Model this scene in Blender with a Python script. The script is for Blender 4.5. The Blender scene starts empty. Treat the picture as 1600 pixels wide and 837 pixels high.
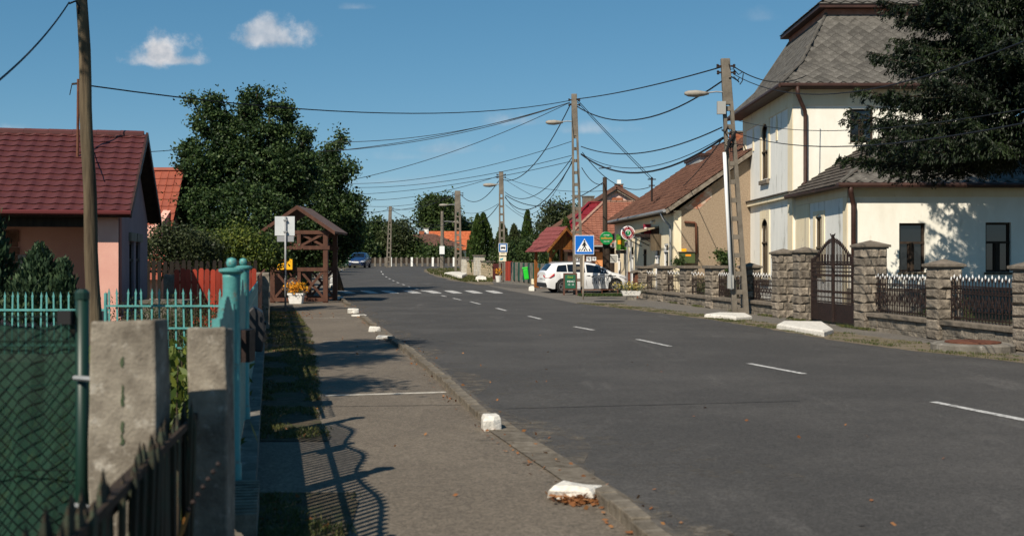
import bpy, bmesh, math, random
import numpy as np
from mathutils import Vector, Matrix

# ------------------------------------------------------------------ scene, camera, light
SC = bpy.context.scene
COL = SC.collection
rnd = random.Random(7)
F, HZ, EYE = 1800.0, 405.0, 1.65
R = math.radians
SC.render.resolution_x, SC.render.resolution_y = 1024, 535
cam = bpy.data.cameras.new('camera'); camo = bpy.data.objects.new('camera', cam); COL.objects.link(camo)
camo.location = (0, 0, EYE); camo.rotation_euler = (R(90), 0, 0)
cam.sensor_width = 36; cam.lens = 36 * F / 1600
cam.shift_y = -(418.5 - HZ) / 1600
cam.clip_end = 6000; cam.clip_start = .05
cam.dof.use_dof = True; cam.dof.focus_distance = 60; cam.dof.aperture_fstop = 3.2
SC.camera = camo

SUN_EL, SUN_AZ = R(43), R(30)          # shadows fall forward and to the right, 30 deg from +Y
sdir = Vector((math.sin(SUN_AZ) * math.cos(SUN_EL), math.cos(SUN_AZ) * math.cos(SUN_EL), -math.sin(SUN_EL)))
sun = bpy.data.lights.new('sun', 'SUN'); suno = bpy.data.objects.new('sun', sun); COL.objects.link(suno)
suno.rotation_euler = sdir.to_track_quat('-Z', 'Y').to_euler()
sun.energy = 5.0; sun.angle = R(.5); sun.color = (1, .9, .75)

world = bpy.data.worlds.new('World'); SC.world = world; world.use_nodes = True
wn, wl = world.node_tree.nodes, world.node_tree.links
wn.clear()
def WN(t, **k):
    n = wn.new(t)
    for a, b in k.items(): setattr(n, a, b)
    return n
def wmath(op, a, b=None, c=None):
    n = wn.new('ShaderNodeMath'); n.operation = op
    for i, x in enumerate((a, b, c)):
        if x is None: continue
        if isinstance(x, (int, float)): n.inputs[i].default_value = x
        else: wl.new(x, n.inputs[i])
    return n.outputs[0]
sky = WN('ShaderNodeTexSky', sky_type='NISHITA', sun_disc=False)
sky.sun_elevation = SUN_EL
sky.sun_rotation = math.pi + SUN_AZ      # sun behind the camera, a little to its left
sky.air_density = .7; sky.dust_density = 0; sky.ozone_density = 10
bg = WN('ShaderNodeBackground'); bg.inputs[1].default_value = .085
out = WN('ShaderNodeOutputWorld')
tc = WN('ShaderNodeTexCoord'); sep = WN('ShaderNodeSeparateXYZ'); wl.new(tc.outputs['Generated'], sep.inputs[0])
yy = wmath('MAXIMUM', sep.outputs[1], .02)
A_, B_ = wmath('DIVIDE', sep.outputs[0], yy), wmath('DIVIDE', sep.outputs[2], yy)
nz = WN('ShaderNodeTexNoise'); nz.inputs['Scale'].default_value = 42; nz.inputs['Detail'].default_value = 7; nz.inputs['Roughness'].default_value = .62
wl.new(tc.outputs['Generated'], nz.inputs['Vector'])
nsig = wmath('MULTIPLY', wmath('SUBTRACT', nz.outputs[0], .5), 2.0)
CL = [(252, 88, 62, 44, 1.0), (275, 96, 54, 20, .8), (232, 96, 46, 26, .8), (428, 62, 74, 36, .75), (412, 50, 46, 28, .7), (556, 12, 28, 10, .25), (1195, 28, 40, 22, .16),
      (810, 190, 80, 22, .42), (925, 203, 80, 18, .34), (690, 235, 110, 20, .26), (20, 208, 60, 16, .4), (640, 246, 90, 16, .2), (610, 285, 120, 14, .16),
      (-900, 120, 300, 60, .5), (2300, 160, 260, 70, .5), (-300, -500, 400, 120, .4), (1900, -700, 500, 120, .4)]
tot = None
for (cx, cy, rx, ry, st) in CL:
    a = wmath('DIVIDE', wmath('SUBTRACT', A_, (cx - 800) / F), rx / F)
    b = wmath('DIVIDE', wmath('SUBTRACT', B_, (HZ - cy) / F), ry / F)
    b = wmath('ADD', wmath('ABSOLUTE', b), wmath('MULTIPLY', wmath('MAXIMUM', wmath('MULTIPLY', b, -1.0), 0.0), 1.3))
    e = wmath('SQRT', wmath('ADD', wmath('MULTIPLY', a, a), wmath('MULTIPLY', b, b)))
    m = wmath('ADD', wmath('SUBTRACT', 1.0, e), nsig)
    n = wn.new('ShaderNodeMapRange'); n.interpolation_type = 'SMOOTHSTEP'
    wl.new(m, n.inputs[0]); n.inputs[1].default_value = .0; n.inputs[2].default_value = .75 if st > .5 else 1.3
    m = wmath('MULTIPLY', n.outputs[0], st)
    # fade any noise lobes far from the cloud's middle
    g = wn.new('ShaderNodeMapRange'); wl.new(e, g.inputs[0]); g.inputs[1].default_value = 1.5; g.inputs[2].default_value = 1.1
    m = wmath('MULTIPLY', m, g.outputs[0])
    tot = m if tot is None else wmath('MAXIMUM', tot, m)
# the same film-like tone response over the whole sky
sp = WN('ShaderNodeSeparateColor'); wl.new(sky.outputs[0], sp.inputs[0]); cb = WN('ShaderNodeCombineColor')
for i, (k_, g_) in enumerate(((1.03,1.0),(.79,.71),(.70,.61))):
    wl.new(wmath('MULTIPLY', wmath('POWER', wmath('MULTIPLY', sp.outputs[i], .1), g_), k_*10), cb.inputs[i])
front = wmath('GREATER_THAN', sep.outputs[1], .03)
tot = wmath('MULTIPLY', tot, front)
mix = WN('ShaderNodeMixRGB'); wl.new(tot, mix.inputs[0]); wl.new(cb.outputs[0], mix.inputs[1])
n2 = WN('ShaderNodeTexNoise'); n2.inputs['Scale'].default_value = 70; n2.inputs['Detail'].default_value = 4; wl.new(tc.outputs['Generated'], n2.inputs['Vector'])
cr = WN('ShaderNodeValToRGB'); wl.new(n2.outputs[0], cr.inputs[0])
cr.color_ramp.elements[0].position = .35; cr.color_ramp.elements[0].color = (4.6, 5.0, 5.6, 1)
cr.color_ramp.elements[1].position = .65; cr.color_ramp.elements[1].color = (7.6, 7.5, 7.6, 1)
wl.new(cr.outputs[0], mix.inputs[2])
wl.new(mix.outputs[0], bg.inputs[0]); wl.new(bg.outputs[0], out.inputs[0])
SC.view_settings.view_transform = 'Standard'; SC.view_settings.look = 'None'; SC.view_settings.gamma = 1; SC.view_settings.exposure = .22
SC.cycles.max_bounces = 6; SC.cycles.transparent_max_bounces = 8

# ------------------------------------------------------------------ placing
def G(y): return 0.0 if y < 50 else .0079 * (min(y, 300) - 50)
def gp(px, py, dz=0.0):
    """ground point seen at photograph pixel"""
    d = F * EYE / max(py - HZ, 1e-3)
    if d > 50: d = F * (EYE + .0079 * 50) / (py - HZ + F * .0079)
    return Vector(((px - 800) / F * d, d, G(d) + dz))
def wp(px, py, d): return Vector(((px - 800) / F * d, d, EYE + (HZ - py) / F * d))
def V(*a): return Vector(a)

# ------------------------------------------------------------------ mesh building
class MB:
    def __init__(s, off=(0, 0, 0)): s.v, s.f, s.off = [], [], Vector(off)
    def add(s, vs, fs):
        b = len(s.v); s.v += [tuple(v) for v in vs]; s.f += [tuple(i + b for i in f) for f in fs]; return s
    def box(s, x0, y0, z0, x1, y1, z1):
        return s.add([(x0,y0,z0),(x1,y0,z0),(x1,y1,z0),(x0,y1,z0),(x0,y0,z1),(x1,y0,z1),(x1,y1,z1),(x0,y1,z1)],
                     [(0,3,2,1),(4,5,6,7),(0,1,5,4),(1,2,6,5),(2,3,7,6),(3,0,4,7)])
    def bc(s, c, size, rz=0, tilt=None):
        M = Matrix.Rotation(rz, 3, 'Z')
        if tilt is not None: M = M @ tilt
        h = Vector(size) / 2
        vs = [Vector(c) + M @ Vector((sx*h.x, sy*h.y, sz*h.z)) for sz in (-1,1) for sx, sy in ((-1,-1),(1,-1),(1,1),(-1,1))]
        return s.add(vs, [(0,3,2,1),(4,5,6,7),(0,1,5,4),(1,2,6,5),(2,3,7,6),(3,0,4,7)])
    def bar(s, p, q, w, h=None, up=(0,0,1)):
        p, q = Vector(p), Vector(q); h = w if h is None else h
        t = (q - p).normalized(); up = Vector(up)
        if abs(t.dot(up)) > .98: up = Vector((0,1,0)) if abs(t.y) < .9 else Vector((1,0,0))
        a = t.cross(up).normalized() * w / 2; b = a.cross(t).normalized() * h / 2
        return s.add([p-a-b,p+a-b,p+a+b,p-a+b,q-a-b,q+a-b,q+a+b,q-a+b],
                     [(0,1,2,3),(7,6,5,4),(0,4,5,1),(1,5,6,2),(2,6,7,3),(3,7,4,0)])
    def tube(s, pts, r, n=6, cap=True):
        pts = [Vector(p) for p in pts]; m = len(pts)
        rs = r if isinstance(r, (list, tuple)) else [r] * m
        b = len(s.v); up0 = None
        for i, p in enumerate(pts):
            t = (pts[min(i+1, m-1)] - pts[max(i-1, 0)]).normalized()
            if up0 is None: up0 = t.orthogonal().normalized()
            a = (up0 - t * up0.dot(t)).normalized(); up0 = a; c = t.cross(a)
            for k in range(n):
                th = 2 * math.pi * (k + .5) / n
                s.v.append(tuple(p + (a * math.cos(th) + c * math.sin(th)) * rs[i]))
        for i in range(m - 1):
            for k in range(n):
                k2 = (k + 1) % n
                s.f.append((b+i*n+k, b+i*n+k2, b+(i+1)*n+k2, b+(i+1)*n+k))
        if cap:
            s.f.append(tuple(b + k for k in range(n))[::-1]); s.f.append(tuple(b + (m-1)*n + k for k in range(n)))
        return s
    def lathe(s, c, prof, n=16):
        c = Vector(c); b = len(s.v)
        for (r, z) in prof:
            for k in range(n):
                th = 2 * math.pi * k / n
                s.v.append((c.x + r*math.cos(th), c.y + r*math.sin(th), c.z + z))
        for i in range(len(prof) - 1):
            for k in range(n):
                k2 = (k+1) % n; s.f.append((b+i*n+k, b+i*n+k2, b+(i+1)*n+k2, b+(i+1)*n+k))
        s.f.append(tuple(b + k for k in range(n))[::-1]); s.f.append(tuple(b + (len(prof)-1)*n + k for k in range(n)))
        return s
    def poly(s, pts): return s.add(pts, [tuple(range(len(pts)))])
    def prism(s, pts, ext):
        pts = [Vector(p) for p in pts]; e = Vector(ext); n = len(pts)
        fs = [tuple(range(n))[::-1], tuple(range(n, 2*n))] + [(i, (i+1) % n, n + (i+1) % n, n + i) for i in range(n)]
        return s.add(pts + [p + e for p in pts], fs)
    def disc(s, c, r, t, n=24):        # a disc facing -Y
        c = Vector(c); return s.prism([c + V(r*math.cos(2*math.pi*k/n), 0, r*math.sin(2*math.pi*k/n)) for k in range(n)], (0, t, 0))
    def mesh(s, name, fix=True):
        me = bpy.data.meshes.new(name)
        me.from_pydata([(v[0]-s.off.x, v[1]-s.off.y, v[2]-s.off.z) for v in s.v], [], s.f)
        if fix:
            bm = bmesh.new(); bm.from_mesh(me); bmesh.ops.recalc_face_normals(bm, faces=bm.faces); bm.to_mesh(me); bm.free()
        return me
    def build(s, name, m, parent=None, smooth=False, label=None, kind=None, bev=0, fix=True, loc=None, rotz=0):
        me = s.mesh(name, fix); me.materials.append(m)
        if smooth: me.shade_smooth()
        o = bpy.data.objects.new(name, me); COL.objects.link(o)
        if parent is not None: o.parent = parent
        if label: o['label'] = label
        if kind: o['kind'] = kind
        if loc is not None: o.location = loc; o.rotation_euler = (0, 0, rotz)
        if bev:
            b = o.modifiers.new('bevel', 'BEVEL'); b.width = bev; b.segments = 2; b.limit_method = 'ANGLE'
        return o
def tag(o, label, cat, group=None, kind=None):
    o['label'] = label; o['category'] = cat
    if group: o['group'] = group
    if kind: o['kind'] = kind
    return o
def thing(name, label, cat, loc=(0,0,0), rotz=0, group=None):
    o = bpy.data.objects.new(name, None); o.empty_display_size = .3; COL.objects.link(o)
    o.location = loc; o.rotation_euler = (0, 0, rotz)
    return tag(o, label, cat, group)
def dup(root, loc, rotz=None, label=None, scale=None):
    def cp(o, par):
        c = o.copy(); COL.objects.link(c); c.parent = par
        for ch in o.children: cp(ch, c)
        return c
    c = cp(root, None); c.location = loc
    if rotz is not None: c.rotation_euler = (0, 0, rotz)
    if label: c['label'] = label
    if scale: c.scale = scale
    return c
def inst(name, me, parent, loc, rot=None, label=None, scale=None):
    o = bpy.data.objects.new(name, me); COL.objects.link(o); o.parent = parent
    o.location = loc
    if rot is not None: o.rotation_euler = rot
    if scale is not None: o.scale = scale
    if label: o['label'] = label
    return o
def text(s, size, m, parent, loc, name='lettering', rz=0, depth=.002):
    cu = bpy.data.curves.new('t', 'FONT'); cu.body = s; cu.size = size; cu.extrude = depth; cu.align_x = 'CENTER'; cu.align_y = 'CENTER'
    to = bpy.data.objects.new('t', cu); me = bpy.data.meshes.new_from_object(to); me.name = name
    bpy.data.objects.remove(to); me.materials.clear(); me.materials.append(m)
    o = bpy.data.objects.new(name, me); COL.objects.link(o); o.parent = parent; o.location = loc; o.rotation_euler = (R(90), 0, rz)
    return o

# ------------------------------------------------------------------ materials
MATS = {}
def pm(name, c1, c2=None, scale=4.0, rough=.85, bump=0.0, bscale=60.0, metal=0.0, c3=None, s3=1.2, w3=.5, var=0.0, spec=.3, stretch=None, coat=0, lo=.35, hi=.65):
    if name in MATS: return MATS[name]
    kk = lambda c: c if c is None or max(c) > .5 else tuple(x*.84 for x in c)
    c1, c2, c3 = kk(c1), kk(c2), kk(c3)
    m = bpy.data.materials.new(name); m.use_nodes = True
    N, L = m.node_tree.nodes, m.node_tree.links
    b = N['Principled BSDF']; b.inputs['Roughness'].default_value = rough; b.inputs['Metallic'].default_value = metal
    b.inputs['Specular IOR Level'].default_value = spec; b.inputs['Coat Weight'].default_value = coat
    t = N.new('ShaderNodeTexCoord'); co = t.outputs['Object']
    if stretch:
        mp = N.new('ShaderNodeMapping'); mp.inputs['Scale'].default_value = stretch; L.new(co, mp.inputs[0]); co = mp.outputs[0]
    col = None
    if c2 is not None:
        n = N.new('ShaderNodeTexNoise'); n.inputs['Scale'].default_value = scale; n.inputs['Detail'].default_value = 8; n.inputs['Roughness'].default_value = .65
        L.new(co, n.inputs['Vector'])
        r = N.new('ShaderNodeValToRGB'); L.new(n.outputs[0], r.inputs[0])
        r.color_ramp.elements[0].position = lo; r.color_ramp.elements[1].position = hi
        r.color_ramp.elements[0].color = (*c1, 1); r.color_ramp.elements[1].color = (*c2, 1); col = r.outputs[0]
        if c3 is not None:
            n3 = N.new('ShaderNodeTexNoise'); n3.inputs['Scale'].default_value = s3; n3.inputs['Detail'].default_value = 10; n3.inputs['Roughness'].default_value = .7
            L.new(co, n3.inputs['Vector'])
            mr = N.new('ShaderNodeMapRange'); L.new(n3.outputs[0], mr.inputs[0]); mr.inputs[1].default_value = w3; mr.inputs[2].default_value = w3 + .12
            mx = N.new('ShaderNodeMixRGB'); L.new(mr.outputs[0], mx.inputs[0]); L.new(col, mx.inputs[1]); mx.inputs[2].default_value = (*c3, 1); col = mx.outputs[0]
    if var:
        oi = N.new('ShaderNodeObjectInfo'); mr = N.new('ShaderNodeMapRange'); L.new(oi.outputs['Random'], mr.inputs[0])
        mr.inputs[3].default_value = 1 - var; mr.inputs[4].default_value = 1 + var
        mx = N.new('ShaderNodeMixRGB'); mx.blend_type = 'MULTIPLY'; mx.inputs[0].default_value = 1
        if col is None: mx.inputs[1].default_value = (*c1, 1)
        else: L.new(col, mx.inputs[1])
        L.new(mr.outputs[0], mx.inputs[2]); col = mx.outputs[0]
    if col is None: b.inputs['Base Color'].default_value = (*c1, 1)
    else: L.new(col, b.inputs['Base Color'])
    if bump:
        n = N.new('ShaderNodeTexNoise'); n.inputs['Scale'].default_value = bscale; n.inputs['Detail'].default_value = 6; L.new(co, n.inputs['Vector'])
        bp = N.new('ShaderNodeBump'); bp.inputs['Strength'].default_value = 1; bp.inputs['Distance'].default_value = bump
        L.new(n.outputs[0], bp.inputs['Height']); L.new(bp.outputs[0], b.inputs['Normal'])
    MATS[name] = m; return m
def leafmat(name, dark, mid, light, trans=.25, scale=.8, rough=.55):
    if name in MATS: return MATS[name]
    m = bpy.data.materials.new(name); m.use_nodes = True; N, L = m.node_tree.nodes, m.node_tree.links
    b = N['Principled BSDF']; b.inputs['Roughness'].default_value = rough; b.inputs['Specular IOR Level'].default_value = .3
    g = N.new('ShaderNodeNewGeometry'); t = N.new('ShaderNodeTexCoord')
    n = N.new('ShaderNodeTexNoise'); n.inputs['Scale'].default_value = scale; n.inputs['Detail'].default_value = 3; L.new(t.outputs['Object'], n.inputs['Vector'])
    a = N.new('ShaderNodeMath'); a.operation = 'MULTIPLY_ADD'; L.new(g.outputs['Random Per Island'], a.inputs[0]); a.inputs[1].default_value = .5; L.new(n.outputs[0], a.inputs[2])
    s = N.new('ShaderNodeMath'); s.operation = 'SUBTRACT'; L.new(a.outputs[0], s.inputs[0]); s.inputs[1].default_value = .25
    r = N.new('ShaderNodeValToRGB'); L.new(s.outputs[0], r.inputs[0]); e = r.color_ramp.elements
    e[0].position = .2; e[0].color = (*dark, 1); e[1].position = .85; e[1].color = (*light, 1)
    k = e.new(.5); k.color = (*mid, 1)
    L.new(r.outputs[0], b.inputs['Base Color'])
    if trans:
        tr = N.new('ShaderNodeBsdfTranslucent'); L.new(r.outputs[0], tr.inputs[0])
        mx = N.new('ShaderNodeMixShader'); mx.inputs[0].default_value = trans
        L.new(b.outputs[0], mx.inputs[1]); L.new(tr.outputs[0], mx.inputs[2]); L.new(mx.outputs[0], N['Material Output'].inputs[0])
    MATS[name] = m; return m

M_conc = pm('concrete', (.12,.11,.09), (.26,.235,.2), 3, .95, .01, 40, c3=(.38,.36,.32), s3=6, w3=.58)
M_concpost = pm('weathered_concrete', (.11,.09,.07), (.34,.3,.24), 5, .95, .006, 70, c3=(.45,.41,.35), s3=12, w3=.56)
M_pole = pm('pole_concrete', (.14,.12,.095), (.25,.22,.18), 2.5, .95, .01, 60)
M_white = pm('white_paint', (.7,.68,.63), (.82,.8,.76), 9, .8, .006, 60, c3=(.36,.31,.25), s3=5, w3=.6)
M_kwhite = pm('worn_white_paint', (.55,.52,.46), (.76,.73,.67), 14, .9, .012, 40, c3=(.27,.235,.19), s3=7, w3=.56)
M_mark = pm('worn_marking', (.14,.138,.134), (.55,.54,.52), 16, .85, 0, lo=.34, hi=.56)
M_cream = pm('cream_plaster', (.78,.66,.45), (.84,.74,.55), 2, .9, .004, 30, c3=(.5,.43,.32), s3=1.8, w3=.6, stretch=(1,1,.4))
M_wall = pm('white_plaster', (.76,.735,.65), (.86,.84,.76), 1.4, .9, .004, 30, c3=(.62,.57,.46), s3=1.7, w3=.6, stretch=(1,1,.45))
M_wallb = pm('pale_plaster', (.77,.77,.73), (.86,.85,.8), 1.6, .9, .004, 30, c3=(.5,.49,.44), s3=2.4, w3=.56, stretch=(1,1,.25))
M_slate = pm('grey_slate', (.075,.069,.061), (.145,.136,.122), 5, .9, .008, 70, c3=(.36,.34,.29), s3=5, w3=.62, var=.3)
M_moss = pm('mossy_slate', (.06,.045,.035), (.13,.115,.1), 5, .95, .02, 30, c3=(.25,.23,.2), s3=3, w3=.58, var=.2)
M_brown = pm('brown_metal', (.035,.017,.013), (.075,.035,.026), 3, .55, 0)
M_dwood = pm('dark_wood', (.022,.014,.01), (.06,.04,.026), 8, .8, .004, 50, stretch=(1,1,.2))
M_oldwood = pm('weathered_wood', (.075,.055,.035), (.17,.13,.085), 9, .9, .012, 45, stretch=(1,1,.12))
M_iron = pm('rust_brown_iron', (.014,.009,.008), (.04,.022,.018), 15, .6, .002, 80)
M_irontip = pm('silver_tip', (.7,.7,.7), rough=.4)
M_turq = pm('turquoise_paint', (.07,.27,.26), (.13,.4,.38), 5, .45, .003, 40, c3=(.2,.15,.11), s3=18, w3=.57, spec=.35)
M_glass = pm('window_glass', (.012,.013,.014), rough=.06, spec=.8)
M_stone = pm('rock_faced_stone', (.15,.125,.1), (.34,.29,.23), 7, .95, .03, 22, c3=(.52,.42,.3), s3=2.2, w3=.6, var=.32)
M_rubble = pm('rubble_plinth', (.14,.12,.095), (.3,.26,.21), 5, .95, .04, 14, c3=(.4,.36,.3), s3=4, w3=.62)
M_capst = pm('capstone', (.13,.11,.085), (.24,.2,.16), 6, .95, .01, 40, c3=(.36,.34,.3), s3=8, w3=.65)
M_grey = pm('galvanised', (.3,.31,.32), (.4,.41,.42), 5, .5, 0, metal=.3)
M_black = pm('black_rubber', (.015,.015,.016), rough=.7)
M_wire = pm('black_cable', (.012,.012,.014), rough=.6)
M_brownpaint = pm('brown_stained_timber', (.075,.03,.018), (.125,.053,.032), 6, .6, .003, 60, stretch=(1,1,.4))
M_orangewood = pm('orange_stained_timber', (.24,.08,.018), (.36,.14,.035), 6, .6, .003, 60, stretch=(1,1,.3))
M_redfence = pm('dark_red_boards', (.3,.032,.014), (.42,.055,.028), 5, .6, .003, 50, stretch=(1,1,.3), var=.25)
M_tile = pm('brown_roof_tile', (.11,.055,.04), (.22,.115,.082), 1.6, .85, .006, 30, c3=(.3,.2,.15), s3=5, w3=.64)
M_tileor = pm('orange_roof_tile', (.45,.11,.04), (.58,.17,.07), 2, .8, .005, 30, c3=(.3,.09,.05), s3=3, w3=.62)
M_tilepk = pm('pinkish_roof_tile', (.28,.12,.08), (.42,.2,.14), 2.5, .85, .006, 30, c3=(.16,.09,.07), s3=5, w3=.6)
M_ridge = pm('ridge_tile', (.3,.17,.12), (.42,.27,.2), 3, .85, 0)
M_rust = pm('rusty_steel', (.1,.035,.02), (.2,.08,.045), 7, .8, .003, 60)
M_whitepl = pm('white_plastic', (.75,.76,.76), rough=.4)
M_graypl = pm('grey_plastic', (.4,.4,.38), rough=.5)

# ------------------------------------------------------------------ foliage
def mesh_from_np(name, verts, faces4):
    me = bpy.data.meshes.new(name); n = len(verts); k = len(faces4)
    me.vertices.add(n); me.vertices.foreach_set('co', verts.astype(np.float32).ravel())
    me.loops.add(k * 4); me.loops.foreach_set('vertex_index', faces4.astype(np.int32).ravel())
    me.polygons.add(k); me.polygons.foreach_set('loop_start', np.arange(0, 4*k, 4, dtype=np.int32))
    me.update(calc_edges=True); return me
def leaf_mesh(name, P, size, aspect=.6, rs=None, A=None, svar=.35, upn=0.0):
    rs = rs or np.random.RandomState(3); n = len(P)
    a = rs.normal(size=(n, 3)) if A is None else A + rs.normal(size=(n, 3)) * .25
    a /= np.linalg.norm(a, axis=1)[:, None] + 1e-9
    b = rs.normal(size=(n, 3)); 
    if upn: a[:, 2] *= (1 - upn); b[:, 2] *= (1 - upn); a /= np.linalg.norm(a, axis=1)[:, None] + 1e-9
    b -= (b * a).sum(1)[:, None] * a; b /= np.linalg.norm(b, axis=1)[:, None] + 1e-9
    s = size * (1 + svar * rs.uniform(-1, 1, n))[:, None]
    v = np.empty((n, 4, 3)); v[:, 0] = P + a*s/2; v[:, 1] = P + b*s*aspect/2; v[:, 2] = P - a*s/2; v[:, 3] = P - b*s*aspect/2
    return mesh_from_np(name, v.reshape(-1, 3), np.arange(4*n).reshape(-1, 4))
def cloud(blobs, n, rs, csize, per=45, shell=.5):
    w = np.array([(b[3]*b[4]*b[5]) ** (2/3) for b in blobs]); w = w / w.sum(); out = []
    for b, q in zip(blobs, w):
        k = max(2, int(n*q/per)); d = rs.normal(size=(k, 3)); d /= np.linalg.norm(d, axis=1)[:, None]
        r = (shell + (1-shell) * rs.uniform(0, 1, k)**.6)[:, None]
        c = np.array(b[:3]) + d*r*np.array(b[3:6])
        cs = csize * rs.uniform(.6, 1.5, k)
        p = np.repeat(c, per, 0) + rs.normal(size=(k*per, 3)) * np.repeat(cs, per)[:, None] * np.array([1, 1, .75])
        out.append(p)
    return np.concatenate(out)
def np_part(name, me, m, parent=None, kind=None):
    me.materials.append(m); o = bpy.data.objects.new(name, me); COL.objects.link(o)
    if parent is not None: o.parent = parent
    if kind: o['kind'] = kind
    return o
M_bark = pm('bark', (.05,.035,.022), (.11,.08,.055), 9, .95, .02, 30, stretch=(1,1,.3))
L_oak = leafmat('leaf_oak', (.01,.024,.008), (.028,.058,.016), (.1,.15,.045), scale=1.6)
L_yel = leafmat('leaf_yellow_green', (.03,.055,.01), (.075,.11,.018), (.17,.19,.03), scale=1.5)
L_mid = leafmat('leaf_mid', (.018,.035,.009), (.04,.07,.017), (.08,.115,.03))
L_olive = leafmat('leaf_olive', (.02,.03,.012), (.045,.062,.022), (.085,.1,.04))
L_spr = leafmat('needle_spruce', (.003,.007,.003), (.008,.016,.005), (.022,.038,.009), trans=.1)
L_thuja = leafmat('needle_thuja', (.012,.03,.006), (.035,.065,.012), (.07,.11,.02), trans=.15)
L_jun = leafmat('needle_juniper', (.012,.028,.014), (.03,.06,.028), (.085,.13,.06), trans=.15, scale=2.5)
L_grass = leafmat('grass_blade', (.03,.05,.012), (.075,.09,.025), (.17,.15,.05), scale=3)
L_dry = leafmat('fallen_leaf', (.12,.045,.015), (.25,.1,.035), (.4,.2,.08), trans=.1)
L_flower = leafmat('orange_petal', (.6,.2,.01), (.75,.32,.01), (.8,.45,.05), trans=.2)
def tree(name, label, cat, base, blobs, n, size, m, cs, seed=1, trunk_r=.16, per=45, shell=.5, group=None, aspect=.6, limbs=True):
    """blobs are world space (x,y,z,rx,ry,rz)"""
    rs = np.random.RandomState(seed); base = Vector(base)
    t = thing(name, label, cat, base, group=group)
    P = cloud(blobs, n, rs, cs, per, shell) - np.array(base)
    P = P[P[:, 2] > .03]
    np_part('crown', leaf_mesh('crown', P, size, aspect, rs), m, t)
    mb = MB(base); zt = max(b[2] for b in blobs); big = blobs[0]
    top = V(big[0], big[1], big[2])
    mid = base.lerp(top, .5) + V(.1, 0, 0)
    mb.tube([base - V(0,0,.1), base.lerp(mid, .5), mid, top], [trunk_r*1.25, trunk_r, trunk_r*.8, trunk_r*.4], 8)
    if limbs:
        for b in blobs[1:]:
            s0 = base.lerp(top, rs.uniform(.35, .8)); e = V(b[0], b[1], b[2])
            mb.tube([s0, s0.lerp(e, .5) + V(0, 0, -.08*(e-s0).length), e], [trunk_r*.45, trunk_r*.3, trunk_r*.12], 6)
    mb.build('trunk', M_bark, t, smooth=True)
    return t
def pb(px, py, rx, ry, d, ryd=None):
    """crown lobe whose middle is seen at px,py"""
    c = wp(px, py, d); s = d / F; return (c.x, c.y, c.z, rx*s, (ryd if ryd else (rx+ry)/2*s), ry*s)
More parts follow.
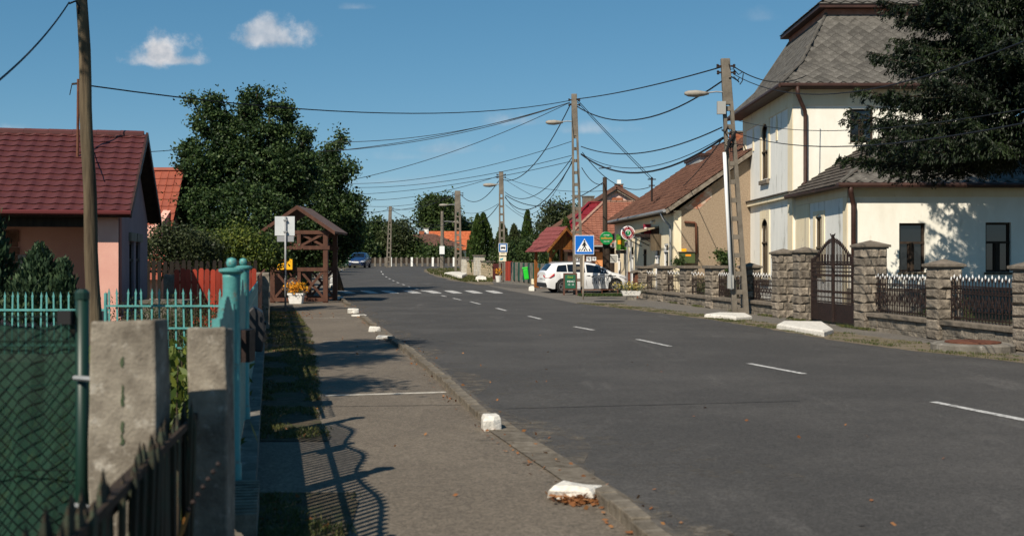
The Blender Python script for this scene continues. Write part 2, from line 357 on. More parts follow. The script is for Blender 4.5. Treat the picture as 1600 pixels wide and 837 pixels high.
# ------------------------------------------------------------------ ground, road, pavements
def asphalt(name, c1, c2, patch, crack=False):
    m = pm(name, c1, c2, 220, .9, .004, 180, c3=None, lo=.3, hi=.7)
    N, L = m.node_tree.nodes, m.node_tree.links; b = N['Principled BSDF']
    src = b.inputs['Base Color'].links[0].from_socket; t = [n for n in N if n.bl_idname == 'ShaderNodeTexCoord'][0]
    def layer(src, scale, lo, hi, col, st=None, fac=1.0, det=8):
        co = t.outputs['Object']
        if st: mp = N.new('ShaderNodeMapping'); mp.inputs['Scale'].default_value = st; L.new(co, mp.inputs[0]); co = mp.outputs[0]
        n = N.new('ShaderNodeTexNoise'); n.inputs['Scale'].default_value = scale; n.inputs['Detail'].default_value = det; n.inputs['Roughness'].default_value = .7; L.new(co, n.inputs['Vector'])
        mr = N.new('ShaderNodeMapRange'); L.new(n.outputs[0], mr.inputs[0]); mr.inputs[1].default_value = lo; mr.inputs[2].default_value = hi; mr.inputs[4].default_value = fac
        mx = N.new('ShaderNodeMixRGB'); L.new(mr.outputs[0], mx.inputs[0]); L.new(src, mx.inputs[1]); mx.inputs[2].default_value = (*col, 1); return mx.outputs[0]
    src = layer(src, .35, .45, .7, patch, fac=.75); src = layer(src, .7, .52, .6, [c*.72 for c in c2], fac=.35)
    src = layer(src, 1.3, .58, .8, [c*1.5 for c in patch], st=(1, .16, 1), fac=.75)
    src = layer(src, 45, .5, .75, [c*2.2 for c in c1], fac=.7, det=4); src = layer(src, 70, .52, .7, [c*.45 for c in c1], fac=.6, det=3); src = layer(src, 26, .7, .73, (.3,.28,.25), fac=.5)
    src = layer(src, 6, .66, .78, [c*.6 for c in c1], fac=.5)
    for sc, a0, a1 in ((75, .7, 1.32), (24, .9, 1.11)):
        v = N.new('ShaderNodeTexVoronoi'); v.inputs['Scale'].default_value = sc; L.new(t.outputs['Object'], v.inputs['Vector'])
        sp = N.new('ShaderNodeSeparateColor'); L.new(v.outputs['Color'], sp.inputs[0]); mr = N.new('ShaderNodeMapRange'); L.new(sp.outputs[0], mr.inputs[0]); mr.inputs[3].default_value = a0; mr.inputs[4].default_value = a1
        mx = N.new('ShaderNodeMixRGB'); mx.blend_type = 'MULTIPLY'; mx.inputs[0].default_value = 1; L.new(src, mx.inputs[1]); L.new(mr.outputs[0], mx.inputs[2]); src = mx.outputs[0]
    if crack:
        v = N.new('ShaderNodeTexVoronoi'); v.feature = 'DISTANCE_TO_EDGE'; v.inputs['Scale'].default_value = .28
        nn = N.new('ShaderNodeTexNoise'); nn.inputs['Scale'].default_value = 1.4; nn.inputs['Detail'].default_value = 6; L.new(t.outputs['Object'], nn.inputs['Vector'])
        va = N.new('ShaderNodeMixRGB'); va.blend_type = 'ADD'; va.inputs[0].default_value = .9; L.new(t.outputs['Object'], va.inputs[1]); L.new(nn.outputs[1], va.inputs[2]); L.new(va.outputs[0], v.inputs['Vector'])
        mr = N.new('ShaderNodeMapRange'); L.new(v.outputs[0], mr.inputs[0]); mr.inputs[1].default_value = .0; mr.inputs[2].default_value = .006; mr.inputs[3].default_value = .55; mr.inputs[4].default_value = 0
        mx = N.new('ShaderNodeMixRGB'); L.new(mr.outputs[0], mx.inputs[0]); L.new(src, mx.inputs[1]); mx.inputs[2].default_value = (.03,.028,.026,1); src = mx.outputs[0]
    L.new(src, b.inputs['Base Color']); return m
M_road = asphalt('road_asphalt', (.036,.034,.032), (.098,.092,.086), (.098,.091,.084))
M_walk = asphalt('pavement_asphalt', (.1,.082,.063), (.215,.18,.14), (.19,.158,.12))
M_fore = asphalt('forecourt_asphalt', (.1,.09,.078), (.2,.18,.155), (.18,.16,.13))
M_soil = pm('garden_soil', (.045,.05,.02), (.11,.095,.05), 3, .95, .03, 20, c3=(.16,.13,.09), s3=1.5, w3=.6)
M_verge = pm('dry_verge', (.15,.115,.075), (.25,.205,.145), 7, .95, .02, 40, c3=(.085,.085,.035), s3=1.8, w3=.54)
M_kerb = pm('kerb_concrete', (.11,.09,.065), (.22,.19,.15), 9, .95, .008, 60, c3=(.1,.085,.06), s3=6, w3=.6, var=.15)
M_dirt = pm('dusty_gutter', (.095,.085,.075), (.15,.135,.115), 9, .95, .006, 60, c3=(.075,.07,.067), s3=4, w3=.48)

def interp(pl, y):
    if y <= pl[0][0]: a, b = pl[0], pl[1]
    elif y >= pl[-1][0]: a, b = pl[-2], pl[-1]
    else:
        for a, b in zip(pl, pl[1:]):
            if a[0] <= y <= b[0]: break
    return a[1] + (b[1]-a[1]) * (y-a[0]) / (b[0]-a[0])
def strip(name, left, right, y0, y1, dz, m, step=1.5, kind='structure', parent=None, wob=0, seed=0):
    rs = random.Random(seed)
    ys = sorted(set([y0, y1] + [y for y in (50, 300) if y0 < y < y1] + [p[0] for p in left + right if y0 < p[0] < y1] + ([y0 + k*step for k in range(int((y1-y0)/step)+1)] if step else [])))
    mb = MB()
    pr = None
    for y in ys:
        w = rs.uniform(-wob, wob); w2 = rs.uniform(-wob, wob)
        a, b = V(interp(left, y)+w, y, G(y)+dz), V(interp(right, y)+w2, y, G(y)+dz)
        if pr: mb.add([pr[0], pr[1], b, a], [(0,1,2,3)])
        pr = (a, b)
    o = mb.build(name, m, parent, fix=False)
    if kind: o['kind'] = kind
    return o
def gl(pts): return [(p.y, p.x) for p in (gp(*q) for q in pts)]
KERB = gl([(1060,880),(935,777),(770,668),(700,603),(640,552),(600,525),(553,485),(523,458),(518,445),(519,432),(530,424),(546,418)])
KERB = [(1.0, KERB[0][1] + (KERB[0][0]-1.0)*.16)] + KERB + [(300, -60)]
ROADR = [(1.0, 13.5)] + gl([(1600,568),(1400,545),(1300,531),(1220,517),(1100,498),(980,483),(900,474),(850,464),(800,455),(760,446),(720,441),(690,434),(668,427),(663,422),(672,419)])
yr = ROADR[-1][0]
def LX(d): return -1.85 - .207*(d-7.6)                # the fences along the left pavement
def FX(d): return 8.9 - .134*(d-23.8)                 # the stone fence along the right pavement

mb = MB()
for a, b in ((-60,50),(50,300),(300,4500)):
    w = 3500; mb.add([(-w,a,G(a)),(w,a,G(a)),(w,b,G(b)),(-w,b,G(b))], [(0,1,2,3)])
o = mb.build('ground', M_soil, fix=False); o['kind'] = 'structure'
road = strip('road', KERB, ROADR, 1.0, yr, .012, M_road)
strip('side_road', [(yr, -19), (150, -18), (200, -20)], [(yr, 60), (150, 60), (200, 60)], yr, 153, .008, M_road, 5)
strip('left_pavement', [(1, -.9), (7, LX(7)+.1), (20, LX(20)+.1), (60, LX(60)), (300, -60)], [(y, x+.02) for y, x in KERB], 1.0, 130, .006, M_walk, 2)
strip('right_pavement', [(y, x-.1) for y, x in ROADR if y < 84], [(1, FX(1)), (49, FX(49)), (50.2, 7.2), (66, 5.9), (84, 5.2)], 1.0, 84, .004, M_fore, 2)
strip('right_verge', [(y, x-.06) for y, x in ROADR if y < 44], [(1, 14.3), (18, 8.95), (28, 7.0), (33, 6.0), (40, 4.35), (44, 3.5)], 1.0, 43, .016, M_verge, .45, wob=.07, seed=2)
strip('island_verge', gl([(755,446),(700,437),(678,431),(663,425),(662,421),(680,418.6)]), gl([(770,446),(772,437),(745,431),(722,425),(722,421),(722,418.6)]), gp(0,445).y, gp(0,419).y, .017, M_verge, 3, wob=.15, seed=3)
strip('gutter_dust', [(y, x+.02) for y, x in KERB], [(y, x+.2) for y, x in KERB], 5, 60, .0145, M_dirt, 1.1, wob=.02, seed=5)
def fadedust(name, c, lo, hi, sc=3):
    m = pm(name, c, [x*1.4 for x in c], 30, .95); N, L = m.node_tree.nodes, m.node_tree.links; t = [q for q in N if q.bl_idname == 'ShaderNodeTexCoord'][0]
    n = N.new('ShaderNodeTexNoise'); n.inputs['Scale'].default_value = sc; n.inputs['Detail'].default_value = 12; n.inputs['Roughness'].default_value = .8; L.new(t.outputs['Object'], n.inputs['Vector'])
    mr = N.new('ShaderNodeMapRange'); L.new(n.outputs[0], mr.inputs[0]); mr.inputs[1].default_value = lo; mr.inputs[2].default_value = hi
    tr = N.new('ShaderNodeBsdfTransparent'); mx = N.new('ShaderNodeMixShader'); L.new(mr.outputs[0], mx.inputs[0]); L.new(tr.outputs[0], mx.inputs[1]); L.new(N['Principled BSDF'].outputs[0], mx.inputs[2]); L.new(mx.outputs[0], N['Material Output'].inputs[0]); return m
M_fade = fadedust('road_grit', (.15,.13,.105), .47, .62); M_fade2 = fadedust('road_grit_thin', (.13,.115,.095), .55, .72)
strip('road_grit', [(y, x+.02) for y, x in KERB], [(y, x+.42+.25*math.sin(y*1.3)) for y in [3+k*.7 for k in range(75)] for x in (interp(KERB,y),)], 4, 54, .0155, M_fade, 1, wob=.05, seed=15)
strip('road_grit', [(y, x+.02) for y, x in KERB], [(y, x+1.3+.5*math.sin(y*.9)) for y in [3+k*.7 for k in range(75)] for x in (interp(KERB,y),)], 8, 54, .0135, M_fade2, 1, wob=.1, seed=16)
strip('road_grit', [(y, x-.9-.3*math.sin(y)) for y, x in ROADR if y < 70], [(y, x-.05) for y, x in ROADR if y < 70], 5, 60, .0155, M_fade2, 1, wob=.1, seed=17)
strip('pavement_grit', [(y, x-.45-.1*math.sin(y*2)) for y, x in KERB], [(y, x-.05) for y, x in KERB], 4, 54, .0085, M_fade2, 1, wob=.05, seed=18)
# dusty corner across the mouth of the side street
strip('gravel_patch', gl([(800,450),(700,438.5),(672,430)]), gl([(815,446),(760,441),(740,437)]), gp(0,450).y, gp(0,431).y, .0155, M_dirt, 3, wob=.3, seed=6)

# painted markings, each a worn sheet on the asphalt
def markquad(a, b, w, name='lane_marking', parent=road, m=M_mark, dz=.018):
    a, b = a.copy(), b.copy(); t = (b-a); t.z = 0; t.normalize(); n = V(-t.y, t.x, 0)*w/2
    mb = MB(); ps = [a-n, b-n, b+n, a+n]
    k = max(1, int((b-a).length/.5)); rs = random.Random(int(a.y*10))
    L_, R_ = [], []
    for i in range(k+1):
        p = a.lerp(b, i/k); z = G(p.y)+dz; j = rs.uniform(.8, 1.08)
        L_.append(V((p-n*j).x, (p-n*j).y, z)); R_.append(V((p+n*j).x, (p+n*j).y, z))
    for i in range(k): mb.add([L_[i], L_[i+1], R_[i+1], R_[i]], [(0,3,2,1)])
    return mb.build(name, m, parent, fix=False)
for (x0,y0,x1,y1) in [(1458,629.5,1640,666),(1170,569,1257,585.5),(996,531,1047,542),(897,511,927,516.5),(826,494.5,845,499),(776,482,791,486),(735,471.8,750,475.5),(708,466.3,720,469),(690,462,697,463.8),
                      (658,454,664,455.6),(648,451,653,452.3),(638,447.8,641.5,449),(629,444.4,632,445.6),(620,441.2,623,442.4),(613.5,438.2,616,439.2),(607.5,435.3,610,436.3),(602.5,432.2,604.5,433.3),(597.5,427.5,599,429.3),(595.5,423.8,596.2,425.4)]:
    markquad(gp(x0,y0), gp(x1,y1), .12)
for px in (541,577,609,644,676,708,740,772):
    a, b = gp(px-9, 454.3), gp(px+9, 458.2)
    markquad(gp(px-8, 454.2), gp(px+8, 458.6), .5, 'crossing_stripe', dz=.0165)
# pale joints across the left pavement
M_joint = pm('pale_joint', (.42,.38,.32), (.58,.54,.47), 12, .9, 0)
lp = bpy.data.objects['left_pavement']
for (x0,y0,x1,y1,w) in [(508,619,697,613.5,.13),(474,497,541,497,.06),(505,534,590,533,.07),(468,476,505,476.5,.05),(520,548,590,547,.03)]:
    markquad(gp(x0,y0), gp(x1,y1), w, 'expansion_joint', lp, M_joint, .011)
# tar line across the road
M_tar = pm('tar_line', (.025,.024,.023), rough=.8)
markquad(gp(790,640), gp(1250,628), .025, 'tar_seam', road, M_tar, .0145)
markquad(gp(500,636), gp(742,633), .02, 'tar_seam', lp, M_tar, .009)

# kerb of single stones
def kerbrun(y0, y1, sl, h=.085, m=M_kerb, w=.13, root=None):
    y = y0
    while y < y1:
        y2 = y + sl*rnd.uniform(.92, 1.05); a = V(interp(KERB, y), y, G(y)); b = V(interp(KERB, y2-.015), y2-.015, G(y2))
        hh = h + rnd.uniform(-.012, .012); c = (a+b)/2; c.z += hh/2 - .01; c.x += rnd.uniform(-.012,.012)
        mb = MB(); mb.bc((0,0,0), (w, (b-a).length, hh+.02)); o = mb.build('kerb_stone', m, root, bev=.008)
        o.location = c; o.rotation_euler = (rnd.uniform(-.01,.01), rnd.uniform(-.02,.02), math.atan2(-(b-a).x, (b-a).y) + rnd.uniform(-.02,.02))
        y = y2
kr = bpy.data.objects.new('kerb', None); COL.objects.link(kr); kr['kind'] = 'structure'
yb1, yb2 = gp(0, 786).y, gp(0, 660).y
kerbrun(3.0, yb1, .27, root=kr); kerbrun(yb2, gp(0,533).y, .3, root=kr); kerbrun(gp(0,512).y, gp(0,497).y, .5, root=kr); kerbrun(gp(0,478).y, gp(0,462).y, .6, root=kr)
y = gp(0,452).y; k = 0
while y < 122:
    kerbrun(y, y+1.9, 1.95, .11, M_white if k % 2 else M_kerb, .2, kr); y += 2.0 if y < 90 else 4; k += 1
# lowered kerb slabs at the driveway
mb = MB()
for (ya, yb_) in ((yb1, yb2), (gp(0,533).y, gp(0,512).y)):
    n = 6
    for i in range(n):
        a, b = ya+(yb_-ya)*i/n, ya+(yb_-ya)*(i+1)/n - .012
        o = MB().add([(interp(KERB,a)-.1,a,.02),(interp(KERB,a)+.2,a,.016),(interp(KERB,b)+.2,b,.016),(interp(KERB,b)-.1,b,.02)], [(0,1,2,3)]).build('dropped_slab', M_kerb, kr, fix=False)
def chunk(px, py, w, d, h, rz, label, seed=1, cut=.25, sub='painted_block'):
    """white painted kerb end: a chipped block"""
    p = gp(px, py); r = random.Random(seed)
    vs = []
    for z, s in ((-.02, 1), (h*.8, 1), (h, .84)):
        for sx, sy in ((-1,-1),(.2,-1),(1,-1+cut),(1,1),(0,1),(-1,1-cut*.5)):
            vs.append((sx*w/2*s + r.uniform(-.02,.02)*w*3, sy*d/2*s + r.uniform(-.02,.02)*w*3, z*.82 + r.uniform(-.012,.012)))
    fs = [tuple(range(6))[::-1], tuple(range(12, 18))] + [(i+6*k, (i+1) % 6 + 6*k, (i+1) % 6 + 6*(k+1), i + 6*(k+1)) for k in (0,1) for i in range(6)]
    o = MB().add(vs, fs).build('kerb_block', M_kwhite, None, bev=.006); o.location = p; o.rotation_euler = (0,0,rz)
    return tag(o, label, 'kerb block', 'white painted kerb ends')
chunk(900, 779, .34, .2, .115, -.5, 'largest white painted kerb end, nearest the camera on the left pavement', 1)
chunk(767, 671, .18, .26, .17, .15, 'white painted kerb end standing just beyond the lowered driveway kerb', 2)
chunk(601, 529, .34, .22, .07, .1, 'low white kerb block lying on the edge beside the thin pale joint', 3)
chunk(585, 518, .26, .2, .15, .1, 'upright white kerb block in the pair before the third driveway', 4)
chunk(561, 494, .42, .25, .06, .1, 'flat chipped white kerb block behind the upright pair', 5)
chunk(552, 489, .36, .3, .17, .1, 'tall white kerb block halfway to the timber shelter', 6)
chunk(528, 468, .42, .35, .14, .1, 'white kerb block beside the right post of the timber shelter', 7)
def slab(pts, h, label, seed=0):
    g = [gp(*p) for p in pts]; c = sum(g, V(0,0,0))/len(g); mb = MB(c)
    n = len(g); vs = [q + V(0,0,-.02) for q in g] + [q.lerp(c, .02) + V(0,0,h*.75) for q in g] + [q.lerp(c, .1) + V(0,0,h) for q in g]
    mb.add(vs, [tuple(range(n))[::-1], tuple(range(2*n, 3*n))] + [(i+n*k, (i+1) % n + n*k, (i+1) % n + n*(k+1), i+n*(k+1)) for k in (0,1) for i in range(n)])
    o = mb.build('driveway_slab', M_kwhite, None, bev=.012); o.location = c
    return tag(o, label, 'concrete slab', 'white painted driveway slabs')
slab([(1213,514),(1222,509),(1286,510),(1303,522),(1288,527),(1250,521)], .14, 'big white painted slab in front of the iron gate')
slab([(1100,496),(1122,493),(1166,494),(1176,499),(1150,501),(1125,498)], .11, 'long low white slab at the foot of the nearest right utility pole')
slab([(694,429.5),(706,427.6),(721,428),(722,430),(705,430.3)], .2, 'narrow white slab on the grass corner behind the wider one')
slab([(702,431),(712,430.4),(730,431),(730,433),(722,436.5),(715,435.6)], .28, 'wide broken white slab on the grass corner by the ladder pole')
slab([(743,439.5),(748,437),(755,437),(760,439.6)], .3, 'small white slab near the stone block fence')
slab([(826,454.2),(830,451.5),(834,451.7),(835,454.4)], .2, 'small white stone at the kerb left of the white car')

# manhole rim on the right verge
t = thing('drain_cover', 'low round concrete drain rim with rusty lid below the iron fence', 'drain cover', gp(1520, 548))
MB().lathe((0,0,-.02), [(.72,0),(.72,.14),(.66,.17),(.5,.17)], 20).build('rim', M_conc, t)
MB().lathe((0,0,.145), [(.48,0),(.48,.03),(.44,.035)], 20).build('lid', M_rust, t)
o = MB().lathe((0,0,0), [(.62,0),(.6,.02),(.4,.025)], 16).build('metal_plate', M_black, None); o.location = gp(952, 471); tag(o, 'dark metal cover lying at the forecourt edge right of the crossing sign', 'cover')

# ------------------------------------------------------------------ stone and iron fence on the right
def rock(w, d, h, seed):
    r = random.Random(seed); j = .008
    c = [(sx*w/2, sy*d/2, sz*h/2) for sz in (-1,1) for sx, sy in ((-1,-1),(1,-1),(1,1),(-1,1))]
    vs = [tuple(x + r.uniform(-j, j) for x in p) for p in c]; fs = [(0,3,2,1),(4,5,6,7)]
    for (a,b,c_,e) in ((0,1,5,4),(1,2,6,5),(2,3,7,6),(3,0,4,7)):
        q = [Vector(vs[i]) for i in (a,b,c_,e)]; ce = sum(q, V(0,0,0))/4; n = (q[1]-q[0]).cross(q[3]-q[0]).normalized(); b0 = len(vs)
        up = r.uniform(.018, .05)
        for k, p in enumerate(q): vs.append(tuple(p.lerp(ce, r.uniform(.2,.5)) + n*up*r.uniform(.5,1.4)))
        for k in range(4): fs.append(((a,b,c_,e)[k], (a,b,c_,e)[(k+1)%4], b0+(k+1)%4, b0+k))
        fs.append((b0,b0+1,b0+2,b0+3))
    me = MB().add(vs, fs).mesh('stone'); me.materials.append(M_stone); return me
RZF = math.atan(.134)
def pillar(root, d, w, h, cap=True, name='pillar', cw=.13, dep=None, capm=None):
    dep = dep or w; c = V(FX(d), d, 0) - root.location
    z1 = h - (.2 if cap else .1)
    core = MB().bc((0,0,z1/2), (w-.03, dep-.03, z1)).build(name, M_rubble, root, loc=c, rotz=RZF)
    nc = max(3, round(z1/.215)); ch = z1/nc
    for i in range(nc):
        f = (.5, .34, .62)[i % 3] if w > .4 else 1
        for k, (x0, x1) in enumerate(((0, f), (f, 1)) if f < 1 else ((0,1),)):
            sw = (x1-x0)*w - .014
            key = (round(sw,2), round(dep,2), round(ch,2), (i*2+k) % 4)
            if key not in ROCKS: ROCKS[key] = rock(sw, dep-.01, ch-.016, len(ROCKS))
            inst('stone', ROCKS[key], core, (-w/2 + (x0+x1)/2*w, 0, ch*(i+.5)))
    W, D = w+cw, dep+cw
    if cap:
        mb = MB(); mb.box(-W/2+.04,-D/2+.04,z1,W/2-.04,D/2-.04,z1+.035); mb.box(-W/2,-D/2,z1+.035,W/2,D/2,z1+.085)
        mb.add([(-W/2,-D/2,z1+.087),(W/2,-D/2,z1+.087),(W/2,D/2,z1+.087),(-W/2,D/2,z1+.087),(0,0,h)], [(0,1,4),(1,2,4),(2,3,4),(3,0,4)])
    else:
        mb = MB().box(-W/2,-D/2,z1,W/2,D/2,z1+.1)
    mb.build('capstone', M_capst, core, bev=.008)
    return core
ROCKS = {}
def ironpanel(mb, p, q, zb, zt, sp=.115, w=.018, diamonds=True, tips=None):
    orn = diamonds
    p, q = Vector(p), Vector(q); L_ = (q-p).length; n = max(2, int(L_/sp)); t = (q-p).normalized()
    for z in (zb+.06, zt-.3, zt-.16): mb.bar(p+V(0,0,z), q+V(0,0,z), .014, .028)
    for i in range(n+1):
        a = p.lerp(q, i/n); tall = zt + (.05 if i % 2 else 0)
        mb.bar(a+V(0,0,zb), a+V(0,0,tall-.05), w, w)
        # forked curl and ring ornaments between the bars
        for s in ((-1, 1) if orn else ()):
            mb.bar(a+V(0,0,zt-.1), a+t*s*.035+V(0,0,zt-.02), .011, .011)
            mb.bar(a+t*s*.035+V(0,0,zt-.02), a+t*s*.028+V(0,0,zt+.015), .011, .011)
        if i < n:
            b = p.lerp(q, (i+1)/n); m_ = (a+b)/2
            for dz in (-.185, -.275):
                mb.bar(a+V(0,0,zt-.23), m_+V(0,0,zt+dz), .01, .01); mb.bar(m_+V(0,0,zt+dz), b+V(0,0,zt-.23), .01, .01)
        if diamonds and i % 2 == 0 and i+2 <= n:
            b = p.lerp(q, (i+2)/n); m_ = (a+b)/2; zm = (zb+zt-.24)/2
            for (u0,u1,z0,z1) in ((a,m_,zt-.33,zm),(m_,b,zm,zt-.33),(a,m_,zm-.12,zm+.14),(m_,b,zm+.14,zm-.12)):
                mb.bar(u0+V(0,0,z0), u1+V(0,0,z1), .012, .012)
            for zz in (zm, zm-.1): mb.bar(m_-t*.05+V(0,0,zz), m_+t*.05+V(0,0,zz), .03, .02)
def tips(mb, p, q, zt, sp=.115):
    p, q = Vector(p), Vector(q); n = max(2, int((q-p).length/sp))
    for i in range(n+1):
        a = p.lerp(q, i/n) + V(0,0,zt + (.05 if i % 2 else 0))
        mb.tube([a-V(0,0,.055), a-V(0,0,.02), a+V(0,0,.03)], [.012,.02,.003], 5)
fr = thing('stone_fence', 'long stone pillar fence with dark wrought iron panels in front of the cream villa', 'fence', (FX(24), 24, 0))
OF = fr.location
def FP(d, z=0, o=0): return V(FX(d)+o, d, z)
def plinth(d0, d1, h=.42):
    mb = MB(OF); n = max(1, int((d1-d0)/.6)); r = random.Random(int(d0*7))
    for i in range(n):
        a, b = d0+(d1-d0)*i/n, d0+(d1-d0)*(i+1)/n-.02; hh = h-.1
        for k in range(2):
            j = [r.uniform(-.02,.02) for _ in range(4)]
            z0, z1 = -.1 + (hh+.1)*k/2, -.1 + (hh+.1)*(k+1)/2 - .012
            vs = [FP(a,z0,-.19+j[0]), FP(a,z0,.19), FP(b,z0,.19), FP(b,z0,-.19+j[1]), FP(a,z1,-.19+j[2]), FP(a,z1,.19), FP(b,z1,.19), FP(b,z1,-.19+j[3])]
            mb.add(vs, [(0,3,2,1),(4,5,6,7),(0,1,5,4),(1,2,6,5),(2,3,7,6),(3,0,4,7)])
    pl = mb.build('plinth', M_rubble, fr)
    mb = MB(OF); n = max(1, int((d1-d0)/1.3))
    for i in range(n):
        a, b = d0+(d1-d0)*i/n, d0+(d1-d0)*(i+1)/n-.01
        mm = MB(OF); z0, z1 = h-.1, h
        mm.add([FP(a,z0,-.25), FP(a,z0,.25), FP(b,z0,.25), FP(b,z0,-.25), FP(a,z1-.01,-.25), FP(a,z1,.25), FP(b,z1,.25), FP(b,z1-.01,-.25)],
               [(0,3,2,1),(4,5,6,7),(0,1,5,4),(1,2,6,5),(2,3,7,6),(3,0,4,7)])
        mm.build('coping_slab', M_capst, pl, bev=.01)
pxd = lambda px: 21762/(px-559)
plinth(16.0, 27.0); plinth(33.0, 35.3); plinth(35.8, 48.9, .4)
D1 = [(17.5,.5,1.62),(20.6,.52,1.64),(pxd(1475),.52,1.66)]
for d, w, h in D1: pillar(fr, d, w, h)
pillar(fr, pxd(1360), .58, 2.1); pillar(fr, pxd(1257)-.05, .5, 1.99); pillar(fr, pxd(1226)+.1, .5, 1.96); pillar(fr, pxd(1172), .5, 1.55)
for d, w in ((39.0,.45),(42.1,.45),(45.3,.45),(48.5,.4)): pillar(fr, d, .45, 1.45-(d-38)*.008, cap=False, dep=w+.35, cw=.18)
for a, b, zt in ((17.8,20.3,1.27),(20.9,pxd(1475)-.3,1.27),(pxd(1475)+.3,pxd(1360)-.3,1.25),(pxd(1226)+.4,pxd(1172)-.3,1.17),(pxd(1172)+.3,38.55,1.15),(39.45,41.65,1.13),(42.55,44.85,1.13),(45.75,48.1,1.1)):
    zb = .42
    mb = MB(OF); ironpanel(mb, FP(a), FP(b), zb, zt, *((.115,.018,True) if a < 37 else (.2,.018,False))); pn = mb.build('iron_panel', M_iron, fr, fix=False)
    mb = MB(OF); tips(mb, FP(a), FP(b), zt, .115 if a < 37 else .2); mb.build('spear_tips', M_irontip, pn, fix=False, kind='stuff')
# double gate
gd0, gd1 = pxd(1338), pxd(1269); gm = (gd0+gd1)/2
gt = thing('iron_gate', 'ornate dark iron double gate rising to a pointed middle between stone posts', 'gate', (FX(gm), gm, 0)); OG = gt.location
for (a, b) in ((gd0, gm-.01), (gm+.01, gd1)):
    mb = MB(OG); n = 15
    prof = lambda d: 1.66 + .5*max(0, math.cos(min(1, abs(d-gm)/1.25)*math.pi/2))**1.3
    for i in range(n+1):
        d = a+(b-a)*i/n; mb.bar(FP(d,.5), FP(d,prof(d)-.03), .02, .02)
        mb.tube([FP(d,prof(d)-.05), FP(d,prof(d)), FP(d,prof(d)+.05)], [.012,.024,.003], 4)
        if i < n:
            d2 = a+(b-a)*(i+1)/n; mb.bar(FP(d,prof(d)-.06), FP(d2,prof(d2)-.06), .02, .03)
            dm = (d+d2)/2
            for z in (.8, 1.22, 1.5): mb.bar(FP(d,z-.05), FP(dm,z+.05), .012, .012); mb.bar(FP(dm,z+.05), FP(d2,z-.05), .012, .012)
    for z in (.56,.68,1.1,1.34,1.44,1.58): mb.bar(FP(a,z), FP(b,z), .02, .035)
    for d in (a,b): mb.bar(FP(d,.05), FP(d,prof(d)+(.12 if abs(d-gm) < .1 else 0)), .05, .05)
    lf = mb.build('gate_leaf', M_iron, gt, fix=False)
    MB(OG).bar(FP(a,.3), FP(b,.3), .02, .46, ).build('sheet_panel', M_iron, lf)
mb = MB(OG)
for k in range(14):
    d = gd0+.1+(gd1-gd0-.2)*k/13; mb.bar(FP(d+.35,1.5,.3), FP(d+.35,1.78,.3), .03, .03)
mb.bar(FP(gm-.05,.05,-.03), FP(gm-.05,2.18,-.03), .06, .06); mb.bar(FP(gm-.05,2.16,-.03), FP(gm-.2,2.3,-.03), .02, .02); mb.bar(FP(gm-.05,2.16,-.03), FP(gm+.1,2.3,-.03), .02, .02)
mb.build('middle_post', M_iron, gt)
# rusty bin by the end of the fence
t = thing('rusty_gate_stub', 'rust red sheet metal stub with sloping lid at the far end of the stone fence', 'gate', (5.3, 49.2, 0))
MB().prism([(-.1,-.5,0),(.62,-.5,0),(.62,-.5,1.25),(-.1,-.5,1.05)], (0,.9,0)).build('sheet', M_rust, t)
MB().prism([(-.2,-.6,1.06),(.9,-.6,1.4),(.9,-.6,1.47),(-.2,-.6,1.13)], (0,1.1,0)).build('lid', M_capst, t)

# ------------------------------------------------------------------ walls with openings, roof tiles
def wall(mb, O, U, W, H, holes, n, rev=.18):
    """wall sheet from O along unit U, width W, height H, holes (u0,u1,z0,z1); n is the outward normal; reveals go inward"""
    O, U, n = Vector(O), Vector(U), Vector(n)
    us = sorted(set([0, W] + [h[0] for h in holes] + [h[1] for h in holes])); zs = sorted(set([0, H] + [h[2] for h in holes] + [h[3] for h in holes]))
    P = lambda u, z, k=0: O + U*u + V(0,0,z) - n*k
    for a, b in zip(us, us[1:]):
        for c, e in zip(zs, zs[1:]):
            if any(h[0] <= (a+b)/2 <= h[1] and h[2] <= (c+e)/2 <= h[3] for h in holes): continue
            mb.poly([P(a,c), P(b,c), P(b,e), P(a,e)])
    for (a,b,c,e) in holes:
        mb.poly([P(a,c),P(a,c,rev),P(a,e,rev),P(a,e)]); mb.poly([P(b,c),P(b,e),P(b,e,rev),P(b,c,rev)])
        mb.poly([P(a,e),P(a,e,rev),P(b,e,rev),P(b,e)]); mb.poly([P(a,c),P(b,c),P(b,c,rev),P(a,c,rev)])
def window(root, O, U, n, u0, u1, z0, z1, off, mf=M_oldwood, mull=1, trans=.68, rev=.12, fw=.06, label=None, trim=True):
    O, U, n = Vector(O), Vector(U), Vector(n)
    P = lambda u, z, k=0: O + U*u + V(0,0,z) - n*k
    mb = MB(off); k = rev-.02
    def fb(a, b): mb.bar(a, b, fw if abs((b-a).z) > .1 else .05, .05 if abs((b-a).z) > .1 else fw, up=(0,0,1) if abs((b-a).z) < .1 else U.cross(V(0,0,1)))
    zt = z0+(z1-z0)*trans
    for z in (z0+fw/2, z1-fw/2): mb.bar(P(u0,z,k), P(u1,z,k), .06, fw)
    mb.bar(P(u0,zt,k-.02), P(u1,zt,k-.02), .09, fw)
    for u in [u0+fw/2, u1-fw/2]: mb.bar(P(u,z0,k), P(u,z1,k), fw, fw)
    for i in range(mull):
        u = u0+(u1-u0)*(i+1)/(mull+1); mb.bar(P(u,z0,k-.01), P(u,zt,k-.01), fw*1.3, fw)
        for s in (-1,1): mb.bar(P(u+s*fw*1.1,z0,k), P(u+s*fw*1.1,zt,k), fw*.6, fw*.8)
    w = mb.build('window', mf, root, label=label)
    MB(off).poly([P(u0,z0,rev), P(u1,z0,rev), P(u1,z1,rev), P(u0,z1,rev)]).build('pane', M_glass, w)
    return w
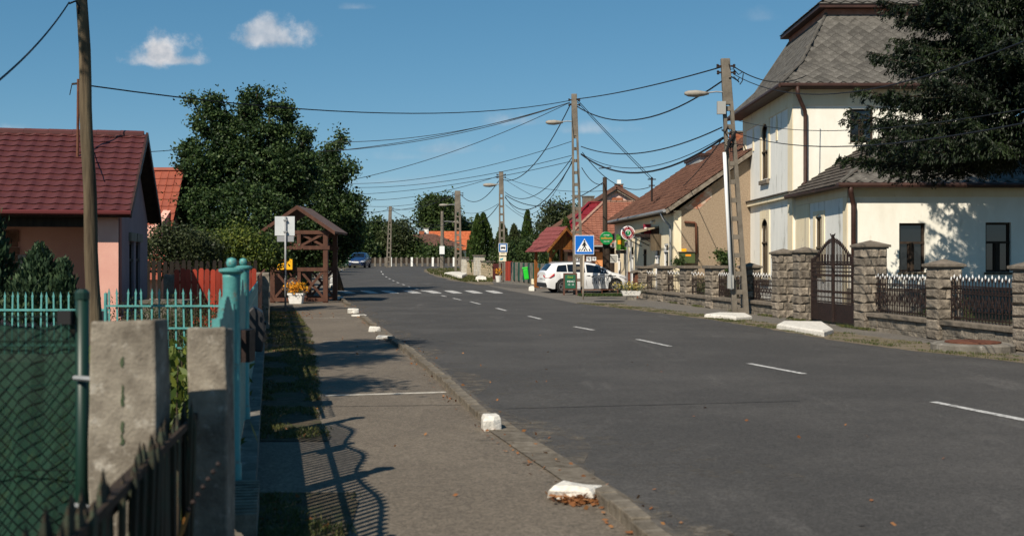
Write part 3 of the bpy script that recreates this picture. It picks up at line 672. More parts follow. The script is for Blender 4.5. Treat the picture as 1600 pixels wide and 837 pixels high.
def inpoly(x, y, p):
    c = False; n = len(p)
    for i in range(n):
        x0,y0 = p[i]; x1,y1 = p[(i+1)%n]
        if (y0 > y) != (y1 > y) and x < (x1-x0)*(y-y0)/(y1-y0)+x0: c = not c
    return c
def facet(root, poly, tw, th, shape, m, cap, off=(0,0,0), name='roof_tile', thick=.02, label=None, seed=0, jit=.01, ys=1.0):
    """tiles on a planar roof facet; poly[0]->poly[1] is the eave. cap = [remaining singles]; the rest joined as one part"""
    off = Vector(off); poly = [Vector(p) for p in poly]; o = poly[0]; u = (poly[1]-o).normalized(); n = None
    for q in poly[2:]:
        n = u.cross(q-o)
        if n.length > 1e-4: break
    n.normalize()
    if n.z < 0: n = -n
    v = n.cross(u).normalized()
    if v.z < 0: v = -v
    p2 = [((q-o).dot(u), (q-o).dot(v)) for q in poly]; r = random.Random(seed)
    MB(off).poly([q - n*.012 for q in poly]).build('roof_deck', m, root)
    if shape == 'diamond': prof = [(0,-th*.56),(tw*.53,0),(0,th*.56),(-tw*.53,0)]
    else: prof = [(-tw*.5+.004,-th*.56),(tw*.5-.004,-th*.56),(tw*.5-.004,th*.56),(-tw*.5+.004,th*.56)]
    def tz(b): return (thick*1.15 + .002) * (.5 - b/(th*1.12)) + .001
    base = [V(a, b, tz(b)) for a, b in prof]; 
    if shape == 'pan': base = [V(-tw*.5,-th*.56,tz(-th*.56)+.012), V(-tw*.18,-th*.56,tz(-th*.56)), V(tw*.3,-th*.56,tz(-th*.56)), V(tw*.5,-th*.56,tz(-th*.56)+.03), V(tw*.5,th*.56,tz(th*.56)+.03), V(tw*.3,th*.56,tz(th*.56)), V(-tw*.18,th*.56,tz(th*.56)), V(-tw*.5,th*.56,tz(th*.56)+.012)]
    k = len(base)
    def geo(T):
        vs = [T @ (b + V(0,0,thick*.6)) for b in base] + [T @ (b - V(0,0,thick*.4)) for b in base]
        if shape == 'pan': fs = [(0,1,6,7),(1,2,5,6),(2,3,4,5)] + [(0,k,k+1,1),(1,k+1,k+2,2),(2,k+2,k+3,3),(7,0+0,k,k+7),(3,k+3,k+4,4)]
        else: fs = [tuple(range(k))] + [(i, k+i, k+(i+1)%k, (i+1)%k) for i in range(k)]
        return vs, fs
    vs, fs = geo(Matrix.Identity(4)); me = bpy.data.meshes.new(name); me.from_pydata([tuple(q) for q in vs], [], fs); me.materials.append(m)
    umin, umax = min(a for a,b in p2), max(a for a,b in p2); vmax = max(b for a,b in p2)
    rh = th*.5 if shape == 'diamond' else th
    rows = int(vmax/rh)+1; B = Matrix((u, v, n)).transposed().to_4x4(); mb = MB(off); cells = []
    for j in range(rows+1):
        y = j*rh + (th*.3 if shape != 'diamond' else th*.56*ys); sh = (j % 2)*tw/2 if shape in ('diamond','flat') else 0
        x = umin + sh
        while x < umax+tw*.5:
            if inpoly(x, max(y,.01), p2) and (inpoly(x-tw*.3, max(y,.01), p2) or inpoly(x+tw*.3, max(y,.01), p2)): cells.append((x, y))
            x += tw
    for (x, y) in cells:
        c = o + u*x + v*y + n*r.uniform(0, jit); rot = Matrix.Rotation(r.uniform(-.02,.02), 4, 'Z')
        if cap[0] > 0:
            cap[0] -= 1; ob = bpy.data.objects.new(name, me); COL.objects.link(ob); ob.parent = root
            ob.matrix_local = Matrix.Translation(c-off) @ B @ rot
        else:
            T = Matrix.Translation(c) @ B @ rot; vs, fs = geo(T); mb.add(vs, fs)
    if mb.v: mb.build(name+'s', m, root, kind='stuff', fix=False)

# ------------------------------------------------------------------ the cream villa
OV = V(10.4, 42.6, 0)
vi = thing('villa', 'old white and cream villa with mansard slate tower and lower wing behind the stone fence', 'building', OV)
TX0, TX1, TY0, TY1 = 10.4, 18.6, 42.6, 51.7; WX0, WY0, WX1 = 10.5, 36.0, 24.0
TZ, SZ = 7.95, 3.95
# tower walls
h1 = (4.05, 4.75, 4.95, 7.3); h2 = (3.95, 4.75, .9, 3.35)
mb = MB(OV); wall(mb, (TX0,TY1,0), (0,-1,0), TY1-TY0, TZ, [(TY1-47.9,TY1-46.7,4.95,7.2),(TY1-47.9,TY1-46.7,.9,3.3)], (-1,0,0), .1); mb.build('street_wall', M_wallb, vi, label='pale plaster wall facing the street')
mb = MB(OV); wall(mb, (TX0,TY0,0), (1,0,0), TX1-TX0, TZ, [(2.1,2.95,5.95,7.2)], (0,-1,0), .2); mb.build('tower_front_wall', M_wall, vi)
MB(OV).poly([(TX1,TY0,0),(TX1,TY1,0),(TX1,TY1,TZ),(TX1,TY0,TZ)]).poly([(TX0,TY1,0),(TX1,TY1,0),(TX1,TY1,TZ),(TX0,TY1,TZ)]).build('rear_wall', M_wall, vi)
window(vi, (TX0,TY0,0), (1,0,0), (0,-1,0), 2.1, 2.95, 5.95, 7.2, OV, M_dwood)
window(vi, (TX0,TY1,0), (0,-1,0), (-1,0,0), TY1-47.9, TY1-46.7, 4.95, 7.2, OV, M_oldwood, trans=.5, rev=.07)
window(vi, (TX0,TY1,0), (0,-1,0), (-1,0,0), TY1-47.9, TY1-46.7, .9, 3.3, OV, M_oldwood, trans=.6, rev=.07)
def trim(x, y0, y1, z0, z1, t=.03, m=M_cream, name='pilaster'):
    return MB(OV).box(x-t, y0, z0, x+.004, y1, z1).build(name, m, vi, bev=.005)
for (y0,y1) in ((TY0,TY0+.75),(TY1-.6,TY1)): trim(TX0,y0,y1,0,SZ-.02); trim(TX0,y0,y1,SZ+.2,TZ,.03)
# pointed heads over the two tall street windows, then their cream surrounds
for (yc, zt, z0) in ((47.3, 7.2, 4.95), (47.3, 3.3, .9)):
    for s in (-1,1):
        mb = MB(OV); ws = .6
        mb.box(TX0-.035, min(yc+s*ws, yc+s*(ws+.3)), z0-.05, TX0+.003, max(yc+s*ws, yc+s*(ws+.3)), zt+.02); mb.build('window_surround', M_cream, vi)
        pts = [(TX0-.036, yc+s*ws, zt+.02), (TX0-.036, yc+s*ws, zt-.5)] + [(TX0-.036, yc+s*ws*math.cos(a), zt-.5+.5*math.sin(a)**.9) for a in [k*math.pi/16 for k in range(1,9)]]
        MB(OV).prism(pts, (.03,0,0)).build('arch_spandrel', M_cream, vi)
    MB(OV).box(TX0-.036, yc-.9, zt+.021, TX0+.003, yc+.9, zt+.35).build('window_head', M_cream, vi)
    MB(OV).box(TX0-.12, yc-.75, z0-.22, TX0+.05, yc+.75, z0-.06).build('window_sill', M_capst, vi)
for yc in (45.2, 49.6):
    MB(OV).prism([(TX0-.03,yc-.13,6.3),(TX0-.03,yc+.13,6.3),(TX0-.03,yc+.13,7.0),(TX0-.03,yc,7.3),(TX0-.03,yc-.13,7.0)], (.028,0,0)).build('blind_niche', M_cream, vi)
# cornices
def cornice(z0, z1, o, name, m): 
    mb = MB(OV); mb.box(TX0-o,TY0-o,z0,TX1+o,TY0-.002,z1); mb.box(TX0-o,TY0-.002,z0,TX0-.002,TY1+o,z1); return mb.build(name, m, vi, bev=.01)
mb = MB(OV); mb.box(TX0-.16,TY0-.02,SZ-.02,TX0-.002,TY1+.05,SZ+.16); mb.build('string_course', M_cream, vi, bev=.01)
mb = MB(OV); mb.box(TX0-.22,TY0-.03,SZ+.165,TX0-.002,TY1+.08,SZ+.22); mb.build('course_coping', M_moss, vi)
mb = MB(OV); mb.box(TX0-.045,TY0-.045,TZ-.62,TX1,TY0-.002,TZ-.005); mb.box(TX0-.045,TY0-.002,TZ-.62,TX0-.002,TY1,TZ-.005); mb.build('frieze', M_cream, vi)
# eaves: soffit, fascia and gutter, then bell-cast mansard
ov = .62; E = [(TX0-ov,TY0-ov),(TX1+ov,TY0-ov),(TX1+ov,TY1+ov),(TX0-ov,TY1+ov)]
mb = MB(OV); mb.box(TX0-ov,TY0-ov,TZ-.02,TX1+ov,TY1+ov,TZ+.05); mb.build('soffit', M_brown, vi)
mb = MB(OV)
for (a,b) in ((E[0],E[1]),(E[3],E[0])): mb.tube([(a[0],a[1],TZ+.04),(b[0],b[1],TZ+.04)], .085, 8)
mb.build('gutter', M_brown, vi)
def ring(i, z): return [V(TX0-ov+i,TY0-ov+i,z), V(TX1+ov-i,TY0-ov+i,z), V(TX1+ov-i,TY1+ov-i,z), V(TX0-ov+i,TY1+ov-i,z)]
RG = [ring(.0, TZ+.06), ring(1.05, TZ+1.05), ring(2.35, TZ+3.2)]
cap = [300]
facet(vi, [RG[0][0],RG[0][1],RG[1][1],RG[1][0]], .42, .36, 'diamond', M_slate, cap, OV, 'slate', .012)
facet(vi, [RG[1][0],RG[1][1],RG[2][1],RG[2][0]], .42, .36, 'diamond', M_slate, cap, OV, 'slate', .012, ys=0)
for i in (3,):
    for k in (0,1): facet(vi, [RG[k][i],RG[k][(i+1)%4],RG[k+1][(i+1)%4],RG[k+1][i]], .42, .36, 'diamond', M_slate, cap if k else [0], OV, 'slate', .012, ys=1-k)
for i in (1,2):
    mb = MB(OV)
    for k in (0,1): mb.poly([RG[k][i],RG[k][(i+1)%4],RG[k+1][(i+1)%4],RG[k+1][i]])
    mb.build('rear_slope', M_slate, vi)
for i in (0,1,3):
    MB(OV).tube([RG[0][i]+V(0,0,.03),RG[1][i]+V(0,0,.03),RG[2][i]+V(0,0,.03)], .06, 6).build('hip_ridge', M_slate, vi)
zc = TZ+3.2; c0, c1 = ring(2.25, zc), ring(1.95, zc+.16)
MB(OV).box(c0[0].x,c0[0].y,zc-.12,c0[2].x,c0[2].y,zc+.1).build('upper_frieze', M_tilepk, vi)
MB(OV).box(c1[0].x,c1[0].y,zc+.1,c1[2].x,c1[2].y,zc+.24).build('upper_eave', M_brown, vi)
U0, U1 = ring(1.9, zc+.25), ring(4.6, zc+2.1)
for i in (0,3): facet(vi, [U0[i],U0[(i+1)%4],U1[(i+1)%4],U1[i]], .42, .36, 'diamond', M_slate, [0], OV, 'slate', .012)
mb = MB(OV)
for i in (1,2): mb.poly([U0[i],U0[(i+1)%4],U1[(i+1)%4],U1[i]])
mb.poly(U1); mb.build('upper_roof', M_slate, vi)
# downpipe of the tower with its swan neck
MB(OV).tube([(TX0+.0,TY0-.62,TZ),(TX0+.02,TY0-.6,TZ-.3),(TX0+.4,TY0-.14,TZ-.85),(TX0+.42,TY0-.12,TZ-1.1),(TX0+.42,TY0-.12,SZ+.55),(TX0+.3,TY0-.2,SZ+.42)], .075, 8).build('downpipe', M_brown, vi, smooth=True)
# wing
WZ = 3.92
mb = MB(OV); wall(mb, (WX0,WY0,0), (1,0,0), WX1-WX0, WZ, [(1.6,2.42,1.25,2.78),(4.3,5.1,1.25,2.8),(7.2,8.0,1.25,2.8)], (0,-1,0), .24); mb.build('wing_front_wall', M_wall, vi)
for a in ((1.6,2.42,1.25,2.78),(4.3,5.1,1.25,2.8),(7.2,8.0,1.25,2.8)):
    window(vi, (WX0,WY0,0), (1,0,0), (0,-1,0), *a, OV, M_dwood, trans=.6, rev=.17, fw=.07)
    MB(OV).box(WX0+a[0]-.05,WY0-.06,a[2]-.07,WX0+a[1]+.05,WY0+.1,a[2]-.003).build('window_sill', M_oldwood, vi)
MB(OV).box(WX0-.02,WY0-.04,3.6,WX1,WY0-.002,WZ).build('frieze', M_cream, vi)
MB(OV).box(WX0-.03,WY0-.05,0,WX1,WY0-.003,.75).build('plinth', M_conc, vi)
mb = MB(OV); wall(mb, (WX0,TY0-.005,0), (0,-1,0), TY0-WY0-.005, WZ, [(TY0-39.75,TY0-38.95,1.0,3.1)], (-1,0,0), .1); mb.build('wing_street_wall', M_wallb, vi)
window(vi, (WX0,TY0-.005,0), (0,-1,0), (-1,0,0), TY0-39.75, TY0-38.95, 1.0, 3.1, OV, M_oldwood, trans=.5, rev=.07, mull=0)
for (y0,y1) in ((WY0,WY0+.45),(40.6,TY0-.05),(38.64,38.94),(39.76,40.06)):
    MB(OV).box(WX0-.035,y0,0 if y1-y0 > .4 else .9,WX0-.003,y1,3.6 if y1-y0 > .4 else 3.3).build('pilaster', M_cream, vi)
MB(OV).box(WX0-.04,WY0-.04,3.61,WX0-.003,TY0-.07,WZ).build('frieze', M_cream, vi)
MB(OV).prism([(WX0-.036,38.95,3.1),(WX0-.036,38.95,3.3),(WX0-.036,39.75,3.3),(WX0-.036,39.75,3.1),(WX0-.036,39.35,3.2)], (.03,0,0)).build('arch_spandrel', M_cream, vi)
e = .36; a0 = V(WX0-e,WY0-e,WZ+.06); bx = 3.3
P0, P1 = a0, V(WX1,WY0-e,WZ+.06); HX = V(WX0-e+bx, WY0-e+bx, WZ+.06+2.1)
facet(vi, [P0, P1, V(WX1,HX.y,HX.z), HX], .42, .36, 'diamond', M_slate, [0], OV, 'slate', .012)
facet(vi, [V(WX0-e,TY0-.01,WZ+.06), P0, HX, V(HX.x,TY0-.01,HX.z)], .3, .3, 'flat', M_moss, [0], OV, 'mossy_slate', .03)
MB(OV).poly([HX, V(WX1,HX.y,HX.z), V(WX1,TY0+3,HX.z), V(HX.x,TY0+3,HX.z)]).build('flat_roof', M_slate, vi)
MB(OV).tube([P0+V(0,0,.03), HX+V(0,0,.03)], .06, 6).build('hip_ridge', M_slate, vi)
MB(OV).box(WX0-e,WY0-e,WZ-.02,WX1,TY0-.02,WZ+.045).build('soffit', M_brown, vi)
mb = MB(OV); mb.tube([(WX0-e-.03,TY0-.1,WZ+.02),(WX0-e-.03,WY0-e-.03,WZ+.02),(WX1,WY0-e-.03,WZ+.02)], .085, 8); mb.build('gutter', M_brown, vi)
MB(OV).tube([(WX0-.02,WY0-.37,WZ),(WX0-.02,WY0-.36,WZ-.2),(WX0+.12,WY0-.12,WZ-.5),(WX0+.14,WY0-.12,WZ-.6),(WX0+.14,WY0-.12,.2)], .08, 8).build('downpipe', M_brown, vi, smooth=True)
# small annex beyond the tower
mb = MB(OV); wall(mb, (TX0,58,0), (0,-1,0), 58-TY1-.02, 3.6, [(58-54.8,58-53.4,.9,3.0)], (-1,0,0), .08); mb.build('annex_wall', M_cream, vi)
window(vi, (TX0,58,0), (0,-1,0), (-1,0,0), 58-54.8, 58-53.4, .9, 3.0, OV, M_oldwood, mull=0, rev=.06)
facet(vi, [V(TX0-.5,58,3.6),V(TX0-.5,TY1+.02,3.6),V(TX0+2.5,TY1+.02,5.3),V(TX0+2.5,58,5.3)], .42,.36,'diamond', M_moss, [0], OV, 'annex_slate', .02)
MB(OV).tube([(TX0-.35,TY1+.5,3.55),(TX0-.45,TY1+.5,3.2),(TX0-.15,TY1+.5,2.6),(TX0-.1,TY1+.5,.3)], .08, 8).build('downpipe', M_brown, vi)

# ------------------------------------------------------------------ the cream shop with the brown roof
RS = math.atan(.0725)
sh = thing('shop', 'single storey cream shop with long brown tiled roof and bare rendered gable', 'building', (7.03, 50.0, 0), RS)
M_render = pm('rough_render', (.29,.215,.145), (.45,.35,.25), 18, .95, .015, 60, c3=(.2,.15,.11), s3=30, w3=.6)
M_patch = pm('bare_brick_patch', (.5,.42,.33), (.58,.5,.4), 3, .95, .01, 40, c3=(.5,.2,.12), s3=1.3, w3=.46)
M_greyr = pm('pebbledash', (.3,.3,.29), (.55,.54,.52), 25, .95, .02, 60)
SL, SW, SH_, RZ_ = 16.0, 11.6, 3.66, 8.0
holes = [(SL-t-w, SL-t, z0, z1) for (t, w, z0, z1) in ((1.2,.9,1.0,2.35),(3.1,1.0,.1,2.35),(6.3,.8,1.0,2.15),(9.9,1.2,.1,2.35),(14.1,.8,.4,2.1))]
mb = MB(); wall(mb, (0,SL,0), (0,-1,0), SL, SH_, holes, (-1,0,0), .1); mb.build('front_wall', M_cream, sh)
for i, h_ in enumerate(holes): window(sh, (0,SL,0), (0,-1,0), (-1,0,0), *h_, (0,0,0), M_whitepl if i != 2 else M_oldwood, mull=1 if i else 0, trans=.75, rev=.06)
MB().poly([(0,0,0),(SW,0,0),(SW,0,SH_),(SW/2,0,RZ_-.1),(0,0,SH_)]).build('gable_wall', M_render, sh)
MB().poly([(SW,0,0),(SW,SL,0),(SW,SL,SH_),(SW,0,SH_)]).poly([(0,SL,0),(SW,SL,0),(SW,SL,SH_),(SW/2,SL,RZ_-.1),(0,SL,SH_)]).build('rear_wall', M_render, sh)
MB().box(-.02,-.03,0,.32,-.003,SH_+.1).build('corner_strip', M_cream, sh)
def gq(px, py, yl=0): # point on the gable plane
    d = 50.15; p = wp(px, py, d); return V((p.x-7.03)/math.cos(RS), -.012, p.z)
rr = random.Random(4); pts = [gq(*p) for p in ((1068,324),(1075,322),(1083,313),(1092,306),(1099,300),(1106,293),(1112,295),(1112,308),(1105,314),(1098,321),(1092,327),(1082,326),(1074,327))]
MB().prism(pts, (0,.008,0)).build('bare_patch', M_patch, sh, label='patch where the render has fallen off and brick shows')
ee = .45
for s in (0,1):
    x0, x1 = (-ee, SW/2) if s == 0 else (SW+ee, SW/2)
    z0 = SH_+.12 - .0; zr = RZ_+.05
    if s == 0: facet(sh, [(x0,SL+.3,z0),(x0,-.35,z0),(x1,-.35,zr),(x1,SL+.3,zr)], .3, .36, 'pan', M_tile, [0], (0,0,0), 'roof_tile', .03, jit=.012)
    else: MB().poly([(x0,SL+.3,z0),(x0,-.35,z0),(x1,-.35,zr),(x1,SL+.3,zr)]).build('rear_slope', M_tile, sh)
mb = MB()
k = int((SL+.6)/.36)
for i in range(k): mb.bar((SW/2,-.35+i*.36,RZ_+.12),(SW/2,-.35+i*.36+.37,RZ_+.1), .2, .09)
mb.build('ridge_tiles', M_tile, sh, kind='stuff')
mb = MB()
for s in (-1,1):
    a, b = V(SW/2+s*(SW/2+ee),-.37,SH_+.02), V(SW/2,-.37,RZ_-.05); mb.bar(a, b, .05, .17)
mb.build('barge_board', pm('greyed_board', (.16,.13,.1), (.3,.26,.21), 6), sh)
MB().box(-ee,-.3,SH_-.02,0,SL,SH_+.03).build('soffit', M_dwood, sh)
MB().tube([(-ee-.06,-.4,SH_+.08),(-ee-.06,SL+.3,SH_+.08)], .08, 8).build('gutter', M_grey, sh)
MB().tube([(-ee-.06,.35,SH_+.02),(-ee+.05,.35,SH_-.25),(-.12,.3,SH_-.55),(-.1,.25,SH_-.8),(-.1,.25,.1)], .05, 8).build('downpipe', M_grey, sh, smooth=True)
cp = V(4.6, 3.2, 7.0)
M_brick = pm('chimney_brick', (.3,.09,.045), (.42,.16,.08), 7, .9, .01, 30, c3=(.2,.1,.07), s3=12, w3=.6)
def chimney(par, x, y, z0, z1, w, m=M_brick, off=(0,0,0)):
    ch = MB(off).box(x-w/2,y-w/2,z0,x+w/2,y+w/2,z1).build('chimney', m, par)
    mb = MB(off); c = .075; k = int((z1-z0)/c)
    for i in range(k):
        z = z0+i*c
        for s in range(2):
            a = (s - .5)*w/2*1.0 + (.04 if i % 2 else -.04)
            mb.box(x-w/2-.008 if s == 0 else x+a-.0+.01, y-w/2-.008, z+.006, x+a+.0 if s == 0 else x+w/2+.008, y-w/2+.03, z+c-.006)
        mb.box(x-w/2-.008, y-w/2+.035, z+.006, x-w/2+.02, y+w/2+.008, z+c-.006)
    mb.build('bricks', m, ch, kind='stuff')
    MB(off).box(x-w/2-.06,y-w/2-.06,z1,x+w/2+.06,y+w/2+.06,z1+.08).build('chimney_cap', M_conc, ch)
# the brick chimney seen between pole and tower
cw = wp(1153, 230, 60); cx = (cw.x-7.03)*math.cos(RS)+(cw.y-50)*math.sin(RS)
chimney(sh, cx, 9.6, 5.5, wp(0,207,59.6).z, .75)
o = MB().box(-.03,-.1,0,.03,.1,3.4).build('electric_mast', M_grey, None)
bpy.data.objects.remove(o)
# grey annex gable right of the render
g = thing('grey_annex', 'pebbledashed grey gable just left of the villa tower', 'building', (10.1, 62, 0))
MB().box(0,0,.0,2.6,5,7.2).build('gable_wall', M_greyr, g); MB().box(-.1,-.2,7.2,2.8,5,7.35).build('eave', M_brown, g)
# ------------------------------------------------------------------ pink house on the left
RL = math.atan(.2)
C0 = V(-8.2, 24.0, 0)
ph = thing('pink_house', 'pink plastered house with wine red metal tile roof behind the turquoise fence', 'house', C0, RL)
M_pink = pm('pink_plaster', (.7,.36,.29), (.76,.42,.34), 2, .9, .004, 40)
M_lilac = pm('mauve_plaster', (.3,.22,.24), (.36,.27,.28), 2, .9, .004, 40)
M_wine = pm('wine_red_metal', (.085,.021,.019), (.115,.03,.027), 3, .5, 0, spec=.5)
D_, ZE, ZR_, WL = 5.3, 2.62, 4.5, 13.0
# local: x to the right along the facade (house extends to negative x), y to the back
mb = MB(); mb.box(-.52,.0,0,0,.35,ZE); mb.build('corner_pier', M_pink, ph)
mb = MB(); wall(mb, (-WL,2.9,0), (1,0,0), WL, ZE, [(WL-4.0,WL-3.0,.9,2.0),(WL-7.2,WL-6.2,.0,2.05)], (0,-1,0), .15); mb.build('porch_wall', M_pink, ph)
window(ph, (-WL,2.9,0), (1,0,0), (0,-1,0), WL-4.0, WL-3.0, .9, 2.0, (0,0,0), M_dwood, rev=.1)
window(ph, (-WL,2.9,0), (1,0,0), (0,-1,0), WL-7.2, WL-6.2, .0, 2.05, (0,0,0), M_dwood, rev=.1)
MB().box(-WL,-.0,-.02,0,2.9,.12).build('porch_floor', M_conc, ph)
mb = MB()
r = random.Random(2)
for i in range(9):
    for s in (0,1): mb.box((-4.45 if s == 0 else -2.95)+r.uniform(-.05,.05), 2.84, .75+i*.17, (-4.05 if s == 0 else -2.55)+r.uniform(-.05,.05), 2.897, .9+i*.17)
for i in range(7): mb.box(-4.4+i*.27, 2.84, 2.05, -4.17+i*.27, 2.897, 2.3)
mb.build('brick_surround', pm('dusty_brick', (.2,.1,.07), (.3,.16,.11), 6), ph, kind='stuff')
mb = MB(); wall(mb, (0,0,0), (0,1,0), D_, ZE, [(1.75,2.55,.75,2.05),(2.95,3.75,.75,2.05)], (1,0,0), .16)
mb.poly([(0,0,ZE),(0,D_,ZE),(0,D_/2,ZR_-.08)]); mb.build('gable_wall', M_lilac, ph)
for a, b in ((1.75,2.55),(2.95,3.75)):
    window(ph, (0,0,0), (0,1,0), (1,0,0), a, b, .75, 2.05, (0,0,0), M_dwood, rev=.1)
    MB().box(.002,a-.1,2.06,.06,b+.1,2.25).build('lintel', pm('drab_stucco', (.22,.19,.15), (.3,.26,.2), 5), ph)
    MB().box(.002,a-.1,.66,.1,b+.1,.745).build('sill', M_conc, ph)
MB().box(.002,0,0,.05,D_,.45).build('plinth', M_pink, ph)
MB().box(.003,.12,.46,.012,.42,2.6).build('corner_band', pm('salmon_band', (.42,.16,.12)), ph)
MB().box(-WL,D_-.01,0,0,D_,ZE).poly([(-WL,0,0),(-WL,D_,0),(-WL,D_,ZE),(-WL,D_/2,ZR_-.1),(-WL,0,ZE)]).build('rear_wall', M_pink, ph)
# pressed metal tile sheets: real relief, one step per course
def metalroof(par, x0, x1, y0, z0, y1, z1, m, name='roof_sheet', per=.3, course=.26, amp=.028, step=.024, off=(0,0,0)):
    Ls = math.hypot(y1-y0, z1-z0); vy, vz = (y1-y0)/Ls, (z1-z0)/Ls; n = V(0,-vz,vy) if vy > 0 else V(0,-vz,vy)
    if n.z < 0: n = -n
    us = []; x = x0
    while x < x1: us.append(x); x += per/7
    us.append(x1); vs = []; k = int(Ls/course)+1
    for i in range(k):
        a, b = i*course, min((i+1)*course, Ls)
        vs += [(a+.001, step), (a+(b-a)*.5, step*.45), (b-.004, 0.0)]
    V_ = []; F_ = []
    for (v, s) in vs:
        for u in us:
            ph_ = (u-x0)/per % 1; h = amp*(math.sin(ph_*2*math.pi)*.5 + .5)**1.6
            vv = v - (.035*(.5+.5*math.sin(ph_*2*math.pi+.9)) if s == step and v > .1 else 0)
            p = V(u, y0+vy*vv, z0+vz*vv) + n*(h+s+.02); V_.append(tuple(p))
    W = len(us)
    for j in range(len(vs)-1):
        for i in range(W-1): F_.append((j*W+i, j*W+i+1, (j+1)*W+i+1, (j+1)*W+i))
    o = MB(off).add(V_, F_).build(name, m, par, smooth=False, fix=False)
    MB(off).prism([V(x0,y0,z0)-n*.05, V(x1,y0,z0)-n*.05, V(x1,y1,z1)-n*.05, V(x0,y1,z1)-n*.05], n*.05).build('roof_boards', M_brown, par)
    return o
oy = .36; sl = (ZR_-ZE)/(D_/2)
metalroof(ph, -WL-.3, .28, -oy, ZE-oy*sl*.0+.0, D_/2, ZR_, M_wine)
metalroof(ph, -WL-.3, .28, D_+oy, ZE+.0, D_/2, ZR_, M_wine)
mb = MB(); 
for i in range(26):
    a = -WL-.3+i*.52; mb.tube([(a,D_/2,ZR_+.03),(min(a+.515,.3),D_/2,ZR_+.03)], [.095,.088], 8)
mb.build('ridge_cap', M_wine, ph, kind='stuff')
MB().prism([(.26,-oy-.02,ZE-.12),(.26,D_/2,ZR_-.1),(.26,D_+oy+.02,ZE-.12),(.26,D_+oy+.02,ZE+.06),(.26,D_/2,ZR_+.08),(.26,-oy-.02,ZE+.06)], (.05,0,0)).build('verge_board', M_brown, ph)
MB().prism([(.0,-oy,ZE-.06),(.0,D_/2,ZR_-.07),(.0,D_+oy,ZE-.06),(.0,D_+oy,ZE-.03),(.0,D_/2,ZR_-.04),(.0,-oy,ZE-.03)], (.27,0,0)).build('verge_soffit', M_dwood, ph)
MB().box(-WL,-oy,ZE-.1,.26,.0,ZE-.04).build('eave_soffit', M_dwood, ph)
MB().tube([(-WL,-oy-.05,ZE-.02),(.3,-oy-.05,ZE-.02)], .06, 8).build('gutter', pm('wine_gutter', (.12,.02,.02), rough=.5), ph)
MB().box(-WL,.0,ZE-.3,-.53,.18,ZE-.1).build('porch_beam', M_dwood, ph)
MB().box(-2.75,2.85,1.35,-2.4,2.896,1.75).build('meter_hatch', M_graypl, ph)
rm = thing('roof_mast', 'rusty steel cable mast standing on the wine red roof', 'mast', wp(121, 262, 25.4))
MB().tube([(0,0,-.1),(.02,0,1.95)], .03, 8).build('tube', M_rust, rm)
MB().bar((-.12,0,1.84),(.06,0,1.86), .04, .04).build('bracket', M_iron, rm); MB().tube([(-.12,0,1.84),(-.17,0,1.6)], .01, 5).build('loose_wire', M_wire, rm)

# orange roofed house behind
oh = thing('orange_roof_house', 'house with steep orange tiled roof partly hidden behind the big dark tree', 'house', V(-14.2, 45.5, 0))
M_or2 = pm('orange_glazed_tile', (.26,.06,.034), (.34,.08,.042), 2, .6, .004, 30, var=.06)
MB().box(-9,.0,0,.35,9,3.0).build('wall', M_pink, oh)
MB().prism([(.35,0,3),(.35,9,3),(.35,4.5,5.3)], (-.3,0,0)).build('gable_wall', M_pink, oh)
def orx(px): return wp(px, 300, 45.5).x + 14.2
facet(oh, [V(-9.5,-.6,.9),V(.5,-.6,.9),V(.5,2.5,5.35),V(-9.5,2.5,5.35)], .3, .36, 'pan', M_or2, [0], name='roof_tile', thick=.03)
MB().poly([V(-9.5,8,.9),V(.5,8,.9),V(.5,2.5,5.35),V(-9.5,2.5,5.35)]).build('rear_slope', M_or2, oh)
MB().tube([(-9.5,2.5,5.38),(.55,2.5,5.38)], .1, 6).build('ridge', M_or2, oh)
MB().prism([(.5,-.6,.8),(.5,2.5,5.3),(.5,8,.8),(.5,8,.95),(.5,2.5,5.45),(.5,-.6,.95)], (.06,0,0)).build('verge_board', M_brown, oh)

# ------------------------------------------------------------------ utility poles
def lamp_parts(t, z, x, y0=0, arm=1.1, s=1.0, side=-1):
    MB().tube([(x,y0,z),(x+side*arm*.5,y0,z+.02),(x+side*arm,y0,z-.02)], .025*s, 6).build('lamp_arm', M_grey, t)
    h = MB().add([], [])
    prof = [(-.32,.05),(-.22,.105),(.0,.125),(.2,.085),(.34,.04)]
    vs, fs = [], []; n = 8
    for (u, r_) in prof:
        for k in range(n):
            th = 2*math.pi*k/n; vs.append((x+side*(arm+.25)-side*u*-1*1.1*s*-1, y0+r_*math.cos(th)*1.3*s, z-.03+r_*math.sin(th)*(.8 if math.sin(th) > 0 else .95)*s))
    for i in range(len(prof)-1):
        for k in range(n): fs.append((i*n+k, i*n+(k+1)%n, (i+1)*n+(k+1)%n, (i+1)*n+k))
    fs += [tuple(range(n)), tuple(range((len(prof)-1)*n, len(prof)*n))]
    MB().add(vs, fs).build('lamp_head', pm('lamp_housing', (.3,.27,.23), (.4,.37,.32), 9, .6), t, smooth=True)
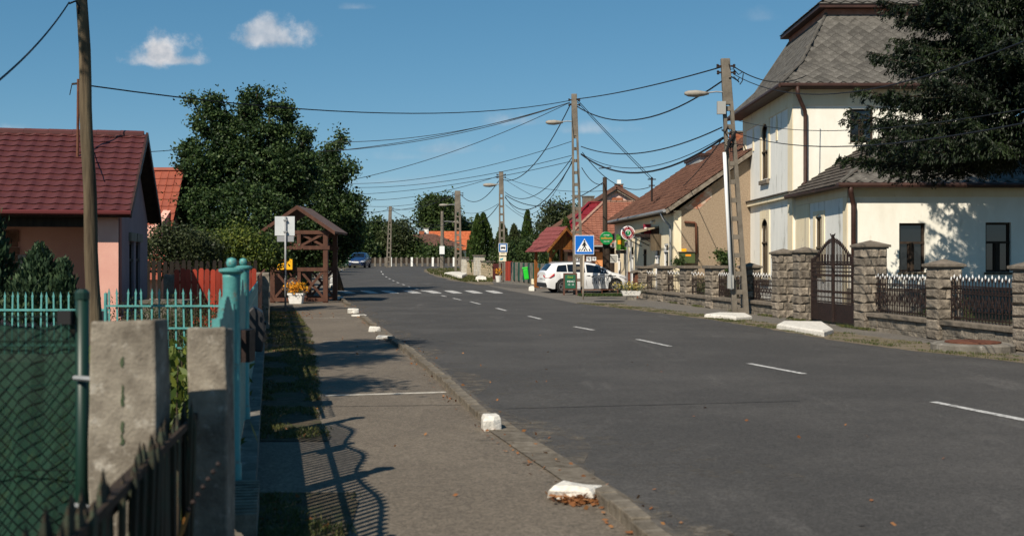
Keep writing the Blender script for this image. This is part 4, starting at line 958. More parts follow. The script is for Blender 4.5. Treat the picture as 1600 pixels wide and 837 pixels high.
def ladder_pole(base, top, wb, wt, label, solid=.22, lamp=None, arm=1.0, rung=.55, slot=True, depth=.18, group='concrete utility poles along the right side', s=1.0):
    b, tp = Vector(base), Vector(top); t = thing('utility_pole', label, 'utility pole', b, group=group)
    H_ = tp - b; P = lambda f: H_*f; W = lambda f: wb + (wt-wb)*f
    zs = 1-solid
    for sd in (-1,1):
        mb = MB(); n = 10
        for i in range(n):
            f0, f1 = zs*i/n, zs*(i+1)/n; lw = .3
            x0, x1 = sd*W(f0)*(.5-lw/2), sd*W(f1)*(.5-lw/2)
            a, c = P(f0)+V(x0,0,0), P(f1)+V(x1,0,0); w0, w1 = W(f0)*lw/2, W(f1)*lw/2; dp = depth/2
            if i == 0: a.z -= .1
            mb.add([a+V(-w0,-dp,0),a+V(w0,-dp,0),a+V(w0,dp,0),a+V(-w0,dp,0),c+V(-w1,-dp,0),c+V(w1,-dp,0),c+V(w1,dp,0),c+V(-w1,dp,0)], [(0,1,5,4),(1,2,6,5),(2,3,7,6),(3,0,4,7)])
        mb.build('pole_chord', M_pole, t, fix=False)
    mb = MB(); H0 = H_.z; z = .12; 
    while z < zs*H0:
        f = z/H0; w = W(f)*.41/2; c = P(f); mb.add([c+V(-w,-.06,-.07),c+V(w,-.06,-.07),c+V(w,.06,-.07),c+V(-w,.06,-.07),c+V(-w,-.06,.07),c+V(w,-.06,.07),c+V(w,.06,.07),c+V(-w,.06,.07)], [(0,3,2,1),(4,5,6,7),(0,1,5,4),(2,3,7,6)]); z += rung
    mb.build('rungs', M_pole, t, kind='stuff')
    mb = MB(); a, c = P(zs-.01), P(1); w0, w1, dp = W(zs)/2, W(1)/2, depth/2
    mb.add([a+V(-w0,-dp-.003,0),a+V(w0,-dp-.003,0),a+V(w0,dp+.003,0),a+V(-w0,dp+.003,0),c+V(-w1,-dp,0),c+V(w1,-dp,0),c+V(w1,dp,0),c+V(-w1,dp,0)], [(0,3,2,1),(4,5,6,7),(0,1,5,4),(1,2,6,5),(2,3,7,6),(3,0,4,7)])
    mb.build('pole_head', M_pole, t, bev=.015)
    if lamp: f = lamp; lamp_parts(t, P(f).z, P(f).x, -.02, arm, s)
    mb = MB()
    for f in (.97, .945):
        c = P(f); mb.bar(c+V(-w1*1.8,-.05,0), c+V(w1*1.8,-.05,0), .04, .05); 
        for sx in (-1,1): mb.lathe(c+V(sx*w1*1.9,-.05,-.06), [(.03,0),(.045,.03),(.03,.06),(.045,.09),(.025,.12)], 6)
    mb.build('insulators', M_iron, t)
    return t
bA = gp(1157, 490); bA.y = 34.6; bA.x = (1157-800)/F*34.6
tA = wp(1133, 92, 34.6)
pA = ladder_pole(bA, tA, .5, .26, 'nearest concrete ladder pole on the right, with lamp, grey box and white cable pipe', .17, .868, .68)
rel = lambda px, py, d, b: wp(px, py, d) - Vector(b)
MB().box(-.13,-.2,-.22,.12,-.06,.16).build('control_box', M_graypl, pA, loc=rel(1126,168,34.6,bA))
MB().tube([rel(1132,238,34.4,bA), rel(1136,320,34.4,bA), rel(1143,452,34.4,bA)], .055, 8).build('cable_pipe', M_whitepl, pA, smooth=True)
MB().box(-.09,-.1,-.2,.09,.02,.2).build('junction_box', M_graypl, pA, loc=rel(1141,440,34.45,bA))
r = random.Random(5)
for k in range(9):
    mb = MB(); p = rel(1132+r.uniform(-5,14), r.choice((105,128,205,228))+r.uniform(-8,8), 34.5, bA); pts = [p]
    for q in range(7): p = p + V(r.uniform(-.13,.16), r.uniform(-.03,.03), r.uniform(-.22,.1)); pts.append(p)
    mb.tube(pts, .016, 5).build('loose_cable', M_wire, pA)
MB().tube([rel(1150,205,34.5,bA),rel(1140,222,34.4,bA),rel(1132,245,34.4,bA)], .04, 6).build('loose_cable', M_wire, pA)
bB = gp(904, 460); tB = wp(897, 147, bB.y)
ladder_pole(bB, tB, .5, .25, 'tall concrete ladder pole behind the pedestrian crossing sign, with street lamp', .2, .862, .7, s=1.1)
bC = gp(785, 437); tC = wp(783, 268, bC.y)
ladder_pole(bC, tC, .5, .3, 'concrete ladder pole rising above the bus stop sign, with street lamp', .2, .88, .55, s=1.3)
bD = V((716-800)/F*104, 104, G(104)); tD = wp(715, 298, 104)
ladder_pole(bD, tD, .68, .5, 'thick concrete ladder pole on the grass corner with two lamp arms', .25, .83, 1.0, s=1.2)
bE = V((607-800)/F*137, 137, G(137)); tE = wp(610, 322, 137)
ladder_pole(bE, tE, .6, .36, 'farthest ladder pole at the bend in front of the hedge trees', .25, None)
t = thing('utility_pole', 'slender pale concrete pole with white meter box at the bend', 'utility pole', V((691-800)/F*130, 130, G(130)))
hh = wp(691, 330, 130).z - G(130)
MB().tube([(0,0,-.1),(0,0,hh)], [.26,.17], 8).build('shaft', M_pole, t); MB().box(-.28,-.45,1.6,.28,-.2,2.5).build('meter_box', M_whitepl, t)
lamp_parts(t, hh*.82, 0, 0, 1.2, 1.2, side=1)
# wooden pole left foreground
bL = V((150-800)/F*17.5, 17.5, 0); tL = wp(126, -60, 17.5)
t = thing('wooden_pole', 'tall brown wooden utility pole leaning slightly in front of the pink house', 'utility pole', bL)
Hh = tL - bL; pts = [Hh*(i/14) + V(.012*math.sin(i*1.3),0,0) for i in range(15)]
mb = MB(); mb.tube(pts, [.112-.03*i/14 for i in range(15)], 14)
mb.build('shaft', pm('pole_timber', (.05,.035,.022), (.19,.145,.09), 7, .9, .014, 26, stretch=(1,1,.07)), t, smooth=True)
MB().tube([rel(122,22,17.4,bL), rel(124,10,17.35,bL), rel(118,2,17.35,bL), rel(108,6,17.35,bL)], .015, 6).build('cable_clamp', M_wire, t)
# wooden pole in front of the orange wall
bW = V((946-800)/F*60, 60, G(60)); tW = wp(945, 277, 60)
t = thing('wooden_pole', 'dark wooden pole carrying the round green pub sign beside the shop', 'utility pole', bW)
MB().tube([(0,0,-.1), tW-bW], [.15,.11], 10).build('shaft', M_dwood, t, smooth=True)
MB().tube([(.1,-.16,0), (.1,-.16,2.6)], .14, 8).build('footing_post', M_dwood, t)
MB().bar((-.35,0,6.3),(.3,0,6.35),.05,.05).build('crossarm', M_iron, t)
# roof masts
def mast(px, y0, y1, d, label):
    b = wp(px, y0, d); t = thing('roof_mast', label, 'mast', b); h = (y0-y1)/F*d
    MB().tube([(0,0,-.3),(0,0,h)], .05, 8).build('tube', M_iron, t); mb = MB(); mb.bar((-.2,0,h-.1),(.2,0,h-.1),.05,.05); mb.bar((-.15,0,h-.4),(.15,0,h-.4),.05,.05); mb.build('bracket', M_iron, t)
mast(1018.5, 305, 277, 56, 'short dark cable mast on the brown shop roof')
for q, (px, y0, y1) in enumerate(((1163,212,150),)): pass

# ------------------------------------------------------------------ cables
CN = [0]
def cable(a, b, sag, r, label, n=18, group='overhead cables'):
    a, b = Vector(a), Vector(b); pts = []
    for i in range(n+1):
        f = i/n; p = a.lerp(b, f); p.z -= sag*4*f*(1-f); pts.append(p)
    mb = MB(a); mb.tube(pts, r, 5, cap=False); o = mb.build('overhead_cable', M_wire, None, smooth=True, fix=False); o.location = a
    return tag(o, label, 'cable', group)
dA, dB, dC, dD, dE = 34.6, bB.y, bC.y, 104, 137
cable(wp(1130,104,dA), wp(900,155,dB), .12, .022, 'highest taut cable between the two nearest ladder poles')
cable(wp(1128,127,dA), wp(901,166,dB), .9, .026, 'deeply sagging cable just below the highest one between the nearest ladder poles')
cable(wp(1128,199,dA), wp(908,229,dB), .55, .022, 'thin upper line of the lower cables joining the two nearest ladder poles')
cable(wp(1130,216,dA), wp(908,241,dB), .95, .034, 'thickest sagging cable low between the two nearest ladder poles')
cable(wp(1130,214,dA), wp(908,240,dB), .8, .014, 'thin wire running just above the thickest sagging cable')
cable(wp(901,158,dB), wp(1018,281,56), .05, .016, 'left of two straight service wires down to the shop roof mast')
cable(wp(903,157,dB), wp(1021,280,56), .05, .016, 'right of two straight service wires down to the shop roof mast')
cable(wp(910,238,dB), wp(1016,292,56), .7, .018, 'curved wire from mid pole down to the shop roof mast')
cable(wp(892,157,dB), wp(126,132,25.4), .62, .017, 'long cable crossing the sky to the mast on the wine red roof')
for k, (x, y, dd, s) in enumerate([(505,222,54,.5),(470,238,54,.5),(520,236,54,.3),(535,284,58,.4)]):
    cable(wp(891,160,dB), wp(x,y,dd), s, .015, ['topmost of the wires fanning from the tall pole into the big tree','second wire of the fan running into the big tree','third wire of the fan running into the big tree','steepest lowest wire of the fan running into the big tree'][k])
cable(wp(892,162,dB), wp(786,281,dC), 1.1, .026, 'thick sagging cable dropping from the tall pole to the bus stop pole')
for k, (y0,y1,s,r_) in enumerate([(243,300,1.1,.02),(250,308,1.5,.026),(247,306,1.9,.013)]):
    cable(wp(896,y0,dB), wp(789,y1,dC), s, r_, ['upper sagging line of three low ones left of the tall pole','thick middle line of three low ones left of the tall pole','thin lowest line of three low ones left of the tall pole'][k])
for k, (y0,x,y,dd,s) in enumerate([(221,545,287,70,.5),(243,550,293,72,.4),(252,548,304,75,.3)]):
    cable(wp(893,y0,dB), wp(x,y,dd), s, .014, ['upper of three long faint lines toward the big tree from mid pole','middle of three long faint lines toward the big tree from mid pole','lowest of three long faint lines toward the big tree from mid pole'][k])
cable(wp(779,275,dC), wp(572,313,90), .4, .018, 'line from the bus stop pole top toward the left trees')
cable(wp(779,283,dC), wp(720,304,dD), 1.0, .026, 'sagging cable between the bus stop pole and the corner pole')
cable(wp(779,320,dC), wp(720,337,dD), 1.0, .026, 'lower sagging cable between the bus stop pole and the corner pole')
cable(wp(779,318,dC), wp(720,330,dD), .4, .016, 'thin lower wire between the bus stop pole and the corner pole')
cable(wp(712,302,dD), wp(612,326,dE), .6, .026, 'cable from the corner pole to the farthest pole')
cable(wp(712,304,dD), wp(570,322,110), .4, .02, 'wire from the corner pole into the roadside trees')
cable(wp(712,306,dD), wp(560,330,120), .5, .02, 'second wire from the corner pole into the roadside trees')
cable(wp(607,327,dE), wp(545,333,150), .3, .026, 'wire leaving the farthest pole to the left')
cable(wp(607,344,dE), wp(540,341,150), .3, .026, 'lower wire leaving the farthest pole to the left')
cable(wp(612,328,dE), wp(696,352,130), .5, .026, 'wire between the farthest pole and the slender pale pole')
cable(wp(612,346,dE), wp(714,343,dD), .9, .026, 'low wire from the farthest pole to the corner pole')
cable(wp(790,278,dC), wp(946,298,60), .35, .014, 'taut wire between the bus stop pole and the wooden pole')
cable(wp(790,305,dC), wp(944,284,60), 1.0, .026, 'sagging cable between the bus stop pole and the wooden pole')
cable(wp(790,281,dC), wp(896,330,60), .2, .013, 'thin wire descending right from the bus stop pole toward the red roof')
cable(wp(790,320,dC), wp(850,352,70), .2, .014, 'lowest thin wire descending right from the bus stop pole')
cable(wp(909,262,dB), wp(944,287,60), .3, .018, 'short wire from the tall pole to the wooden pole')
cable(wp(1146,104,dA), wp(1260,118,41), .35, .017, 'frayed short line from the nearest pole to the tower roof')
cable(wp(1146,116,dA), wp(1760,-5,12), .8, .012, 'thick cable sweeping right from the nearest pole top across the slate roof')
cable(wp(1148,187,dA), wp(1760,140,12), .38, .008, 'thin cable sweeping right across the tower window')
cable(wp(1148,207,dA), wp(1760,158,12), .45, .012, 'thick lower cable sweeping right across the tower wall')
cable(wp(1128,218,dA), wp(1068,290,52), .1, .017, 'wire dropping from the nearest pole to the shop roof')
cable(wp(108,4,17.4), wp(-60,170,9), .12, .011, 'black cable dropping from the wooden pole out of view on the left')
cable(wp(126,238,24), wp(285,233,46), .05, .012, 'faint thin wire between the pink house and the orange roof')
cable(wp(230,233,40), wp(288,233,46), .01, .012, 'short faint wire above the orange roof')
bpy.data.objects.remove([o for o in bpy.data.objects if o.get('label') == 'short faint wire above the orange roof'][0])

# ------------------------------------------------------------------ turquoise fence in the yard
tf = thing('turquoise_fence', 'turquoise iron picket fence on a low concrete base in front of the pink house', 'fence', (-6.5, 19, 0))
OT = tf.location
def ybar(x, y): return V(x, y, 0)
mb = MB(OT); y0 = 19.0
XA, XB, XM = wp(-60,0,19).x, wp(352,0,18.6).x, wp(172,0,19).x
pk = MB(); pk.box(-.014,-.006,0,.014,.006,.97); pk.prism([(-.022,-.006,.971),(.022,-.006,.971),(.0,-.006,1.06)], (0,.012,0)); pkm = pk.mesh('picket'); pkm.materials.append(M_turq)
x = XA; k = 0
while x < XM: inst('picket', pkm, tf, V(x,y0,.06)-OT, rot=(0,rnd.uniform(-.02,.02),0)); x += .118
x = XM+.1
while x < XB: inst('picket', pkm, tf, V(x,18.7,.1)-OT, rot=(0,rnd.uniform(-.035,.035),0), scale=(1,1,1.02)); x += .135
MB(OT).box(XA,y0-.03,.80,XM,y0+.0,.835).build('rail', M_turq, tf); MB(OT).box(XA,y0-.03,.22,XM,y0+.0,.255).build('rail', M_turq, tf)
for z in (.88,.52,.2): MB(OT).box(XM+.05,18.66,z,XB,18.69,z+.03).build('rail', M_turq, tf)
MB(OT).tube([(XM,18.8,0),(XM,18.8,1.1)], .03, 8).build('post', M_turq, tf)
MB(OT).box(XA,18.55,-.1,XB+.1,19.15,.09).build('concrete_base', M_conc, tf)

# ------------------------------------------------------------------ gate pillars, gate leaf and fence along the left pavement
def lpost(d, rad, zt, label):
    t = thing('gate_post', label, 'gate post', (LX(d), d, 0), group='turquoise gate posts')
    MB().lathe((0,0,.0), [(rad*1.15,.0),(rad*1.15,.3),(rad,.31),(rad,zt-.12),(rad*1.05,zt-.1)], 20).build('tube', M_turq, t, smooth=False).data.shade_smooth()
    MB().lathe((0,0,zt-.1), [(rad*1.0,0),(rad*1.45,.02),(rad*1.45,.035),(rad*.5,.045)], 20).build('cap_disc', M_turq, t)
    MB().lathe((0,0,zt-.055), [(.004,0),(.028,.006),(.036,.03),(.028,.058),(.004,.066)], 14).build('ball', M_turq, t, smooth=True)
    return t
lpost(7.6, .058, 1.65, 'nearer round turquoise post with ball top at the foreground gate')
lpost(10.5, .056, 1.65, 'farther round turquoise post with ball top behind the gate leaf')
gl_ = thing('turquoise_gate', 'turquoise iron gate leaf with arched top between the two ball topped posts', 'gate', (LX(9), 9.0, 0)); OGL = gl_.location
def LP(d, z, o=0): return V(LX(d)+o, d, z)
def leafgate(root, off, a, b, zb, z0, rise, sp=.07, solid=None):
    mb = MB(off); n = int((b-a)/sp); prof = lambda d: z0 + rise*math.sin(math.pi*min(1,max(0,(d-a)/(b-a))))**2
    for i in range(n+1):
        d = a+(b-a)*i/n; mb.bar(LP(d,zb), LP(d,prof(d)+.06), .03, .03)
    for i in range(12):
        d, d2 = a+(b-a)*i/12, a+(b-a)*(i+1)/12; mb.bar(LP(d,prof(d)), LP(d2,prof(d2)), .02, .024)
    for z in (zb+.04, zb+.45, z0-.22): mb.bar(LP(a,z), LP(b,z), .025, .04)
    for d in (a, b): mb.bar(LP(d,zb-.1), LP(d,z0+.1), .04, .04)
    mb.build('leaf_frame', M_turq, root, fix=False, kind='stuff')
    if solid: MB(off).bar(LP(a,zb+.24), LP(b,zb+.24), .01, .44).build('sheet_panel', M_turq, root)
leafgate(gl_, OGL, 7.7, 9.05, .22, 1.26, .16, .1, 1); leafgate(gl_, OGL, 9.1, 10.4, .22, 1.26, .16, .1, 1)
MB(OGL).box(LX(9)+.02,8.95,.85,LX(9)+.1,9.15,1.1).build('lock_box', M_iron, gl_)
sg = thing('side_gate', 'turquoise iron railing panel just before the nearer ball topped post', 'gate', (LX(7), 7.0, 0))
leafgate(sg, sg.location, 5.62, 7.5, .22, 1.26, .12, .1, 1)
pf = thing('pavement_fence', 'turquoise iron fence with curled tops running along the pavement beyond the gate', 'fence', (LX(14), 14, 0)); OPF = pf.location
mb = MB(OPF); d = 10.9
while d < 20:
    mb.bar(LP(d,.2), LP(d,1.22), .016, .016)
    for q in range(4): 
        a0_, a1_ = q*.9, (q+1)*.9; mb.bar(LP(d+.05-.05*math.cos(a0_),1.22+.05*math.sin(a0_)), LP(d+.05-.05*math.cos(a1_),1.22+.05*math.sin(a1_)), .014, .014)
    d += .14
for z in (.3,.7,1.1): mb.bar(LP(10.9,z), LP(20,z), .02, .035)
MB(OPF).bar(LP(10.9,.6), LP(20,.6), .012, .8).build('sheet_panel', M_turq, pf)
mb.build('iron_bars', M_turq, pf, fix=False, kind='stuff')
MB(OPF).add([LP(7.3,-.05,-.12),LP(7.3,-.05,.16),LP(20,-.05,.12),LP(20,-.05,-.12),LP(7.3,.2,-.12),LP(7.3,.2,.16),LP(20,.2,.12),LP(20,.2,-.12)], [(0,3,2,1),(4,5,6,7),(0,1,5,4),(1,2,6,5),(2,3,7,6),(3,0,4,7)]).build('concrete_base', M_conc, pf)
# ribbed base in front of the gate post
mb = MB(); 
for i in range(22): mb.box(-.11,i*.045,0,.11,i*.045+.036,.2+.01*(i%2))
o = mb.build('ribbed_threshold', M_concpost, None, kind=None); o.location = (LX(6.9)+.14, 6.55, 0); o.rotation_euler = (0,0,.2); tag(o, 'short ribbed concrete block at the foot of the nearer turquoise post', 'concrete block')
lb = thing('letterbox', 'dark grey rounded letterbox on the fence behind the farther turquoise post', 'letterbox', LP(12.2,.8,.06), .2)
MB().prism([(-.06,-.2,-.1),(.1,-.2,-.12),(.13,-.2,.1),(.1,-.2,.3),(0,-.2,.36),(-.06,-.2,.3)], (0,.4,0)).build('box', pm('dark_grey_plastic', (.03,.03,.032), rough=.5), lb, bev=.02)
MB().box(.09,-.15,.16,.135,.15,.19).build('slot', M_black, lb)
# concrete posts in the foreground
def concpost(x, y, w, dp, h, label, rz=.1, seed=0):
    r = random.Random(seed); mb = MB(); n = 9
    vs = []
    for i in range(n+1):
        z = -.1+(h+.1)*i/n; j = lambda: r.uniform(-.006,.006)
        s = 1 if i < n else .96
        for sx, sy in ((-1,-1),(0,-1),(1,-1),(1,0),(1,1),(-1,1)): vs.append((sx*w/2*s+j(), sy*dp/2*s+j(), z+(r.uniform(-.012,.012) if i == n else 0)))
    fs = [tuple(range(6))[::-1], tuple(range(6*n, 6*n+6))] + [(6*i+k, 6*i+(k+1)%6, 6*i+6+(k+1)%6, 6*i+6+k) for i in range(n) for k in range(6)]
    o = mb.add(vs, fs).build('concrete_post', M_concpost, None, bev=.012); o.location = (x, y, 0); o.rotation_euler = (0,0,rz)
    return tag(o, label, 'post', 'concrete fence posts')
concpost(-1.625, 4.9, .285, .2, 1.39, 'wide weathered concrete post with moss stains in the left foreground', .02, 1)
concpost(-1.41, 5.4, .183, .18, 1.33, 'narrower concrete post standing against the turquoise round post', .05, 2)
concpost(LX(27), 27, .35, .3, 1.34, 'tan concrete post at the end of the brown board fence by the shelter', .2, 3)
concpost((268-800)/F*26, 26, .32, .3, 1.3, 'grey concrete post at the left end of the dark red board fence', .2, 4)
mo = bpy.data.objects['concrete_post']; rq = random.Random(8)
for zz in (1.22, 1.1, 1.06, .95, .9, .72):
    pts = [(.0+rq.uniform(-.004,.004)+.009*math.cos(a)*rq.uniform(.5,1), -.104, zz+.03*math.sin(a)*rq.uniform(.6,1.1)) for a in [k*math.pi/4 for k in range(8)]]
    MB().prism(pts, (0,.006,0)).build('moss', pm('green_moss', (.04,.07,.03), (.1,.12,.07), 30), mo)
# green chain link fence with shade netting
cf = thing('chain_link_fence', 'dark green chain link fence with shade netting and round post at the left edge', 'fence', (-1.98, 5.2, 0)); OC = cf.location
M_gpost = pm('green_post_paint', (.004,.03,.02), rough=.45, spec=.5)
MB(OC).tube([(-1.94,5.2,-.05),(-1.94,5.2,1.5)], .03, 12).build('post', M_gpost, cf, smooth=True)
MB(OC).lathe((-1.94,5.2,1.5), [(.033,-.03),(.033,.0),(.02,.015)], 12).build('post_cap', M_gpost, cf)
M_gw = pm('green_wire', (.004,.012,.009), rough=.5)
mb = MB(OC); xa, xb, za, zb_ = -3.6, -1.97, .02, 1.4; s = .062; k = -30
while k < 60:
    for sg_ in (-1,1):
        # line x = x0 + sg*z
        x0 = (xa + k*s) if sg_ > 0 else (xb - k*s)
        ts = sorted([((xa-x0)*sg_, ), ((xb-x0)*sg_, )]); z0, z1 = max(za, min(ts)[0]), min(zb_, max(ts)[0])
        if z1-z0 > .01: mb.bar((x0+sg_*z0,5.2+.002*sg_,z0), (x0+sg_*z1,5.2+.002*sg_,z1), .0035, .0035, up=(0,1,0))
    k += 1
mb.build('wire_mesh', M_gw, cf, fix=False, kind='stuff')
for z in (.05,.7,1.28,1.39): MB(OC).tube([(xa,5.195,z),(xb,5.195,z)], .0035, 5).build('tension_wire', M_gw, cf)
nm = pm('shade_netting', (.008,.04,.026), (.012,.055,.035), 3, .8); N, L = nm.node_tree.nodes, nm.node_tree.links
tr = N.new('ShaderNodeBsdfTransparent'); mx = N.new('ShaderNodeMixShader'); mx.inputs[0].default_value = .07
L.new(N['Principled BSDF'].outputs[0], mx.inputs[1]); L.new(tr.outputs[0], mx.inputs[2]); L.new(mx.outputs[0], N['Material Output'].inputs[0])
mb = MB(OC); n = 30; vs = []
for j in range(6):
    for i in range(n+1): vs.append((xa+(xb-xa)*i/n, 5.24+.012*math.sin(i*1.1+j*.7)+.008*math.sin(i*2.3-j), .02+(1.33+.01*math.sin(i*.9))*j/5))
mb.add(vs, [(j*(n+1)+i, j*(n+1)+i+1, (j+1)*(n+1)+i+1, (j+1)*(n+1)+i) for j in range(5) for i in range(n)]).build('netting', nm, cf, fix=False)
for z in (.55, 1.12): MB(OC).tube([(-1.96,5.16,z),(-1.78,5.06,z)], .012, 6).build('fixing_bolt', M_grey, cf)
MB(OC).box(-2.03,5.14,1.36,-1.97,5.19,1.42).build('clamp', M_black, cf); MB(OC).box(-2.03,5.15,.52,-1.95,5.2,.55).build('clamp', M_gpost, cf)
# old picket fence running toward the camera
pkf = thing('old_picket_fence', 'old dark picket fence with peeling green paint running from foreground to concrete post', 'fence', (-1.4, 4.5, 0)); OPK = pkf.location
M_peel = pm('peeling_green_wood', (.045,.032,.02), (.09,.065,.04), 6, .9, .008, 50, c3=(.015,.075,.05), s3=5, w3=.47, var=.5, stretch=(1,1,.25))
PKX = lambda d: -1.475 + (5.32-d)*.138
d = 2.4; r = random.Random(9); var = []
for q in range(4):
    mb = MB(); h = 1.0; w = .03; t_ = .009
    mb.add([(-t_,-w,0),(t_,-w,0),(t_,w,0),(-t_,w,0),(-t_,-w,h-.06),(t_,-w,h-.06),(t_,w,h-.06),(-t_,w,h-.06),(0,-.012+r.uniform(-.01,.01),h+r.uniform(-.01,.03)),(0,.012,h+r.uniform(-.01,.03))],
           [(0,3,2,1),(0,1,5,4),(1,2,6,5),(2,3,7,6),(3,0,4,7),(4,5,8),(5,6,9,8),(6,7,9),(7,4,8,9)])
    me = mb.mesh('picket'); me.materials.append(M_peel); var.append(me)
while d < 5.3:
    inst('picket', r.choice(var), pkf, V(PKX(d), d, r.uniform(-.05,.0)) - OPK, rot=(r.uniform(-.03,.03), r.uniform(-.04,.04), .13+r.uniform(-.08,.08)), scale=(1,1,r.uniform(.98,1.05))); d += .066
for z in (.25,.88): MB(OPK).bar((PKX(2.3)-.03,2.3,z), (PKX(5.35)-.03,5.35,z), .035, .07).build('rail', M_dwood, pkf)
MB(OPK).bar((PKX(2.3)+.018,2.3,.92), (PKX(5.35)+.018,5.35,.93), .016, .03).build('top_batten', M_dwood, pkf)
o = MB().tube([(0,0,0),(.03,.02,.3),(.1,.05,.52)], [.012,.012,.007], 6).build('orange_stick', pm('ochre_plastic', (.35,.16,.04), rough=.6), None); o.location = (PKX(4.1)+.04, 4.1, .22); tag(o, 'thin ochre stick leaning on the old picket fence in the foreground', 'stick')
o = MB(); 
for i in range(7): o.lathe((i*.016, i*.008, i*.026), [(.004,0),(.011,.008),(.004,.018)], 8)
o = o.build('chain', M_iron, None, kind=None); o.location = (PKX(4.1)+.14, 4.15, .74); tag(o, 'short beaded chain hanging above the ochre stick', 'chain')

# ------------------------------------------------------------------ red and brown board fences
def boardfence(name, label, a, b, zt, sp, w, m, pointed=True, y_off=0):
    a, b = Vector(a), Vector(b); t = thing(name, label, 'fence', a); L_ = (b-a).length; u = (b-a).normalized(); rz = math.atan2(u.y, u.x)
    mb = MB(); mb.box(-w/2,-.012,.05,w/2,.012,zt-.04)
    mb.prism([(-w/2,-.012,zt-.039),(w/2,-.012,zt-.039),(w*.25,-.012,zt),(-w*.25,-.012,zt)], (0,.024,0)); me = mb.mesh('board'); me.materials.append(m)
    x = 0; r = random.Random(len(label))
    while x < L_: inst('board', me, t, u*x, rot=(0,r.uniform(-.012,.012),rz), scale=(1,1,r.uniform(.985,1.01))); x += sp
    for z in (.3, zt-.3): MB().bar(u*0+V(0,.03,z)*1, u*L_+V(0,.03,z), .03, .07).build('rail', m, t)
    return t
boardfence('red_board_fence', 'dark red vertical board fence behind the turquoise pickets', (-7.42,25.5,0), (-5.66,25.8,0), 1.44, .128, .108, M_redfence)
boardfence('brown_board_fence', 'nearly black weathered board fence between pink house and red fence', (-10.3,31.5,0), (-7.1,32.2,0), 1.62, .16, .1, pm('blackened_boards', (.012,.01,.008), (.03,.022,.016), 6))
boardfence('pavement_board_fence', 'brown board fence running along the pavement to the timber shelter', (LX(20.5),20.5,0), (LX(40.5),40.5,0), 1.35, .2, .15, M_brownpaint)
o = MB().box(-.4,-.35,0,.4,.35,.75).box(-.45,-.4,.76,.45,.4,.83).build('yard_bench', pm('grey_board', (.1,.09,.075), (.18,.16,.13), 6), None); o.location = (-7.0, 23.4, 0); tag(o, 'low grey lidded box standing in the yard behind the turquoise fence', 'box')

# ------------------------------------------------------------------ timber shelter
SX, SY = -9.05, 43.6
st = thing('timber_shelter', 'brown timber roadside shelter with pitched roof and crossed braces', 'shelter', (SX, SY, 0), .0)
w_, dp_ = 2.0, 2.3; pz = 2.72
for (x, y) in ((.0,0),(w_,0),(0,dp_),(w_,dp_)): MB().box(x-.09,y-.09,-.02,x+.09,y+.09,pz).build('post', M_brownpaint, st, bev=.01)
for y in (0, dp_):
    for z0, z1 in ((.06,.2),(1.2,1.34),(2.02,2.16),(2.6,2.74)): MB().box(-.16 if z0 > 2 else -.09,y-.07-.045,z0,w_+.16 if z0 > 2 else w_+.09,y-.047 if 1 else y,z1).build('rail', M_brownpaint, st)
    for (za,zb2) in ((.22,1.18),(2.17,2.6)):
        MB().box(w_/2-.07,y-.1,za,w_/2+.07,y-.03,zb2).build('stud', M_brownpaint, st)
        for xa_, xb_ in ((.1,w_/2-.08),(w_/2+.08,w_-.1)):
            MB().bar((xa_,y-.055,za),(xb_,y-.055,zb2), .04, .09).build('brace', M_brownpaint, st)
            MB().bar((xa_,y-.012,zb2),(xb_,y-.012,za), .04, .09).build('brace', M_brownpaint, st)
for z0 in (1.22,2.62): MB().box(-.05,.1,z0,.05,dp_-.1,z0+.12).build('side_rail', M_brownpaint, st)
for k in range(9): MB().box(-.03,.12+k*.24,.1,.0,.12+k*.24+.2,1.2).build('wall_board', M_brownpaint, st)
zr, ze, ov2 = 3.58, 2.62, .42
for s in (-1,1):
    xe = w_/2+s*(w_/2+ov2)
    MB().prism([(w_/2,-.45,zr),(xe,-.45,ze),(xe,-.45,ze+.06),(w_/2,-.45,zr+.07)], (0,dp_+.9,0)).build('roof_slope', M_brownpaint, st)
    MB().prism([(w_/2,-.5,zr-.06),(xe,-.5,ze-.06),(xe,-.5,ze+.08),(w_/2,-.5,zr+.09)], (0,.048,0)).build('barge_board', M_brownpaint, st)
    MB().prism([(w_/2,-.46,zr+.072),(xe+s*.02,-.46,ze+.062),(xe+s*.02,-.46,ze+.075),(w_/2,-.46,zr+.088)], (0,dp_+.92,0)).build('roof_felt', pm('pale_flashing', (.13,.08,.07), (.2,.14,.12), 5), st)
yb = thing('yellow_box', 'bright yellow flat box hung on the timber shelter behind the sign pole', 'box', wp(445.5, 421, 43.3))
MB().box(-.28,-.06,0,-.04,.06,.4).build('half', pm('bright_yellow', (.85,.42,.01), rough=.5), yb); MB().box(.0,-.06,0,.28,.06,.41).build('half', MATS['bright_yellow'], yb)
pl = thing('flower_planter', 'white square planter with orange flowers at the front of the timber shelter', 'planter', gp(463, 474.5))
MB().add([(-.22,-.2,0),(.22,-.2,0),(.22,.2,0),(-.22,.2,0),(-.28,-.25,.38),(.28,-.25,.38),(.28,.25,.38),(-.28,.25,.38)], [(0,3,2,1),(4,5,6,7),(0,1,5,4),(1,2,6,5),(2,3,7,6),(3,0,4,7)]).build('tub', M_white, pl, bev=.015)
MB().box(-.29,-.26,.33,.29,.26,.395).build('rim', M_white, pl)
